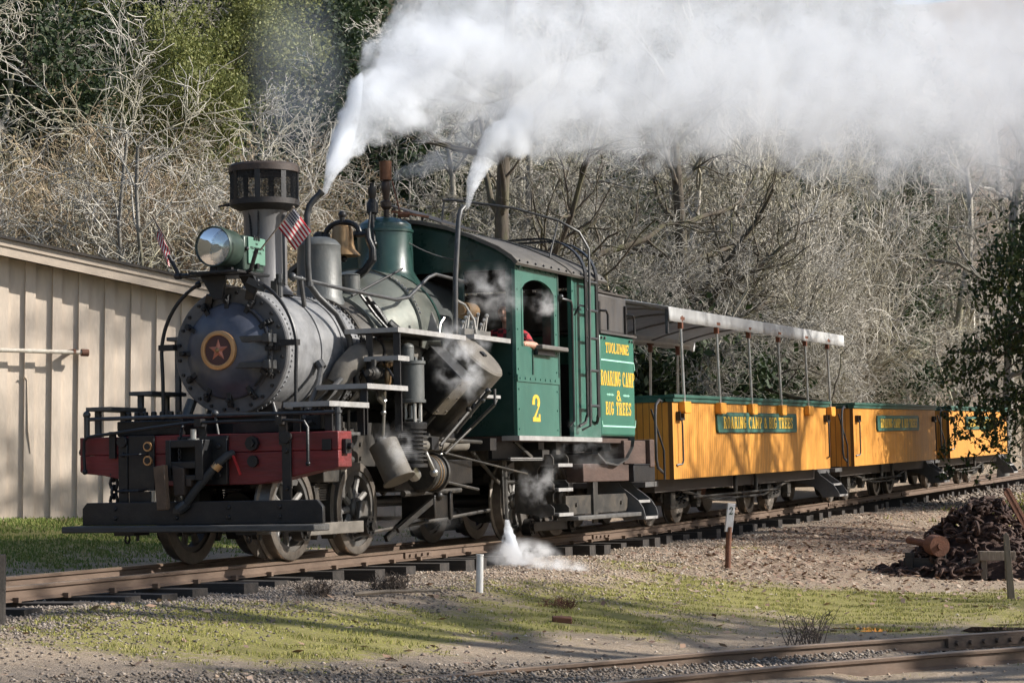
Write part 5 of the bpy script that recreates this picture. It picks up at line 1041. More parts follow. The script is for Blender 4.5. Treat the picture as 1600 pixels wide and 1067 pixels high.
    # trucks
    for xt in (-1.55, -L_ + 1.75):
        for ax in (xt + .55, xt - .55):
            s = MB()
            for sgn in (1, -1): s.lathe([(-.06, .0), (-.06, .30), (-.03, .325), (-.025, .30), (.06, .298), (.06, .24), (.03, .22), (.03, .1), (.06, .08), (.06, 0)], (ax, sgn * .486, .30), (0, sgn, 0), 28)
            s.cyl((ax, -.75, .30), (ax, .75, .30), .05, n=10); s.build('wheel_set', TYRE, root)
        for sgn in (1, -1):
            s = MB(); s.prism([(xt + .75, .36), (xt + .70, .42), (xt + .25, .56), (xt - .25, .56), (xt - .70, .42), (xt - .75, .36), (xt - .70, .30), (xt - .28, .20), (xt + .28, .20), (xt + .70, .30)], 'y', sgn * .70, sgn * .755); s.build('truck_frame', DUSTY, root, bevel=.008)
            for ax in (xt + .55, xt - .55):
                s = MB(); s.bx(ax - .09, ax + .09, sgn * .757, sgn * .86, .25, .42); s.prism([(ax - .1, .28), (ax + .1, .28), (ax + .07, .20), (ax - .07, .20)], 'y', sgn * .757, sgn * .85); s.build('journal_box', DUSTY, root, bevel=.01)
            s = MB()
            for dx in (-.09, .09): s.tube([(xt + dx + .045 * cos(t), sgn * .79 + .03 * sin(t), .27 + .022 * t / 2) for t in np.linspace(0, 22, 60)], .012, 5)
            s.build('coil_spring', BLACK, root)
        s = MB(); s.bx(xt - .14, xt + .14, -.85, .85, .42, .53); s.build('bolster', DUSTY, root, bevel=.01)
    s = MB(); s.cyl((-L_ / 2 + .9, .2, .38), (-L_ / 2 - .1, .2, .38), .16, n=18); s.sph((-L_ / 2 + .9, .2, .38), (.06, .16, .16)); s.build('air_tank', RUST, root)
    s = MB()
    for x in (-L_ * .42, -L_ * .55): s.cyl((x, 1.0, .6), (x, 1.0, .36), .03, n=10)
    s.cyl((-1.6, .93, .34), (-L_ + 2, .93, .34), .018, n=6); s.cyl((-1.2, .9, .44), (-2.6, .9, .28), .018, n=6); s.cyl((-L_ + 1.4, .9, .44), (-L_ + 2.8, .9, .28), .018, n=6); s.cyl((-2.6, .9, .28), (-L_ + 2.8, .9, .28), .018, n=6); s.build_each('truss_rod', DUSTY, root)
    if canopy:
        PXs = [-.38, -1.91, -3.41, -4.94, -6.46, -7.83]; rbr = mat('post_bracket_red', (.17, .06, .03), .7, 0, .2, 9)
        for x in PXs:
            for sgn in (1, -1):
                s = MB(); s.cyl((x, sgn * 1.235, 1.46), (x, sgn * 1.21, 2.56), .02, n=10); s.build('canopy_post', STEELB, root)
                s = MB(); s.prism([(x - .13, 1.545), (x - .13, 1.42), (x - .10, 1.40), (x + .10, 1.40), (x + .13, 1.42), (x + .13, 1.545)], 'y', sgn * 1.201, sgn * 1.285); s.build('post_socket', ORANGEP, root, bevel=.008)
                s = MB(); s.bx(x - .03, x + .03, sgn * 1.185, sgn * 1.24, 2.44, 2.60); s.bx(x - .08, x + .08, sgn * 1.18, sgn * 1.245, 2.55, 2.585); s.build('post_head', rbr, root)
            s = MB(); s.tube([(x, 1.19 * q, 2.62 + .20 * (1 - q * q)) for q in np.linspace(-1, 1, 11)], .015, 6); s.build('roof_hoop', EDGEW, root)
        for sgn in (1, -1):
            s = MB(); s.cyl((-.02, sgn * 1.18, 2.575), (-8.35, sgn * 1.18, 2.60), .022, n=10); s.build('roof_rail', WHITEP, root)
        nx, ny = 80, 24; V = []; F = []
        rc = random.Random(seed)
        ph = [rc.uniform(0, 6) for _ in range(6)]
        for i in range(nx + 1):
            x = .16 - 9.0 * i / nx; sag = .008 * sin((x + .38) / 1.52 * 2 * pi + 1.5)
            V.append((x, 1.240 + .004 * sin(x * 7 + ph[0]), 2.515 + .003 * sin(x * 9 + ph[1]) + .002 * sin(x * 23)))
            V.append((x, 1.238 + .003 * sin(x * 5) + .003 * sin(x * 17), 2.60))
            for j in range(ny + 1):
                q = 1 - 2 * j / ny; V.append((x, 1.236 * q, 2.685 + .22 * (1 - abs(q) ** 1.15) + sag * (1 - q * q)))
            V.append((x, -1.235, 2.61)); V.append((x, -1.235 + .02 * sin(x * 7 + ph[2]), 2.535 + .008 * sin(x * 9 + ph[3])))
        m_ = ny + 5
        for i in range(nx): F += [(i * m_ + j, i * m_ + j + 1, (i + 1) * m_ + j + 1, (i + 1) * m_ + j) for j in range(m_ - 1)]
        me = fast_mesh('canopy', np.array(V), np.array(F), CANVAS, smooth=True); me.set_sharp_from_angle(angle=radians(28)); o = link('canopy', me, root); sm = o.modifiers.new('t', 'SOLIDIFY'); sm.thickness = .004
        s = MB(); s.prism([(1.21, 2.62), (1.23, 2.50), (1.24, 2.66)], 'x', .12, .16); s.bx(.125, .155, 1.19, 1.225, 2.36, 2.66); s.bx(.125, .155, -1.225, -1.19, 2.36, 2.66); s.build('canopy_drop_bar', PIPEM, root)
    return root
car(-8.62, 7.85, 'orange open car with a white canvas canopy, coupled behind the locomotive', True)
car(-18.1, 6.75, 'middle orange open car without a canopy, second behind the locomotive')
car(-26.25, 6.75, 'farthest orange open car partly hidden by the dark leafy tree')

# ------------------------------------------------------------------ the shed
shed = tag(empty('shed', (-8.27, -8.32, .05), (0, 0, atan2(.614, -.789))), 'cream board and batten shed behind the front of the locomotive', 'shed')
def ztop(s): return 3.58 - .164 * s
bw_ = .38; rs_ = random.Random(11)
k = 0; s0 = -6.08
while s0 < 7.2:
    s1 = s0 + bw_
    m = MB(); d = rs_.uniform(0, .006); m.prism([(s0 + .002, -.05 + rs_.uniform(-.03, .02)), (s1 - .002, -.05 + rs_.uniform(-.03, .02)), (s1 - .002, ztop(s1)), (s0 + .002, ztop(s0))], 'y', -d, .03); m.build('board', SHEDM, shed, smooth=False)
    m = MB(); c = s1; h_ = .068 + rs_.uniform(-.004, .004); m.prism([(c - h_, -.02 + rs_.uniform(-.04, .02)), (c + h_, -.02 + rs_.uniform(-.04, .02)), (c + h_, ztop(c + h_) - .002), (c - h_, ztop(c - h_) - .002)], 'y', -.046 - rs_.uniform(0, .004), -.0065); m.build('batten', SHEDM, shed, smooth=False)
    s0 = s1
E1 = 7.28
m = MB(); m.bx(7.17, 7.2, .031, 6.5, -.1, ztop(7.2)); m.build('side_wall', SHEDM, shed)
m = MB(); m.bx(-6.05, 7.19, 6.45, 6.5, -.1, ztop(7.3)); m.bx(-6.06, -6.03, .031, 6.44, -.1, 3.9); m.build('back_wall', SHEDM, shed)
def slab(mb, x0, x1, y0, y1, dz0, dz1): return mb.prism([(x0, ztop(x0) + dz0), (x1, ztop(x1) + dz0), (x1, ztop(x1) + dz1), (x0, ztop(x0) + dz1)], 'y', y0, y1)
m = MB(); slab(m, -6.4, E1 + .3, -.335, -.305, -.03, .19); m.build('fascia', SHEDT, shed)
m = MB(); slab(m, -6.4, E1 + .3, -.3355 - .02, -.3355, .10, .195); m.build('fascia_trim', SHEDT, shed)
m = MB(); slab(m, -6.4, E1 + .3, -.304, 6.8, .05, .085); m.build('soffit', SHEDT, shed)
m = MB(); slab(m, -6.45, E1 + .35, -.40, 6.85, .197, .235); m.build('roofing', mat('dark_roll_roofing', (.035, .031, .028), .9, 0, .3, 12, .3, 40, stain=(.09, .065, .045), sscale=5, samt=.6), shed)
m = MB(); m.tube([(-6.0, -.24, 2.32), (1.05, -.22, 2.285)], .03, 10); m.build('wall_pipe', mat('old_white_pipe', (.55, .5, .42), .6, 0, .15, 12, .1, 30, stain=(.25, .17, .11), sscale=9, samt=.7), shed)
m = MB(); m.cyl((1.05, -.22, 2.285), (1.15, -.22, 2.283), .05, n=12)
for x in (-1.5, .95): m.bx(x - .02, x + .02, -.25, .0, 2.27, 2.33)
m.build('pipe_bracket', RUST, shed)
m = MB(); m.tube([(.28, -.05, 1.92), (.30, -.06, 1.95), (.34, -.05, 1.9), (.36, -.06, 1.2), (.4, -.05, .9)], .009, 6); m.build('cable', SHEDT, shed)
m = MB()
for s_ in (2.6, 2.72, 3.55, 3.67): m.bx(s_ - .02, s_ + .02, -.06, -.046, 1.74, 1.77)
m.build('nail_plates', BLACK, shed)

# ------------------------------------------------------------------ small posts
gz = lambda x, y: float(ground(x, y))
p = tag(empty('marker_post', (-6.18, 2.575, gz(-6.18, 2.575))), 'rusty pipe post with a grey plate numbered 2 beside the track', 'marker post')
m = MB(); m.tube([(0, 0, -.2), (.0, .006, .2), (.0, .022, .45)], .032, 12); m.build('post', RUST, p)
m = MB(); c = vec((.012, .03, .55)); tl = vec((0, .12, 1.0)); tl /= np.linalg.norm(tl); f_ = vec((.80, .60, 0)); f_ -= (f_ @ tl) * tl; f_ /= np.linalg.norm(f_); sd_v = np.cross(tl, f_)
m.obox(c, tl * .155, sd_v * .043, f_ * .016); pl2 = m.build('number_plate', mat('plate_grey_paint', (.36, .36, .37), .6, 0, .12, 9, .1, 30, stain=(.2, .17, .15), sscale=8, samt=.5), p, bevel=.004)
m = MB(); i = 0
for q in glyph('2', .17)[0]:
    i += 1; V0 = [c + sd_v * ((a - .3) * .075) + tl * (.035 + b * .085) + f_ * .0162 for a, b in q]; V1 = [v + f_ * (.001 + .0002 * (i % 7)) for v in V0]
    m.add(V0 + V1, [(0, 1, 2, 3), (4, 5, 6, 7), (0, 1, 5, 4), (1, 2, 6, 5), (2, 3, 7, 6), (3, 0, 4, 7)])
m.build('plate_number', GLYPHD, pl2, smooth=False)
m = MB(); m.tube([(0, 0, -.15), (.0, .004, .16), (0, .006, .315)], [.031, .031, .029], 14); m.cyl((0, .006, .31), (0, .006, .32), .033, n=14)
o = m.build('pipe_stub', mat('white_pipe_paint', (.66, .65, .62), .5, 0, .08, 9, .05, 30, stain=(.35, .3, .26), sscale=9, samt=.6)); o.location = (-.424, 2.10, gz(-.424, 2.10)); tag(o, 'short white pipe standing in the gravel beside the track', 'post')
m = MB(); m.cyl((0, 0, -.2), (0, .01, .44), .085, .075, n=10); o = m.build('timber_stub', TIEM); o.location = (4.868, .965, gz(4.868, .965)); tag(o, 'dark weathered timber stub cut off by the left edge', 'post')
m = MB(); m.prism([(-.035, -.1), (.035, -.1), (.02, .60), (.0, .64), (-.03, .61)], 'x', -.02, .02); o = m.build('wooden_stake', OLDW, bevel=.004); o.location = (-4.69, 5.845, gz(-4.69, 5.845)); o.rotation_euler = (.07, .02, .4); tag(o, 'pale wooden stake leaning in front of the scrap heap', 'stake')

# ------------------------------------------------------------------ scrap heap of rusty chain on trestles
HC = vec((-8.6, 4.84)); hz = gz(*HC)
rv = vec((-.377, .926))
heap = tag(empty('scrap_heap', (HC[0], HC[1], hz)), 'tangled heap of rusty chains and iron at the right edge', 'scrap heap')
CHAINM = mat('rusty_chain', (.06, .033, .025), .8, .2, .45, 14, .3, 60, stain=(.12, .065, .042), sscale=7, samt=.6)
rh = np.random.RandomState(4)
def mound(u, v):   # u along the picture, v in depth
    return .82 * math.exp(-((u - .12) / .55) ** 2 - (v / .5) ** 2) + .22 * math.exp(-((u + .45) / .3) ** 2 - (v / .4) ** 2)
m = MB(); G = 22; V = []; F = []
for i in range(G + 1):
    for j in range(G + 1):
        u, v = -1.05 + 2.2 * i / G, -.75 + 1.5 * j / G; z = mound(u, v) * .92 - .06 + rh.uniform(-.03, .03); V.append((rv[0] * u - rv[1] * v, rv[1] * u + rv[0] * v, z))
for i in range(G): F += [(i * (G + 1) + j, (i + 1) * (G + 1) + j, (i + 1) * (G + 1) + j + 1, i * (G + 1) + j + 1) for j in range(G)]
m.add(V, F); m.build('heap_core', CHAINM, heap)
def link_tube(mb, c, d, q, l, r, n=10): mb.tube([c + d * (l * cos(t)) + q * (l * .58 * sin(t)) for t in np.linspace(0, 2 * pi, n + 1)[:-1]], r, 5, closed=True)
m = MB()
for k in range(72):     # strands of chain laid over the mound
    u, v = rh.uniform(-.65, .85), rh.uniform(-.5, .55); a = rh.uniform(0, 6.28); l = rh.choice([.045, .06, .08])
    for j in range(rh.randint(8, 17)):
        a += rh.uniform(-.6, .6); u += cos(a) * l * 1.25; v += sin(a) * l * 1.25
        if abs(u) > 1.15 or abs(v) > .8: break
        z = max(mound(u, v), .01) + .03 + rh.uniform(0, .05); c = vec((rv[0] * u - rv[1] * v, rv[1] * u + rv[0] * v, z))
        d = vec((rv[0] * cos(a) - rv[1] * sin(a), rv[1] * cos(a) + rv[0] * sin(a), rh.uniform(-.5, .5))); d /= np.linalg.norm(d)
        q = np.cross(d, (0, 0, 1)); q /= np.linalg.norm(q); t_ = rh.uniform(-.5, .5) + (j % 2) * 1.57; q = q * cos(t_) + np.cross(d, q) * sin(t_)
        link_tube(m, c, d, q, l, l * .21)
tag(m.build('chain_links', CHAINM, heap), kind='stuff')
for k in range(14):
    u, v = rh.uniform(-.6, .7), rh.uniform(-.4, .45); z = mound(u, v) + rh.uniform(.02, .14); c = vec((rv[0] * u - rv[1] * v, rv[1] * u + rv[0] * v, z)); d = rh.normal(size=3) * vec((1, 1, .35)); d /= np.linalg.norm(d)
    m = MB()
    if k < 4: m.torus(c + vec((0, 0, .05)), d, .075, .022, 16, 6); nm = 'iron_ring'
    else: m.bar(c - d * rh.uniform(.12, .3), c + d * rh.uniform(.12, .3), .03, rh.choice([.012, .03])); nm = 'iron_bar'
    m.build(nm, CHAINM if k % 3 else RUST, heap)
def hp_(u, v, z): return vec((rv[0] * u - rv[1] * v, rv[1] * u + rv[0] * v, z))
m = MB(); m.bar(hp_(.30, -.1, 1.02), hp_(.72, .0, .28), .09, .02, (0, 0, 1)); m.bar(hp_(.30, -.13, 1.0), hp_(.72, -.03, .26), .02, .09, (0, 0, 1)); m.build('angle_iron', RUST, heap)
m = MB(); m.cyl(hp_(-.56, -.62, .38), hp_(-.60, -.40, .39), .115, n=22); m.cyl(hp_(-.555, -.65, .38), hp_(-.56, -.62, .38), .035, n=10); m.cyl(hp_(-.60, -.40, .39), hp_(-.78, .1, .42), .04, n=10); m.build('spool', RUST, heap)
m = MB()
for z in (.07, .19): m.bar(hp_(-.92, -.35, z), hp_(-.45, -.42, z), .1, .1)
m.bar(hp_(-.86, -.40, .0), hp_(-.86, -.40, .3), .09, .09); m.bar(hp_(-.5, -.44, .0), hp_(-.5, -.44, .3), .09, .09); m.build('timber_crib', TIEM, heap)
for (ua, ub) in ((-.15, .20),):
    tr = tag(empty('trestle', tuple(hp_(.05, -.72, 0) + vec((HC[0], HC[1], hz - .02)))), 'small pale wooden trestle at the foot of the scrap heap', 'trestle')
    m = MB(); m.bar(hp_(-.2, 0, .30), hp_(.2, 0, .30), .12, .10); m.build('cross_piece', OLDW, tr, bevel=.004)
    for u in (-.14, .12):
        m = MB(); m.bar(hp_(u, 0, -.08), hp_(u, 0, .25), .06, .05); m.build('leg', OLDW, tr, bevel=.004)
    m = MB(); m.bar(hp_(-.14, .04, .26), hp_(-.5, .35, .16), .07, .05); m.build('brace', OLDW, tr)
m = MB(); m.prism([(-.10, .0), (-.10, .30), (-.06, .34), (.06, .34), (.10, .30), (.10, .0)], 'x', -1.6, 1.6); m.bx(-1.62, 1.62, -.16, .16, .345, .37)
o = m.build('rusty_girder', RUST, bevel=.008); q = HC + rv * 1.35 - vec((rv[1], -rv[0])) * -.9; o.location = (-9.4, 6.3, gz(-9.4, 6.3) + .12); o.rotation_euler = (0, 0, atan2(rv[1], rv[0]) - .15); tag(o, 'rust red steel girder lying behind the scrap heap', 'girder')

# ------------------------------------------------------------------ behind the cars: a sign on a brown post, a log rail fence
p = tag(empty('sign_post', (-15.2, -3.1, gz(-15.2, -3.1))), 'square brown post with a small green sign seen through the canopy posts', 'sign post')
m = MB(); m.bx(-.11, .11, -.11, .11, -.3, 2.75); m.build('post', mat('redwood_post', (.13, .055, .035), .8, 0, .3, 10, .2, 40, stain=(.2, .11, .08), sscale=5, samt=.6, stretch=(1, 1, .2)), p, bevel=.01)
m = MB(); n_ = vec((.925, .376, 0)); sdv = vec((-.376, .925, 0)); m.obox(n_ * .14 + sdv * -.06 + vec((0, 0, 1.95)), sdv * .19, n_ * .012, vec((0, 0, .30))); sg = m.build('sign', CARGREEN, p)
m = MB(); cc = n_ * .153 + sdv * -.06
m.obox(cc + vec((0, 0, 2.18)), sdv * .16, n_ * .002, vec((0, 0, .045))); m.obox(cc + vec((0, 0, 1.98)), sdv * .15, n_ * .002, vec((0, 0, .012))); m.build('sign_marks', mat('sign_grey', (.3, .34, .32), .6, 0, .1, 9), sg)
fence = tag(empty('rail_fence', (-24, -4.2, gz(-24, -4.2))), 'weathered log rail fence behind the middle orange car', 'fence')
for k in range(6):
    x = 4.4 - 2.4 * k; g_ = gz(-24 + x, -4.2) - gz(-24, -4.2)
    m = MB(); m.cyl((x, 0, -.2 + g_), (x, 0, 1.85 + g_), .11, .10, n=10); m.build('post', OLDW, fence)
    if k < 5:
        g2 = gz(-24 + x - 2.4, -4.2) - gz(-24, -4.2)
        for z in (1.0, 1.62): m = MB(); m.tube([(x, .05, z + g_), (x - 1.2, .07, z - .03 + (g_ + g2) / 2), (x - 2.4, .05, z + g2)], .085, 8); m.build('log_rail', OLDW, fence)
# ------------------------------------------------------------------ ground
def axis_vals(segs):
    out = []
    for a, b, st in segs: out += list(np.arange(a, b, st))
    return np.array(out + [segs[-1][1]])
gx = axis_vals([(-700, -140, 40), (-140, -60, 4), (-60, -14, .7), (-14, 8, .14), (8, 24, 1), (24, 60, 6), (60, 500, 60)])
gy = axis_vals([(-700, -150, 40), (-150, -40, 4), (-40, -8, .8), (-8, 10, .14), (10, 30, 1), (30, 90, 6), (90, 600, 60)])
GX, GY = np.meshgrid(gx, gy, indexing='ij'); GZ = ground(GX, GY)
V = np.stack([GX, GY, GZ], -1).reshape(-1, 3); nx, ny = len(gx), len(gy); I = np.arange(nx * ny).reshape(nx, ny)
F = np.stack([I[:-1, :-1], I[1:, :-1], I[1:, 1:], I[:-1, 1:]], -1).reshape(-1, 4)
# where moss, litter and gravel lie (world metres: x, y, radius across the track, radius along it, weight)
MOSS = [(-1.6, 2.6, 1.0, 2.0, .85), (-3.2, 3.6, 1.5, 1.9, 1.0), (-3.0, 4.9, 1.0, 2.2, .95), (-4.6, 5.9, .9, 1.8, .9), (.6, 3.5, .9, 1.6, .8), (3.2, 2.0, 1.0, 2.0, .95), (2.3, 3.0, .7, 1.4, .8), (4.4, 2.6, .9, 1.6, .9), (4.4, 1.6, .6, 1.2, .8),
        (-9.3, 1.75, .35, 1.0, .75), (-5.4, 1.9, .45, 1.0, .8), (-26, 3.0, 1.0, 5.0, 1.0), (-21, 3.2, .8, 3, .8), (-31, 2.8, .7, 4, .9), (-5.4, -5.4, 2.2, 5.0, 1.1), (-1, -6, 3, 4, .9), (-9, -6.5, 1.5, 3, .9), (-1.0, 6.5, .8, 3, .6)]
def fbm(x, y, s=1.0):
    z = 0; a = 1.0; k = s
    for i in range(5): z = z + a * np.sin(k * (x * cos(i * 1.9 + .4) + y * sin(i * 1.9 + .4)) + 1.7 * np.sin(k * .7 * (y * cos(i) - x * sin(i)) + i * 2.1) + i); a *= .62; k *= 1.85
    return z / 2.4
def moss_f(x, y):
    z = 0
    for cx, cy, ry, rx, w in MOSS: z = z + w * np.exp(-((x - cx) / rx) ** 2 - ((y - cy) / ry) ** 2)
    return np.clip(z + .40 * fbm(x, y, 1.6) + .34 * fbm(x + 3.1, y - 1.7, 5.5) - .30, 0, 1)
def litter_f(x, y): return np.clip((1.0 * np.exp(-((y - 3.2) / 2.2) ** 2 - ((x + 12.5) / 5.5) ** 2) + .5 * np.exp(-((y - 3.0) / 1.0) ** 2 - ((x + 6) / 3) ** 2)) * (.8 + .5 * fbm(x, y, 1.1)) + .75 * sstep((-y - 9) / 4), 0, 1)
def gravel_f(x, y): return np.clip(np.exp(-(np.abs(y) / 1.55) ** 4) + .9 * np.exp(-((y - 5.7 + .55 * (x - 1.5)) / .85) ** 4) * sstep((x + 4) / 2) + .75 * np.exp(-((x + 45) / 22) ** 2 - ((y - 1) / 3) ** 2), 0, 1)
gme = fast_mesh('ground', V, F, None, smooth=True)
at = gme.color_attributes.new('cover', 'FLOAT_COLOR', 'POINT')
cv = np.stack([moss_f(GX, GY), litter_f(GX, GY), gravel_f(GX, GY), sstep((-GY - 11 + .1 * (GX + 20)) / 5)], -1).reshape(-1, 4)
at.data.foreach_set('color', cv.astype(np.float32).ravel())
GM = bpy.data.materials.new('ground_cover'); GM.use_nodes = True
def ground_material():
    t = GM.node_tree; N = t.nodes; L = t.links; b = N['Principled BSDF']; b.inputs['Roughness'].default_value = .95; b.inputs['Specular IOR Level'].default_value = .2
    tc = N.new('ShaderNodeTexCoord'); a = N.new('ShaderNodeVertexColor'); a.layer_name = 'cover'
    sp_ = N.new('ShaderNodeSeparateColor'); L.new(a.outputs[0], sp_.inputs[0])
    def noise(sc, det=6, ro=.65):
        n = N.new('ShaderNodeTexNoise'); n.inputs['Scale'].default_value = sc; n.inputs['Detail'].default_value = det; n.inputs['Roughness'].default_value = ro; L.new(tc.outputs['Object'], n.inputs[0]); return n.outputs[0]
    def mr(v, a0, a1, b0=0., b1=1.):
        n = N.new('ShaderNodeMapRange'); n.inputs[1].default_value = a0; n.inputs[2].default_value = a1; n.inputs[3].default_value = b0; n.inputs[4].default_value = b1; L.new(v, n.inputs[0]); return n.outputs[0]
    def mix(f, c0, c1):
        n = N.new('ShaderNodeMix'); n.data_type = 'RGBA'; L.new(f, n.inputs[0])
        for i, c in ((6, c0), (7, c1)):
            if isinstance(c, tuple): n.inputs[i].default_value = c + (1,)
            else: L.new(c, n.inputs[i])
        return n.outputs[2]
    def mth(op, a0, b0):
        n = N.new('ShaderNodeMath'); n.operation = op; n.use_clamp = op == 'MULTIPLY'
        for i, q in enumerate((a0, b0)):
            if isinstance(q, float): n.inputs[i].default_value = q
            else: L.new(q, n.inputs[i])
        return n.outputs[0]
    n1, n2, n3 = noise(1.3), noise(9), noise(55, 5, .75)
    dirt = mix(mr(n1, .35, .65), (.40, .30, .21), (.29, .215, .15)); dirt = mix(mr(n3, .42, .66), dirt, (.50, .41, .31)); dirt = mix(mr(n2, .57, .78), dirt, (.2, .145, .10))
    grav = mix(mr(n3, .35, .65), (.13, .108, .09), (.34, .28, .225)); lit = mix(mr(n3, .35, .65), (.17, .115, .08), (.36, .265, .195))
    moss = mix(mr(n2, .35, .68), (.245, .235, .05), (.34, .315, .085)); moss = mix(mr(n3, .42, .68), moss, (.32, .255, .155))
    c = mix(mth('MULTIPLY', sp_.outputs[2], mr(n2, .25, .55)), dirt, grav)
    c = mix(mth('MULTIPLY', sp_.outputs[1], mr(n2, .3, .5)), c, lit)
    n4 = noise(22, 5, .7); m_ = mr(mth('ADD', sp_.outputs[0], mth('SUBTRACT', mth('ADD', mth('ADD', n2, n3), mth('ADD', n4, n4)), 2.0)), .30, .62)
    c = mix(m_, c, moss)
    hill = mix(mr(n1, .4, .65), (.035, .032, .018), (.075, .06, .035)); c = mix(a.outputs[1], c, hill)
    L.new(c, b.inputs['Base Color'])
    bp = N.new('ShaderNodeBump'); bp.inputs['Strength'].default_value = .8; bp.inputs['Distance'].default_value = .03; L.new(mth('ADD', n3, n2), bp.inputs['Height']); L.new(bp.outputs[0], b.inputs['Normal'])
ground_material(); gme.materials.append(GM)
link('ground', gme)['kind'] = 'structure'
# --- stones, grass blades, fallen leaves: all real pieces, scattered
rg = np.random.RandomState(21)
def scatter(n, x0, x1, y0, y1, f):
    x, y = rg.uniform(x0, x1, n), rg.uniform(y0, y1, n); k = rg.uniform(0, 1, n) < f(x, y); return x[k], y[k]
OCT = np.array([(1, 0, 0), (-1, 0, 0), (0, 1, 0), (0, -1, 0), (0, 0, 1), (0, 0, -1)], float)
OF = np.array([(0, 2, 4), (2, 1, 4), (1, 3, 4), (3, 0, 4), (2, 0, 5), (1, 2, 5), (3, 1, 5), (0, 3, 5)])
def stones(name, x, y, s0, s1, material, label, lift=.2):
    n = len(x); s = rg.uniform(s0, s1, n) ** 1.0; V = OCT[None] * (1 + rg.uniform(-.38, .38, (n, 6, 3))) + rg.uniform(-.2, .2, (n, 6, 3))
    a = rg.uniform(0, 6.28, n); R = np.zeros((n, 3, 3)); R[:, 0, 0] = np.cos(a); R[:, 0, 1] = -np.sin(a); R[:, 1, 0] = np.sin(a); R[:, 1, 1] = np.cos(a); R[:, 2, 2] = 1
    V = np.einsum('nij,nkj->nki', R, V * np.array([1, .8, .6])) * s[:, None, None]
    V += np.stack([x, y, ground(x, y) + s * lift], -1)[:, None]
    Fc = (OF[None] + (np.arange(n) * 6)[:, None, None]).reshape(-1, 3)
    return tag(link(name, fast_mesh(name, V.reshape(-1, 3), Fc, material)), label, 'gravel', kind='stuff')
def piece_mat(name, cols, rough=.9):
    """each loose piece gets one of a few colours"""
    m = bpy.data.materials.new(name); m.use_nodes = True; t = m.node_tree; N = t.nodes; L = t.links; b = N['Principled BSDF']; b.inputs['Roughness'].default_value = rough
    g = N.new('ShaderNodeNewGeometry'); r = N.new('ShaderNodeValToRGB'); r.color_ramp.interpolation = 'CONSTANT'; e = r.color_ramp.elements
    for i, c in enumerate(cols):
        q = e[i] if i < 2 else e.new(i / len(cols)); q.position = i / len(cols); q.color = c + (1,)
    L.new(g.outputs['Random Per Island'], r.inputs[0]); L.new(r.outputs[0], b.inputs['Base Color']); return m
GRAVM = piece_mat('gravel_stones', [(.34, .26, .19), (.44, .35, .27), (.25, .19, .145), (.38, .28, .2), (.19, .15, .12), (.5, .43, .35)])
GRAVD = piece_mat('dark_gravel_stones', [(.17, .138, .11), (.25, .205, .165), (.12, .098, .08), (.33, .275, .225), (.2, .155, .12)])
x, y = scatter(64000, -26, 7, .55, 3.6, lambda x, y: (np.exp(-((y - 1.2) / 1.1) ** 2) * .9 + .12) * (x < -.6) * (.35 + .65 * (x > -13)))
stones('track_gravel', x, y, .006, .019, GRAVM, 'pale brown gravel along the near side of the track')
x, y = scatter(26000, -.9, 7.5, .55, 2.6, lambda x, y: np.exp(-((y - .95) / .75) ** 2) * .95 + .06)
stones('dark_gravel', x, y, .005, .018, GRAVD, 'dark gravel along the track in front of the locomotive')  # shade over this stretch is partly put into the dark stone colours
x, y = scatter(14000, -9, 8, -1.9, .42, lambda x, y: .8 + 0 * x); stones('bed_gravel', x, y, .009, .024, GRAVD, 'gravel between and beyond the rails of the main track', .6)
x, y = scatter(48000, -3, 7, 2.6, 8.6, lambda x, y: np.exp(-((y - 6.15 + .55 * (x - 1.2)) / .62) ** 4)); stones('siding_gravel', x, y, .006, .019, GRAVD, 'coarse gravel filling the siding track', .9)
x, y = scatter(7000, -10, 6, 2.0, 7.0, lambda x, y: .30 * (1 - moss_f(x, y))); stones('loose_pebbles', x, y, .006, .022, GRAVM, 'loose pebbles scattered over the foreground dirt')
x, y = scatter(9000, -60, -22, .6, 4.5, lambda x, y: .9 * np.exp(-((y - 1.8) / 1.6) ** 2)); stones('far_gravel', x, y, .03, .06, GRAVD, 'grey gravel beside the track near the far cars')
def blades(name, x, y, h0, h1, w, material, label, lean=.5):
    n = len(x); h = rg.uniform(h0, h1, n); a = rg.uniform(0, 6.28, n); z = ground(x, y); d = rg.uniform(-lean, lean, (n, 2)) * h[:, None]
    B = np.stack([x, y, z - .004], -1); s = np.stack([np.cos(a), np.sin(a), 0 * a], -1) * w
    V = np.stack([B - s, B + s, B + np.stack([d[:, 0], d[:, 1], h], -1)], 1); Fc = np.arange(3 * n).reshape(n, 3)
    return tag(link(name, fast_mesh(name, V.reshape(-1, 3), Fc, material)), label, 'grass', kind='stuff')
GRASSM = piece_mat('moss_grass', [(.21, .215, .04), (.28, .27, .055), (.34, .31, .09), (.16, .17, .035), (.36, .30, .14)])
x, y = scatter(330000, -8, 7, 1.1, 7.2, lambda x, y: np.clip(moss_f(x, y) * 1.2 - .2, 0, .7) * (fbm(x * 3.1, y * 2.3, 4.0) > .05)); blades('moss', x, y, .008, .034, .0045, GRASSM, 'low mossy grass in patches over the foreground')
x, y = scatter(60000, -12, 2, -9, -2.2, lambda x, y: np.clip(moss_f(x, y) * 1.2, 0, .9)); blades('far_grass', x, y, .015, .05, .010, piece_mat('short_green_grass', [(.11, .17, .03), (.16, .21, .04), (.21, .22, .06)]), 'short green grass between the track and the shed')  # greener blades than the foreground moss
x, y = scatter(16000, -36, -17, 1.6, 5, lambda x, y: np.clip(moss_f(x, y) * 1.2, 0, .9)); blades('verge_grass', x, y, .03, .10, .018, GRASSM, 'bright grass verge beside the far cars')
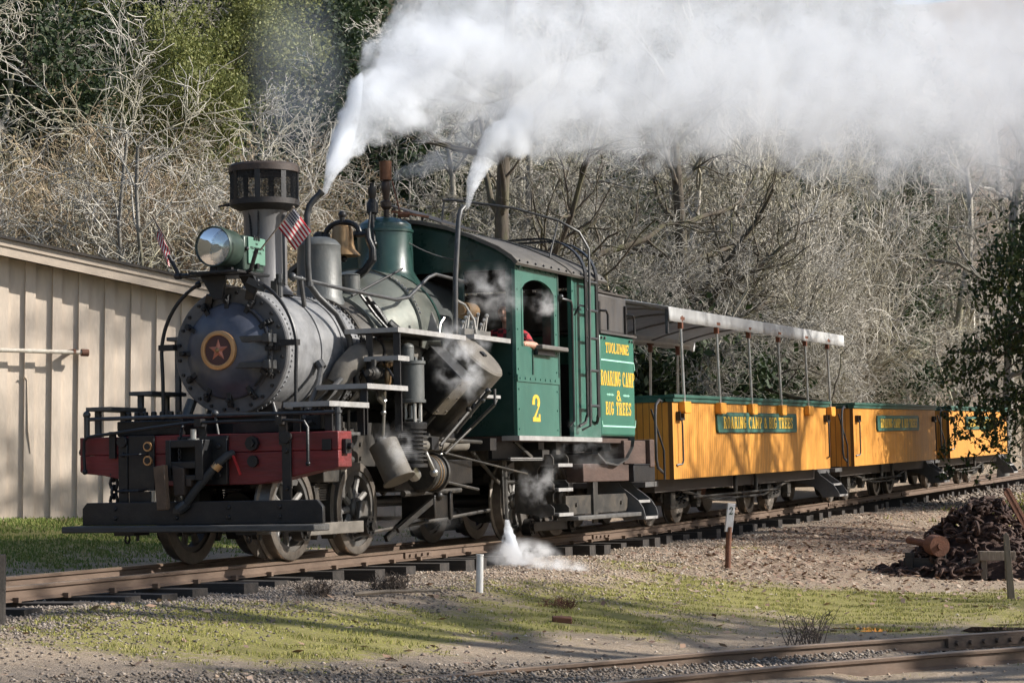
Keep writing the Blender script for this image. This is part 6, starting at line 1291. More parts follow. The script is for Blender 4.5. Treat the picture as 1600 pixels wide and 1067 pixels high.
LEAFM = piece_mat('fallen_leaves', [(.32, .215, .15), (.24, .155, .105), (.42, .33, .25), (.30, .19, .125), (.17, .10, .07), (.38, .27, .2)])
def leaves(name, x, y, s0, s1, label, cat='leaves', mat_=LEAFM):
    n = len(x); s = rg.uniform(s0, s1, n); a = rg.uniform(0, 6.28, n); z = ground(x, y) + rg.uniform(.004, .03, n)
    u = np.stack([np.cos(a), np.sin(a), rg.uniform(-.5, .5, n)], -1) * s[:, None]; v = np.stack([-np.sin(a), np.cos(a), rg.uniform(-.5, .5, n)], -1) * s[:, None] * .6; B = np.stack([x, y, z], -1)
    V = np.stack([B - u, B + v, B + u, B - v], 1); Fc = np.arange(4 * n).reshape(n, 4)
    return tag(link(name, fast_mesh(name, V.reshape(-1, 3), Fc, mat_)), label, cat, kind='stuff')
x, y = scatter(42000, -24, -3, 1.2, 7.0, lambda x, y: np.clip(litter_f(x, y) * .5 + .04, 0, .95)); leaves('leaf_litter', x, y, .018, .045, 'brown leaf litter between the cars and the scrap heap')
x, y = scatter(700, -3, 7, 1.0, 6.5, lambda x, y: .5 + 0 * x); leaves('stray_leaves', x, y, .015, .045, 'stray dead leaves on the foreground dirt')
# dry weeds, clods and a brick fragment
def weed(cx, cy, n, h, label, col, seed):
    r_ = random.Random(seed); m = MB()
    for k in range(n):
        a = r_.uniform(0, 6.28); b0 = vec((r_.uniform(-.12, .12), r_.uniform(-.12, .12), -.02)); hh = h * r_.uniform(.5, 1.1); d = vec((cos(a) * .4, sin(a) * .4, 1)) * hh
        p1 = b0 + d * .5 + vec((r_.uniform(-.02, .02), r_.uniform(-.02, .02), 0)); p2 = b0 + d
        m.tube([b0, p1, p2], [.004, .003, .0015], 4)
        for j in range(5): q = b0 + d * r_.uniform(.3, 1); m.tube([q, q + vec((r_.uniform(-.06, .06), r_.uniform(-.06, .06), r_.uniform(0, .06)))], [.0028, .0012], 3)
    o = m.build('dry_weed', col, smooth=False); o.location = (cx, cy, gz(cx, cy)); tag(o, label, 'weed', 'dry weeds'); return o
TWIGD = mat('dead_weed', (.075, .055, .042), .9, 0, .3, 20)
weed(1.05, 5.30, 34, .26, 'dark dry weed right of centre at the edge of the siding rail', TWIGD, 1); weed(.55, 1.75, 60, .15, 'straggling dry weed on the dark gravel below the side rods', TWIGD, 2); weed(1.5, 1.55, 40, .12, 'low dry weed nearest the left in the dark gravel', TWIGD, 3); weed(-.2, 2.9, 30, .08, 'reddish clump of dead weed on the moss in the middle', mat('red_weed', (.12, .05, .03), .9, 0, .3, 20), 4); weed(-8.4, 6.4, 14, .5, 'wiry weed standing by the rusty girder', TWIGD, 5)
m = MB(); m.obox((0, 0, .02), (.075, 0, 0), (0, .04, 0), (0, 0, .025)); o = m.build('brick_fragment', RUST, bevel=.008); o.location = (.9, 3.35, gz(.9, 3.35)); o.rotation_euler = (.1, .05, 2.0); tag(o, 'reddish brick fragment lying on the moss', 'brick')
m = MB(); m.tube([(0, 0, .02), (.3, .1, .03), (.75, .12, .025)], [.02, .018, .01], 6); o = m.build('fallen_stick', OLDW); o.location = (1.25, 1.75, gz(1.25, 1.75)); o.rotation_euler = (0, 0, 2.3); tag(o, 'thin grey stick lying on the dark gravel', 'stick')
# puddle
m = MB(); n = 30; pts = [(.75 * cos(a) * (1 + .2 * sin(3 * a + 1) + .12 * sin(5 * a)), .26 * sin(a) * (1 + .25 * sin(2 * a)) ) for a in np.linspace(0, 2 * pi, n + 1)[:-1]]
PUD = bpy.data.materials.new('puddle_water'); PUD.use_nodes = True; pb = PUD.node_tree.nodes['Principled BSDF']; pb.inputs['Base Color'].default_value = (.03, .024, .018, 1); pb.inputs['Roughness'].default_value = .04; pb.inputs['IOR'].default_value = 1.33
for (px, py, s_) in ((-1.15, 5.75, 1.0), (-2.3, 6.7, .9)):
    m = MB(); g0 = max(float(ground(px + rv[0] * u * s_, py + rv[1] * u * s_)) for u in (-.6, -.3, 0, .3, .6)); m.prism([(p_[0] * s_, p_[1] * s_) for p_ in pts], 'z', -.15, .004); o = m.build('puddle', PUD, smooth=False); o.location = (px, py, g0 - .008); o.rotation_euler = (0, 0, atan2(rv[1], rv[0])); tag(o, kind='structure')

# ------------------------------------------------------------------ trees and thickets
BARKP = mat('pale_twig_bark', (.52, .485, .425), .9, 0, .35, 3, 0, stain=(.28, .24, .19), sscale=1.2, samt=.6)
BARKT = mat('tan_twig_bark', (.40, .31, .215), .9, 0, .35, 3, 0, stain=(.20, .14, .09), sscale=1.2, samt=.6)
BARKD = mat('dark_mossy_bark', (.085, .068, .05), .95, 0, .4, 5, .4, 20, stain=(.10, .11, .035), sscale=2, samt=.7, stretch=(1, 1, .3))
BARKG = mat('grey_bark', (.33, .305, .27), .9, 0, .35, 4, .3, 25, stain=(.13, .11, .09), sscale=2, samt=.6, stretch=(1, 1, .4))
def vary_by_plant(m, tint, lo, hi):
    """each plant a little lighter, darker or mossier than the next"""
    t = m.node_tree; N = t.nodes; L = t.links; b = N['Principled BSDF']; src = b.inputs['Base Color'].links[0].from_socket
    oi = N.new('ShaderNodeObjectInfo'); r = N.new('ShaderNodeMapRange'); r.inputs[3].default_value = lo; r.inputs[4].default_value = hi; L.new(oi.outputs['Random'], r.inputs[0])
    tc = N.new('ShaderNodeTexCoord'); n = N.new('ShaderNodeTexNoise'); n.inputs['Scale'].default_value = .8; n.inputs['Detail'].default_value = 3; L.new(tc.outputs['Object'], n.inputs[0])
    f = N.new('ShaderNodeMapRange'); f.inputs[1].default_value = .45; f.inputs[2].default_value = .65; f.inputs[4].default_value = .75; L.new(n.outputs[0], f.inputs[0])
    mx = N.new('ShaderNodeMix'); mx.data_type = 'RGBA'; L.new(f.outputs[0], mx.inputs[0]); L.new(src, mx.inputs[6]); mx.inputs[7].default_value = tint + (1,)
    h = N.new('ShaderNodeHueSaturation'); L.new(r.outputs[0], h.inputs['Value']); L.new(mx.outputs[2], h.inputs['Color']); L.new(h.outputs[0], b.inputs['Base Color'])
vary_by_plant(BARKP, (.24, .215, .11), 0.40, 1.45); vary_by_plant(BARKT, (.22, .19, .09), .55, 1.35); vary_by_plant(BARKG, (.2, .18, .09), .5, 1.5)
def grow(seed, H, stems, P):
    """polylines of a bare woody plant; returns arrays of segments (p, q, r0, r1, level)"""
    R = random.Random(seed); segs = []
    g = R.gauss
    def br(px, py, pz, dx, dy, dz, L, r, lv):
        n = P['n'][lv]; st = L / n; w = P['wig'][lv]; tr = P['trop'][lv]; nk = P['kids'][lv] if lv < len(P['kids']) else 0
        for i in range(n):
            dx += g(0, w); dy += g(0, w); dz += g(0, w) + tr; l = sqrt(dx * dx + dy * dy + dz * dz); dx /= l; dy /= l; dz /= l
            r1 = max(r * (1 - (1 - P['tip'][lv]) / n * 1.0), P['rmin']); qx, qy, qz = px + dx * st, py + dy * st, pz + dz * st
            segs.append((px, py, pz, qx, qy, qz, r, r1, lv)); px, py, pz = qx, qy, qz; r = r1
            if nk and (i + 1) / n >= P['start'][lv]:
                k = nk / (n * (1 - P['start'][lv]) + 1e-6); k = int(k) + (R.random() < k - int(k))
                for _ in range(k):
                    a = R.uniform(0, 6.283); s = P['spread'][lv] * R.uniform(.7, 1.25)
                    ex, ey, ez = g(0, 1), g(0, 1), g(0, 1); dt = ex * dx + ey * dy + ez * dz; ex -= dt * dx; ey -= dt * dy; ez -= dt * dz; el = sqrt(ex * ex + ey * ey + ez * ez) + 1e-6
                    c, sn = cos(s), sin(s); br(px, py, pz, dx * c + ex / el * sn, dy * c + ey / el * sn, dz * c + ez / el * sn, L * P['ratio'][lv] * R.uniform(.6, 1.2) * (1.15 - .5 * i / n), max(r * P['rr'][lv], P['rmin']), lv + 1)
    for s in range(stems):
        a = R.uniform(0, 6.283); t = P['tilt'] * R.uniform(.3, 1.2); o = .25 * (stems > 1)
        br(cos(a) * o * R.random(), sin(a) * o * R.random(), -.15, cos(a) * sin(t), sin(a) * sin(t), cos(t), H * R.uniform(.75, 1.05), P['r0'], 0)
    return np.array(segs)
def seg_mesh(name, S, material, n=3):
    p, q = S[:, 0:3], S[:, 3:6]; d = q - p; l = np.linalg.norm(d, axis=1, keepdims=True) + 1e-9; d = d / l
    u = np.where(np.abs(d[:, 2:3]) < .9, np.array([[0, 0, 1.]]), np.array([[1., 0, 0]])); a = np.cross(d, u); a /= np.linalg.norm(a, axis=1, keepdims=True); b = np.cross(d, a)
    th = np.arange(n) * 2 * pi / n; ring = a[:, None] * np.cos(th)[None, :, None] + b[:, None] * np.sin(th)[None, :, None]
    V = np.concatenate([p[:, None] + ring * S[:, 6][:, None, None], (q + d * l * .03)[:, None] + ring * S[:, 7][:, None, None]], 1)
    k = np.arange(n); Fq = np.stack([k, (k + 1) % n, n + (k + 1) % n, n + k], -1); Fc = (Fq[None] + (np.arange(len(S)) * 2 * n)[:, None, None]).reshape(-1, 4)
    return fast_mesh(name, V.reshape(-1, 3), Fc, material, smooth=True)
PT = dict(n=[10, 8, 6, 4, 3], wig=[.07, .16, .24, .3, .3], trop=[.05, .03, .0, -.03, 0], kids=[13, 8, 5, 2], start=[.28, .2, .15, .2], spread=[.85, .8, .8, .7], ratio=[.42, .45, .5, .55], rr=[.5, .5, .5, .6], tip=[.25, .3, .4, .5, .5], rmin=.0055, tilt=.12, r0=.15)
PS = dict(n=[9, 7, 5, 4], wig=[.13, .2, .25, .26], trop=[.02, .0, -.04, -.03], kids=[13, 8, 4], start=[.2, .15, .15], spread=[.75, .8, .85], ratio=[.45, .5, .55], rr=[.5, .55, .6], tip=[.3, .35, .4, .5], rmin=.0045, tilt=.5, r0=.04)
PU = dict(n=[10, 7, 5, 3], wig=[.05, .12, .2, .25], trop=[.05, .08, .05, .03], kids=[11, 7, 3], start=[.2, .15, .2], spread=[.45, .5, .55], ratio=[.42, .45, .5], rr=[.5, .5, .6], tip=[.3, .35, .4, .5], rmin=.006, tilt=.22, r0=.05)
PROTO = {}
def proto(kind, key, segs, mat_trunk, mat_twig, split=1):
    t = segs[segs[:, 8] < split + .5]; c = segs[segs[:, 8] > split + .5]
    PROTO.setdefault(kind, []).append((seg_mesh(key + '_trunk', t, mat_trunk, 5), seg_mesh(key + '_twigs', c, mat_twig, 3), c))
for k in range(4): proto('bare', 'bare_tree', grow(100 + k, 8.5, 1, PT), BARKG, BARKP)
for k in range(4): proto('thicket', 'thicket', grow(200 + k, 4.2, 7, PS), BARKP, BARKP, 0)
for k in range(3): proto('brush', 'brush', grow(300 + k, 4.0, 9, PS), BARKT, BARKT, 0)
for k in range(2): proto('upright', 'upright_shrub', grow(400 + k, 5.0, 8, PU), BARKG, BARKP, 0)
for k in range(2): proto('mossy', 'mossy_tree', grow(500 + k, 11.0, 1, dict(PT, r0=.27, kids=[15, 8, 4, 2], spread=[1.1, .8, .8, .7])), BARKD, BARKD)
def leaf_quads(P, s, R, flat=0.0):
    n = len(P); u = R.normal(size=(n, 3)); u /= np.linalg.norm(u, axis=1, keepdims=True); v = R.normal(size=(n, 3)); v -= (v * u).sum(1, keepdims=True) * u; v /= np.linalg.norm(v, axis=1, keepdims=True)
    ss = s * R.uniform(.6, 1.25, (n, 1)); u *= ss; v *= ss * .55
    return np.stack([P - u, P + v, P + u, P - v], 1).reshape(-1, 3), np.arange(4 * n).reshape(n, 4)
def leaf_mat(name, cols):
    m = piece_mat(name, cols, .7); t = m.node_tree; N = t.nodes; L = t.links; b = N['Principled BSDF']; src = b.inputs['Base Color'].links[0].from_socket
    tr = N.new('ShaderNodeBsdfTranslucent'); L.new(src, tr.inputs[0]); ms = N.new('ShaderNodeMixShader'); ms.inputs[0].default_value = .25; L.new(b.outputs[0], ms.inputs[1]); L.new(tr.outputs[0], ms.inputs[2]); L.new(ms.outputs[0], N['Material Output'].inputs[0]); return m
LOAK = leaf_mat('oak_leaves', [(.16, .18, .045), (.21, .22, .06), (.12, .14, .035), (.25, .25, .09), (.18, .19, .055)])
LDARK = leaf_mat('dark_evergreen_leaves', [(.022, .040, .014), (.035, .058, .018), (.015, .028, .010), (.05, .07, .022), (.03, .05, .016)])
LBAY = leaf_mat('bay_leaves', [(.035, .060, .016), (.055, .085, .022), (.022, .04, .012), (.085, .10, .028)])
LTAN = leaf_mat('dry_tan_leaves', [(.30, .21, .12), (.22, .15, .085), (.38, .29, .17), (.26, .22, .10), (.17, .12, .07)])
def foliage(seed, nclump, per, rad, cr, leaf, squash=1.0, cz=0.0, hollow=.45):
    R = np.random.RandomState(seed); C_ = []
    while len(C_) < nclump:
        p = R.uniform(-1, 1, 3); r = np.linalg.norm(p)
        az = math.atan2(p[1], p[0]); lim = .80 + .13 * sin(3 * az + seed) + .12 * sin(5 * az + 4 * p[2] + seed * 2) + .1 * sin(7 * p[2] + seed)
        if hollow < r < lim: C_.append(p)
    C_ = np.array(C_) * rad * np.array([1, 1, squash]); C_[:, 2] += cz
    n = nclump * per; P = np.repeat(C_, per, 0) + R.normal(size=(n, 3)) * cr * np.array([1, 1, .75]) * np.repeat(R.uniform(.6, 1.3, nclump), per)[:, None]
    return leaf_quads(P, leaf, R)
def evergreen_trunk(seed, H, r0): return seg_mesh('evergreen_trunk', (lambda S: S[S[:, 8] < 1.5])(grow(seed, H, 1, dict(PT, r0=r0, kids=[14, 5, 0, 0], spread=[.9, .8, .8, .7]))), BARKD, 5)
EV = {}
for k in range(2):
    V_, F_ = foliage(30 + k, 300, 60, 3.0, .30, .085, 1.15, 4.2); EV.setdefault('oak', []).append((evergreen_trunk(40 + k, 5.5, .16), fast_mesh('oak_crown', V_, F_, LOAK)))
    V_, F_ = foliage(50 + k, 360, 80, 3.6, .40, .085, 1.5, 6.0, .3); EV.setdefault('dark', []).append((evergreen_trunk(60 + k, 9.5, .2), fast_mesh('evergreen_crown', V_, F_, LDARK)))
V_, F_ = foliage(33, 330, 75, 2.0, .20, .05, .95, 8.6, .3); EV['tall_oak'] = [(evergreen_trunk(43, 9.0, .16), fast_mesh('oak_crown', V_, F_, LOAK))]
V_, F_ = foliage(71, 470, 85, 2.9, .24, .058, 1.15, 3.5, .35)
_R = np.random.RandomState(6); _P = []
_ST = []
for k in range(15):        # low sprays that hang out over the track side, each on its own stem
    o0 = np.array((.377, -.926, 0)) * 1.2 + np.array((-.926, -.377, 0)) * _R.uniform(-1.0, 1.0) + np.array((0, 0, _R.uniform(1.6, 3.2))); d0 = np.array((.377, -.926, 0)) * _R.uniform(1.6, 2.5) + np.array((-.926, -.377, 0)) * _R.uniform(-.4, .4) + np.array((0, 0, _R.uniform(-.9, .0)))
    pts = [o0 + d0 * t + np.array((0, 0, -.35 * t * t)) + _R.normal(size=3) * .04 for t in np.linspace(0, 1, 9)]
    for j in range(8): _ST.append((*pts[j], *pts[j + 1], .016 - .0016 * j, .0144 - .0016 * j, 0))
    for j in range(3, 8):
        for m_ in range(4):
            e = pts[j] + (pts[j + 1] - pts[j]) * _R.rand(); q = e + _R.normal(size=3) * .16; _ST.append((*e, *q, .005, .003, 0))
            for l_ in range(9): _P.append(e + (q - e) * _R.uniform(.2, 1.1) + _R.normal(size=3) * .035)
SPRAY = seg_mesh('spray_branches', np.array(_ST), BARKD, 4)
V2, F2 = leaf_quads(np.array(_P), .05, _R); F_ = np.concatenate([F_, F2 + len(V_)]); V_ = np.concatenate([V_, V2]); EV['bay'] = [(evergreen_trunk(72, 5.5, .14), fast_mesh('bay_crown', V_, F_, LBAY))]
V_, F_ = foliage(81, 150, 50, 1.5, .25, .07, .9, 1.4, .2); EV['bush'] = [(evergreen_trunk(82, 2.3, .05), fast_mesh('bush_crown', V_, F_, LDARK))]
TANL = []
for tr_, tw, S in PROTO['brush']:
    R = np.random.RandomState(9); idx = R.randint(0, len(S), 9000); P = S[idx, 0:3] + (S[idx, 3:6] - S[idx, 0:3]) * R.uniform(0, 1, (9000, 1)) + R.normal(size=(9000, 3)) * .04; V_, F_ = leaf_quads(P, .026, R); TANL.append(fast_mesh('tan_leaves', V_, F_, LTAN))
rp = random.Random(77)
def plant(kind, x, y, s, name, label, cat, group=None, var=None, sz=None):
    z = gz(x, y); r = tag(empty(name, (x, y, z - .05), (0, 0, rp.uniform(0, 6.283))), label, cat, group); r.scale = (s, s, s * (sz or rp.uniform(.92, 1.1)))
    src = PROTO.get(kind) or EV[kind]; i = (var if var is not None else rp.randrange(len(src))) % len(src)
    link('trunk', src[i][0], r); link('crown', src[i][1], r)
    if kind == 'brush': link('dry_leaves', TANL[i], r)
    return r
FWX, FWY, RX, RY = -.9262, -.3769, -.3769, .9262
def pos(lat, dep): return 16.53 + FWX * dep + RX * lat, 9.30 + FWY * dep + RY * lat       # metres right of and beyond the viewpoint
G1 = 'bare grey trees on the slope behind the train'; G2 = 'thickets of pale tangled twigs behind the train'; G3 = 'tan brush behind the shed'; G4 = 'dark evergreens high on the slope'; G5 = 'upright shrubs behind the cars'
ZN = [(-.165, 'at the far left, beyond the shed'), (-.125, 'left of the smoke stack'), (-.075, 'behind the stack and bell'), (-.02, 'behind the cab'), (.03, 'just right of the cab roof'), (.075, 'above the front of the white canopy'), (.12, 'above the rear of the white canopy'), (.17, 'above the middle orange car'), (9, 'at the far right above the last car')]
def zone(lat, dep): return next(t for q, t in ZN if lat / dep < q)
# far evergreens close the view
for i in range(15):
    dep = rp.uniform(78, 104); lat = (-.27 + .042 * i + rp.uniform(-.012, .012)) * dep; x, y = pos(lat, dep)
    if lat / dep > .2: continue
    plant('dark', x, y, rp.uniform(1.25, 1.8), 'evergreen_tree', f'dark evergreen {"highest" if dep > 74 else "part way"} up the slope {zone(lat, dep)}', 'tree', G4)
for i in range(13):
    dep = rp.uniform(56, 70); lat = (-.26 + .037 * i + rp.uniform(-.012, .012)) * dep; x, y = pos(lat, dep)
    if abs(lat / dep + .152) < .03 or lat / dep > .175: continue
    plant('dark', x, y, rp.uniform(.75, 1.1), 'evergreen_tree', f'dark evergreen {"highest" if dep > 74 else "part way"} up the slope {zone(lat, dep)}', 'tree', G4)
# the green oaks at upper left
x, y = pos(-6.75, 44); plant('tall_oak', x, y, .74, 'oak_tree', 'rounded olive green oak standing above the brush at upper left', 'tree', None, 0, 1.28)
x, y = pos(-14.6, 72); plant('tall_oak', x, y, 1.5, 'oak_tree', 'larger green oak at the top left behind bare branches', 'tree', None, 1)
x, y = pos(-8.6, 74); plant('tall_oak', x, y, 1.3, 'oak_tree', 'dull green oak high up left of the smoke', 'tree', None, 0)
# bare trees, mid slope
for i in range(17):
    dep = rp.uniform(46, 62); lat = (-.25 + .031 * i + rp.uniform(-.01, .01)) * dep; x, y = pos(lat, dep)
    if abs(lat / dep + .152) < .05: continue
    if y > -5.5: y = -5.5 - rp.random() * 2
    plant('bare', x, y, rp.uniform(.9, 1.25), 'bare_tree', f'leafless grey tree {"high" if dep > 62 else "low"} on the slope {zone(lat, dep)}', 'tree', G1)
for i in range(15):
    dep = rp.uniform(62, 76); lat = (-.25 + .035 * i + rp.uniform(-.01, .01)) * dep; x, y = pos(lat, dep); plant('bare', x, y, rp.uniform(1.1, 1.5), 'bare_tree', f'leafless grey tree {"high" if dep > 62 else "low"} on the slope {zone(lat, dep)}', 'tree', G1)
# thickets
for i in range(22):
    dep = rp.uniform(40, 60); lat = (-.115 + .0162 * i + rp.uniform(-.01, .01)) * dep; x, y = pos(lat, dep)
    if y > -5.2: y = -5.2 - rp.random() * 3
    plant('thicket', x, y, rp.uniform(1.0, 1.6), 'thicket', f'tangle of pale twigs {"high" if dep > 60 else "low" if dep < 50 else "midway"} on the bank {zone(lat, dep)}', 'thicket', G2)
for i in range(11):
    dep = rp.uniform(60, 72); lat = (-.2 + .040 * i + rp.uniform(-.01, .01)) * dep; x, y = pos(lat, dep); plant('thicket', x, y, rp.uniform(1.4, 2.1), 'thicket', f'tangle of pale twigs {"high" if dep > 60 else "low" if dep < 50 else "midway"} on the bank {zone(lat, dep)}', 'thicket', G2)
for i in range(18):
    dep = rp.uniform(37, 47); lat = (-.255 + .0088 * i + rp.uniform(-.008, .008)) * dep; x, y = pos(lat, dep); plant('brush', x, y, rp.uniform(1.15, 1.6), 'brush', f'{"upper" if dep > 47 else "front"} tan brush with dry leaves {zone(lat, dep)}', 'brush', G3)
for i in range(8):
    dep = rp.uniform(48, 56); lat = (-.25 + .018 * i + rp.uniform(-.008, .008)) * dep; x, y = pos(lat, dep); plant('brush', x, y, rp.uniform(1.2, 1.7), 'brush', f'{"upper" if dep > 47 else "front"} tan brush with dry leaves {zone(lat, dep)}', 'brush', G3)
for i, (lat, dep) in enumerate(((9.4, 56), (10.6, 58), (6.3, 52), (12.4, 66), (8.0, 60))):
    x, y = pos(lat, dep); y = min(y, -4.8); plant('upright', x, y, rp.uniform(1.2, 1.6), 'upright_shrub', ['fine upright leafless shrub, tallest above the gap between the first two cars', 'fine upright leafless shrub above the front of the middle car', 'fine upright leafless shrub seen through the canopy posts of the first car', 'fine upright leafless shrub, farthest up the slope behind the cars', 'fine upright leafless shrub behind the rear end of the canopy'][i], 'shrub', G5)
for i in range(2):
    dep = rp.uniform(52, 62); lat = (-.03 + .07 * i) * dep; x, y = pos(lat, dep); plant('oak', x, y, rp.uniform(.7, 1.0), 'evergreen_tree', f'green leafy tree half hidden by twigs {zone(lat, dep)}', 'tree', 'green trees among the twigs')
for i in range(3):
    dep = rp.uniform(35.5, 37.5); lat = (-.24 + .035 * i) * dep; x, y = pos(lat, dep); plant('thicket', x, y, 1.5, 'thicket', f'pale arching bare branches in front of the brush {zone(lat, dep)}', 'thicket', G2)
for i in range(9):
    dep = rp.uniform(41, 52); lat = (.03 + .022 * i) * dep; x, y = pos(lat, dep); y = min(y, -4.6 - rp.random()); plant('bush', x, y, rp.uniform(1.2, 1.6), 'evergreen_bush', f'low dark green bush {zone(lat, dep).replace("above", "behind")}, near the ground', 'bush', 'dark bushes behind the cars')
plant('mossy', *pos(-.2, 40.5), .75, 'mossy_tree', 'thick dark trunk behind the cab with mossy limbs', 'tree', None, 0, 1.35)
plant('mossy', *pos(3.9, 47), .85, 'mossy_tree', 'dark trunk seen under the white canopy of the first car', 'tree', None, 1)
plant('bare', *pos(-11.9, 42), 1.15, 'bare_tree', 'pale leaning bare tree at the top left corner', 'tree', None, 2)
# leafy tree at the right edge and tall trees beyond the right edge that shade the ground
x, y = pos(11.3, 39.5); r_ = plant('bay', x, y, 1.0, 'bay_tree', 'dark leafy tree at the right edge overhanging the far car', 'tree', None, 0, 1.28); r_.rotation_euler = (0, 0, 0); tag(link('branches', SPRAY, r_), kind='stuff')
plant('bare', *pos(12.6, 56), 1.2, 'bare_tree', 'pale bare tree rising behind the dark leafy tree at the right', 'tree', None, 1)
for (x, y, s) in ((-20.3, 15.5, 1.9), (-6.0, 27, 1.9), (-28, 14, 1.5)):
    plant('bare', x, y, s, 'bare_tree', 'tall leafless tree beyond the right edge whose shadow falls across the yard', 'tree', 'tall bare trees to the right of the yard')

for (x, y, s, lb) in ((-15.9, 10.8, 1.36, 'nearest the first car'), (-1.6, 18.6, 1.25, 'nearest the viewpoint')):
    plant('mossy', x, y, s, 'mossy_tree', 'big dark limbed tree beyond the right edge, ' + lb, 'tree')
plant('dark', -5.0, 23.0, 1.0, 'evergreen_tree', 'tall evergreen beyond the right edge whose shade falls on the siding', 'tree')
# ------------------------------------------------------------------ steam and smoke
ROTZ = atan2(.9262, -.3769)
def vol_mat(name, color=(.905, .925, .955), aniso=.0, step=1.0):
    m = bpy.data.materials.new(name); m.use_nodes = True; t = m.node_tree; t.nodes.clear()
    o = t.nodes.new('ShaderNodeOutputMaterial'); v = t.nodes.new('ShaderNodeVolumePrincipled'); v.inputs['Color'].default_value = color + (1,); v.inputs['Anisotropy'].default_value = aniso
    t.links.new(v.outputs[0], o.inputs['Volume']); m.cycles.volume_step_rate = step
    return m, t, v
class NB:
    def __init__(s, t): s.t = t; s.N = t.nodes; s.L = t.links
    def m(s, op, *a, clamp=False):
        n = s.N.new('ShaderNodeMath'); n.operation = op; n.use_clamp = clamp
        for i, q in enumerate(a):
            if isinstance(q, (int, float)): n.inputs[i].default_value = q
            else: s.L.new(q, n.inputs[i])
        return n.outputs[0]
    def noise(s, vec_, sc, det=3, ro=.55):
        n = s.N.new('ShaderNodeTexNoise'); n.inputs['Scale'].default_value = sc; n.inputs['Detail'].default_value = det; n.inputs['Roughness'].default_value = ro; s.L.new(vec_, n.inputs[0]); return n.outputs
    def mr(s, v, a0, a1, b0=0., b1=1., smooth=False):
        n = s.N.new('ShaderNodeMapRange'); n.interpolation_type = 'SMOOTHSTEP' if smooth else 'LINEAR'; n.inputs[1].default_value = a0; n.inputs[2].default_value = a1; n.inputs[3].default_value = b0; n.inputs[4].default_value = b1; s.L.new(v, n.inputs[0]); return n.outputs[0]
    def curve(s, v, pts, xmax):
        """piecewise linear function of v through (x, y) points, y scaled to its maximum"""
        ym = max(abs(p[1]) for p in pts); n = s.N.new('ShaderNodeFloatCurve'); c = n.mapping.curves[0]
        P = [(p[0] / xmax, p[1] / ym) for p in pts]
        while len(c.points) < len(P): c.points.new(.5, .5)
        for i, (a, b) in enumerate(P): c.points[i].location = (a, b); c.points[i].handle_type = 'VECTOR'
        n.mapping.use_clip = False; n.mapping.update(); s.L.new(s.m('DIVIDE', v, xmax), n.inputs['Value']); return s.m('MULTIPLY', n.outputs[0], ym)
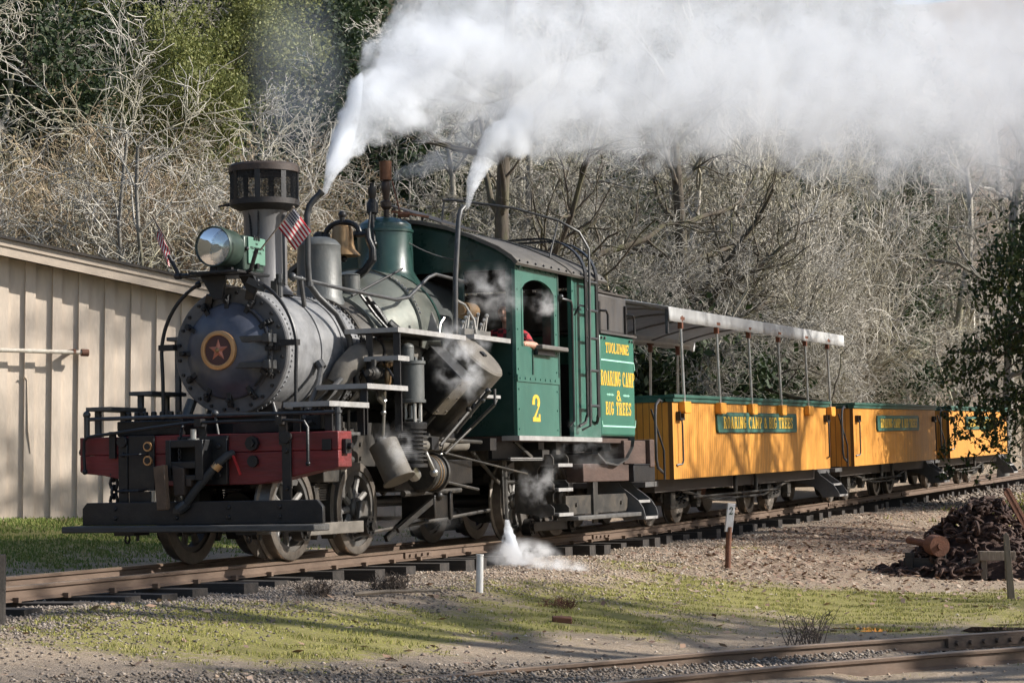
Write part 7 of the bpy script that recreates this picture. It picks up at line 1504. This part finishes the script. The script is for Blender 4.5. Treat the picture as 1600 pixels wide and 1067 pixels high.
def plume(name, label, origin, cz, rad, den, warp=.35, nsc=1.6, ky=1.0, fine=5.0, cat='steam', color=(.905, .925, .955), sharp=.26, rotz=ROTZ, step=1.0):
    """steam that drifts along its local x: cz centre height, rad half height, den density, each a list of (x, value)"""
    xm = cz[-1][0]; f = lambda P, x: float(np.interp(x, [p[0] for p in P], [p[1] for p in P]))
    mb = MB(); xs = sorted(set(list(np.linspace(0, xm, 28)) + [p[0] for p in cz] + [p[0] for p in rad])); n = 18; vs = []; fs = []; R_ = random.Random(len(name))
    for x in xs:
        c, r = f(cz, x), f(rad, x) * 1.12 + .01
        for k in range(n):
            a = 2 * pi * k / n; q = 1 + .05 * sin(3 * a + x * 2.2) + .05 * sin(5 * a - x * 3.1); vs.append((x, r / ky * cos(a) * q, c + r * sin(a) * q))
    for i in range(len(xs) - 1): fs += [(i * n + k, i * n + (k + 1) % n, (i + 1) * n + (k + 1) % n, (i + 1) * n + k) for k in range(n)]
    fs += [tuple(range(n)), tuple(range(len(vs) - 1, len(vs) - n - 1, -1))]
    mb.v, mb.f = vs, fs
    m, t, v = vol_mat(name + '_volume', color, step=step); B = NB(t)
    tc = B.N.new('ShaderNodeTexCoord'); ob = tc.outputs['Object']
    sp0 = B.N.new('ShaderNodeSeparateXYZ'); B.L.new(ob, sp0.inputs[0]); r0 = B.curve(sp0.outputs[0], rad, xm)
    nz = B.noise(ob, nsc, 3, .5)
    sub = B.N.new('ShaderNodeVectorMath'); sub.operation = 'SUBTRACT'; B.L.new(nz[1], sub.inputs[0]); sub.inputs[1].default_value = (.5, .5, .5)
    sc = B.N.new('ShaderNodeVectorMath'); sc.operation = 'SCALE'; B.L.new(sub.outputs[0], sc.inputs[0]); B.L.new(B.m('MULTIPLY', r0, warp * 2.4), sc.inputs['Scale'])
    ad = B.N.new('ShaderNodeVectorMath'); ad.operation = 'ADD'; B.L.new(ob, ad.inputs[0]); B.L.new(sc.outputs[0], ad.inputs[1])
    sp1 = B.N.new('ShaderNodeSeparateXYZ'); B.L.new(ad.outputs[0], sp1.inputs[0]); x, y, z = sp1.outputs
    x = B.m('MAXIMUM', x, 0.0)
    c, r = B.curve(x, cz, xm), B.m('MAXIMUM', B.curve(x, rad, xm), .015)
    dz = B.m('SUBTRACT', z, c); yy = B.m('MULTIPLY', y, ky)
    rho = B.m('DIVIDE', B.m('SQRT', B.m('ADD', B.m('MULTIPLY', dz, dz), B.m('MULTIPLY', yy, yy))), r)
    fn = B.noise(ob, fine, 4, .6)[0]
    e = B.m('SUBTRACT', rho, B.m('MULTIPLY', B.m('SUBTRACT', fn, .5), 1.7))
    d = B.mr(e, 1.0 - sharp, .93, 1.0, 0.0, True)
    d = B.m('MULTIPLY', d, B.mr(fn, .34, .60, .12, 1.5)); d = B.m('MULTIPLY', d, B.m('MAXIMUM', B.curve(sp0.outputs[0], den, xm), 0.0))
    # fades out at its far end and inside the envelope
    d = B.m('MULTIPLY', d, B.mr(sp0.outputs[0], xm * .90, xm, 1.0, 0.0))
    B.L.new(d, v.inputs['Density'])
    o = mb.build(name, m, smooth=True); o.location = origin; o.rotation_euler = (0, 0, rotz); tag(o, label, cat, kind='stuff'); return o
def wisp(name, label, loc, rad, dens, nsc=4.0, thr=.46, cat='steam', color=(.97, .97, .98), rotz=ROTZ, tilt=0.0):
    mb = MB(); mb.sph((0, 0, 0), 1.0, 20, 14)
    m, t, v = vol_mat(name + '_volume', color); B = NB(t); tc = B.N.new('ShaderNodeTexCoord'); ob = tc.outputs['Object']
    ln = B.N.new('ShaderNodeVectorMath'); ln.operation = 'LENGTH'; B.L.new(ob, ln.inputs[0])
    mp = B.N.new('ShaderNodeVectorMath'); mp.operation = 'MULTIPLY'; B.L.new(ob, mp.inputs[0]); mp.inputs[1].default_value = rad
    ofs = B.N.new('ShaderNodeVectorMath'); ofs.operation = 'ADD'; B.L.new(mp.outputs[0], ofs.inputs[0]); ofs.inputs[1].default_value = loc
    fn = B.noise(ofs.outputs[0], nsc, 5, .6)[0]
    d = B.m('MULTIPLY', B.mr(fn, thr, thr + .22, 0, 1, True), B.mr(ln.outputs['Value'], .25, .96, 1, 0, True)); d = B.m('MULTIPLY', d, dens); B.L.new(d, v.inputs['Density'])
    o = mb.build(name, m); o.location = loc; o.scale = rad; o.rotation_euler = (0, tilt, rotz); tag(o, label, cat, kind='stuff'); return o
WIND = atan2(.34, -.94)
plume('steam_plume', 'thick white steam blown to the right from the pipe beside the stack', (-.665, .485, 3.245),
      [(0, 0), (.06, .16), (.2, .44), (.52, .81), (1.0, 1.22), (1.72, 1.54), (2.75, 1.80), (5.65, 2.2), (12.7, 2.95), (17.5, 3.6)], [(0, .045), (.06, .085), (.2, .19), (.52, .37), (1.0, .60), (1.72, .80), (2.75, .98), (5.65, 1.22), (12.7, 1.85), (17.5, 2.1)],
      [(0, 26), (.3, 10), (.8, 5.5), (1.7, 2.4), (2.75, 1.0), (5.65, .40), (12.7, .23), (17.5, .2)], warp=.5, nsc=1.3, fine=2.4, step=3.0, rotz=WIND)
plume('vent_steam_plume', 'white steam rising from the vent pipe ahead of the cab', (-2.76, .97, 3.32),
      [(0, 0), (.08, .26), (.3, .58), (.67, .83), (1.35, 1.02), (2.3, 1.2), (5.0, 1.8), (11, 2.32), (13.8, 2.66)], [(0, .04), (.08, .10), (.3, .18), (.67, .29), (1.35, .43), (2.3, .60), (5.0, .95), (11, 1.35), (13.8, 1.45)],
      [(0, 24), (.3, 9), (.67, 4.2), (1.35, 1.7), (2.3, .9), (5.0, .40), (11, .22), (13.8, .2)], warp=.5, nsc=1.7, fine=3.0, step=3.0, rotz=WIND)
plume('whistle_steam', 'faint steam drifting from the whistle on the steam dome', (-3.05, .05, 3.70),
      [(0, 0), (.25, .1), (.8, .36), (1.4, .5)], [(0, .06), (.25, .13), (.8, .26), (1.4, .32)], [(0, 2.2), (.8, 1.3), (1.4, .4)], warp=.5, nsc=2.5, fine=5)
plume('drain_steam_jet', 'white steam jet blowing down to the ground ahead of the rear wheels', (-3.93, .92, .26), [(0, 0), (.5, 0.02), (.56, .02)], [(0, .025), (.25, .085), (.5, .16), (.56, .17)], [(0, 36), (.5, 14), (.56, 9)], warp=.6, nsc=6, fine=10)
jet = bpy.data.objects['drain_steam_jet']; jet.rotation_euler = Vector((-.03, .07, -1)).to_track_quat('X', 'Z').to_euler()
wisp('ground_steam', 'low white steam spreading over the gravel where the jet lands', (-3.8, 1.15, -.12), (.46, .38, .24), 13, 6.0, .42)
wisp('ground_steam', 'small tail of ground steam right of the steam jet', (-3.55, 1.60, -.22), (.40, .28, .15), 13, 6.0, .40)
wisp('steam_wisp', 'steam wisps curling up in front of the slanted cylinder', (-1.75, 1.36, 1.80), (.36, .24, .50), 11, 4.5, .50)
wisp('steam_wisp', 'thin grey steam between the boiler and the cab front', (-3.05, 1.10, 2.45), (.42, .28, .42), 5, 4, .50)
wisp('steam_wisp', 'puff of steam drifting out of the cab window', (-4.05, 1.28, 2.42), (.22, .12, .22), 10, 6, .47)
wisp('steam_wisp', 'faint steam hanging under the cab by the steps', (-5.0, 1.30, 1.0), (.55, .2, .35), 4, 4, .50)
wisp('steam_wisp', 'faint steam drifting over the rear wheel above the jet', (-4.25, 1.15, .62), (.28, .2, .40), 7, 5, .48)
wisp('steam_wisp', 'thin steam beside the finned compressor and tilted reservoir', (-.85, 1.12, .98), (.3, .18, .3), 6, 5, .50)
wisp('steam_wisp', 'faint steam low behind the front truck', (-2.5, .5, .32), (.6, .3, .22), 2.4, 4, .44)
wisp('stack_smoke', 'thin bluish smoke rising above the stack', (-.85, .1, 4.35), (.62, .5, 1.15), .40, 1.3, .30, 'smoke', (.62, .68, .80))
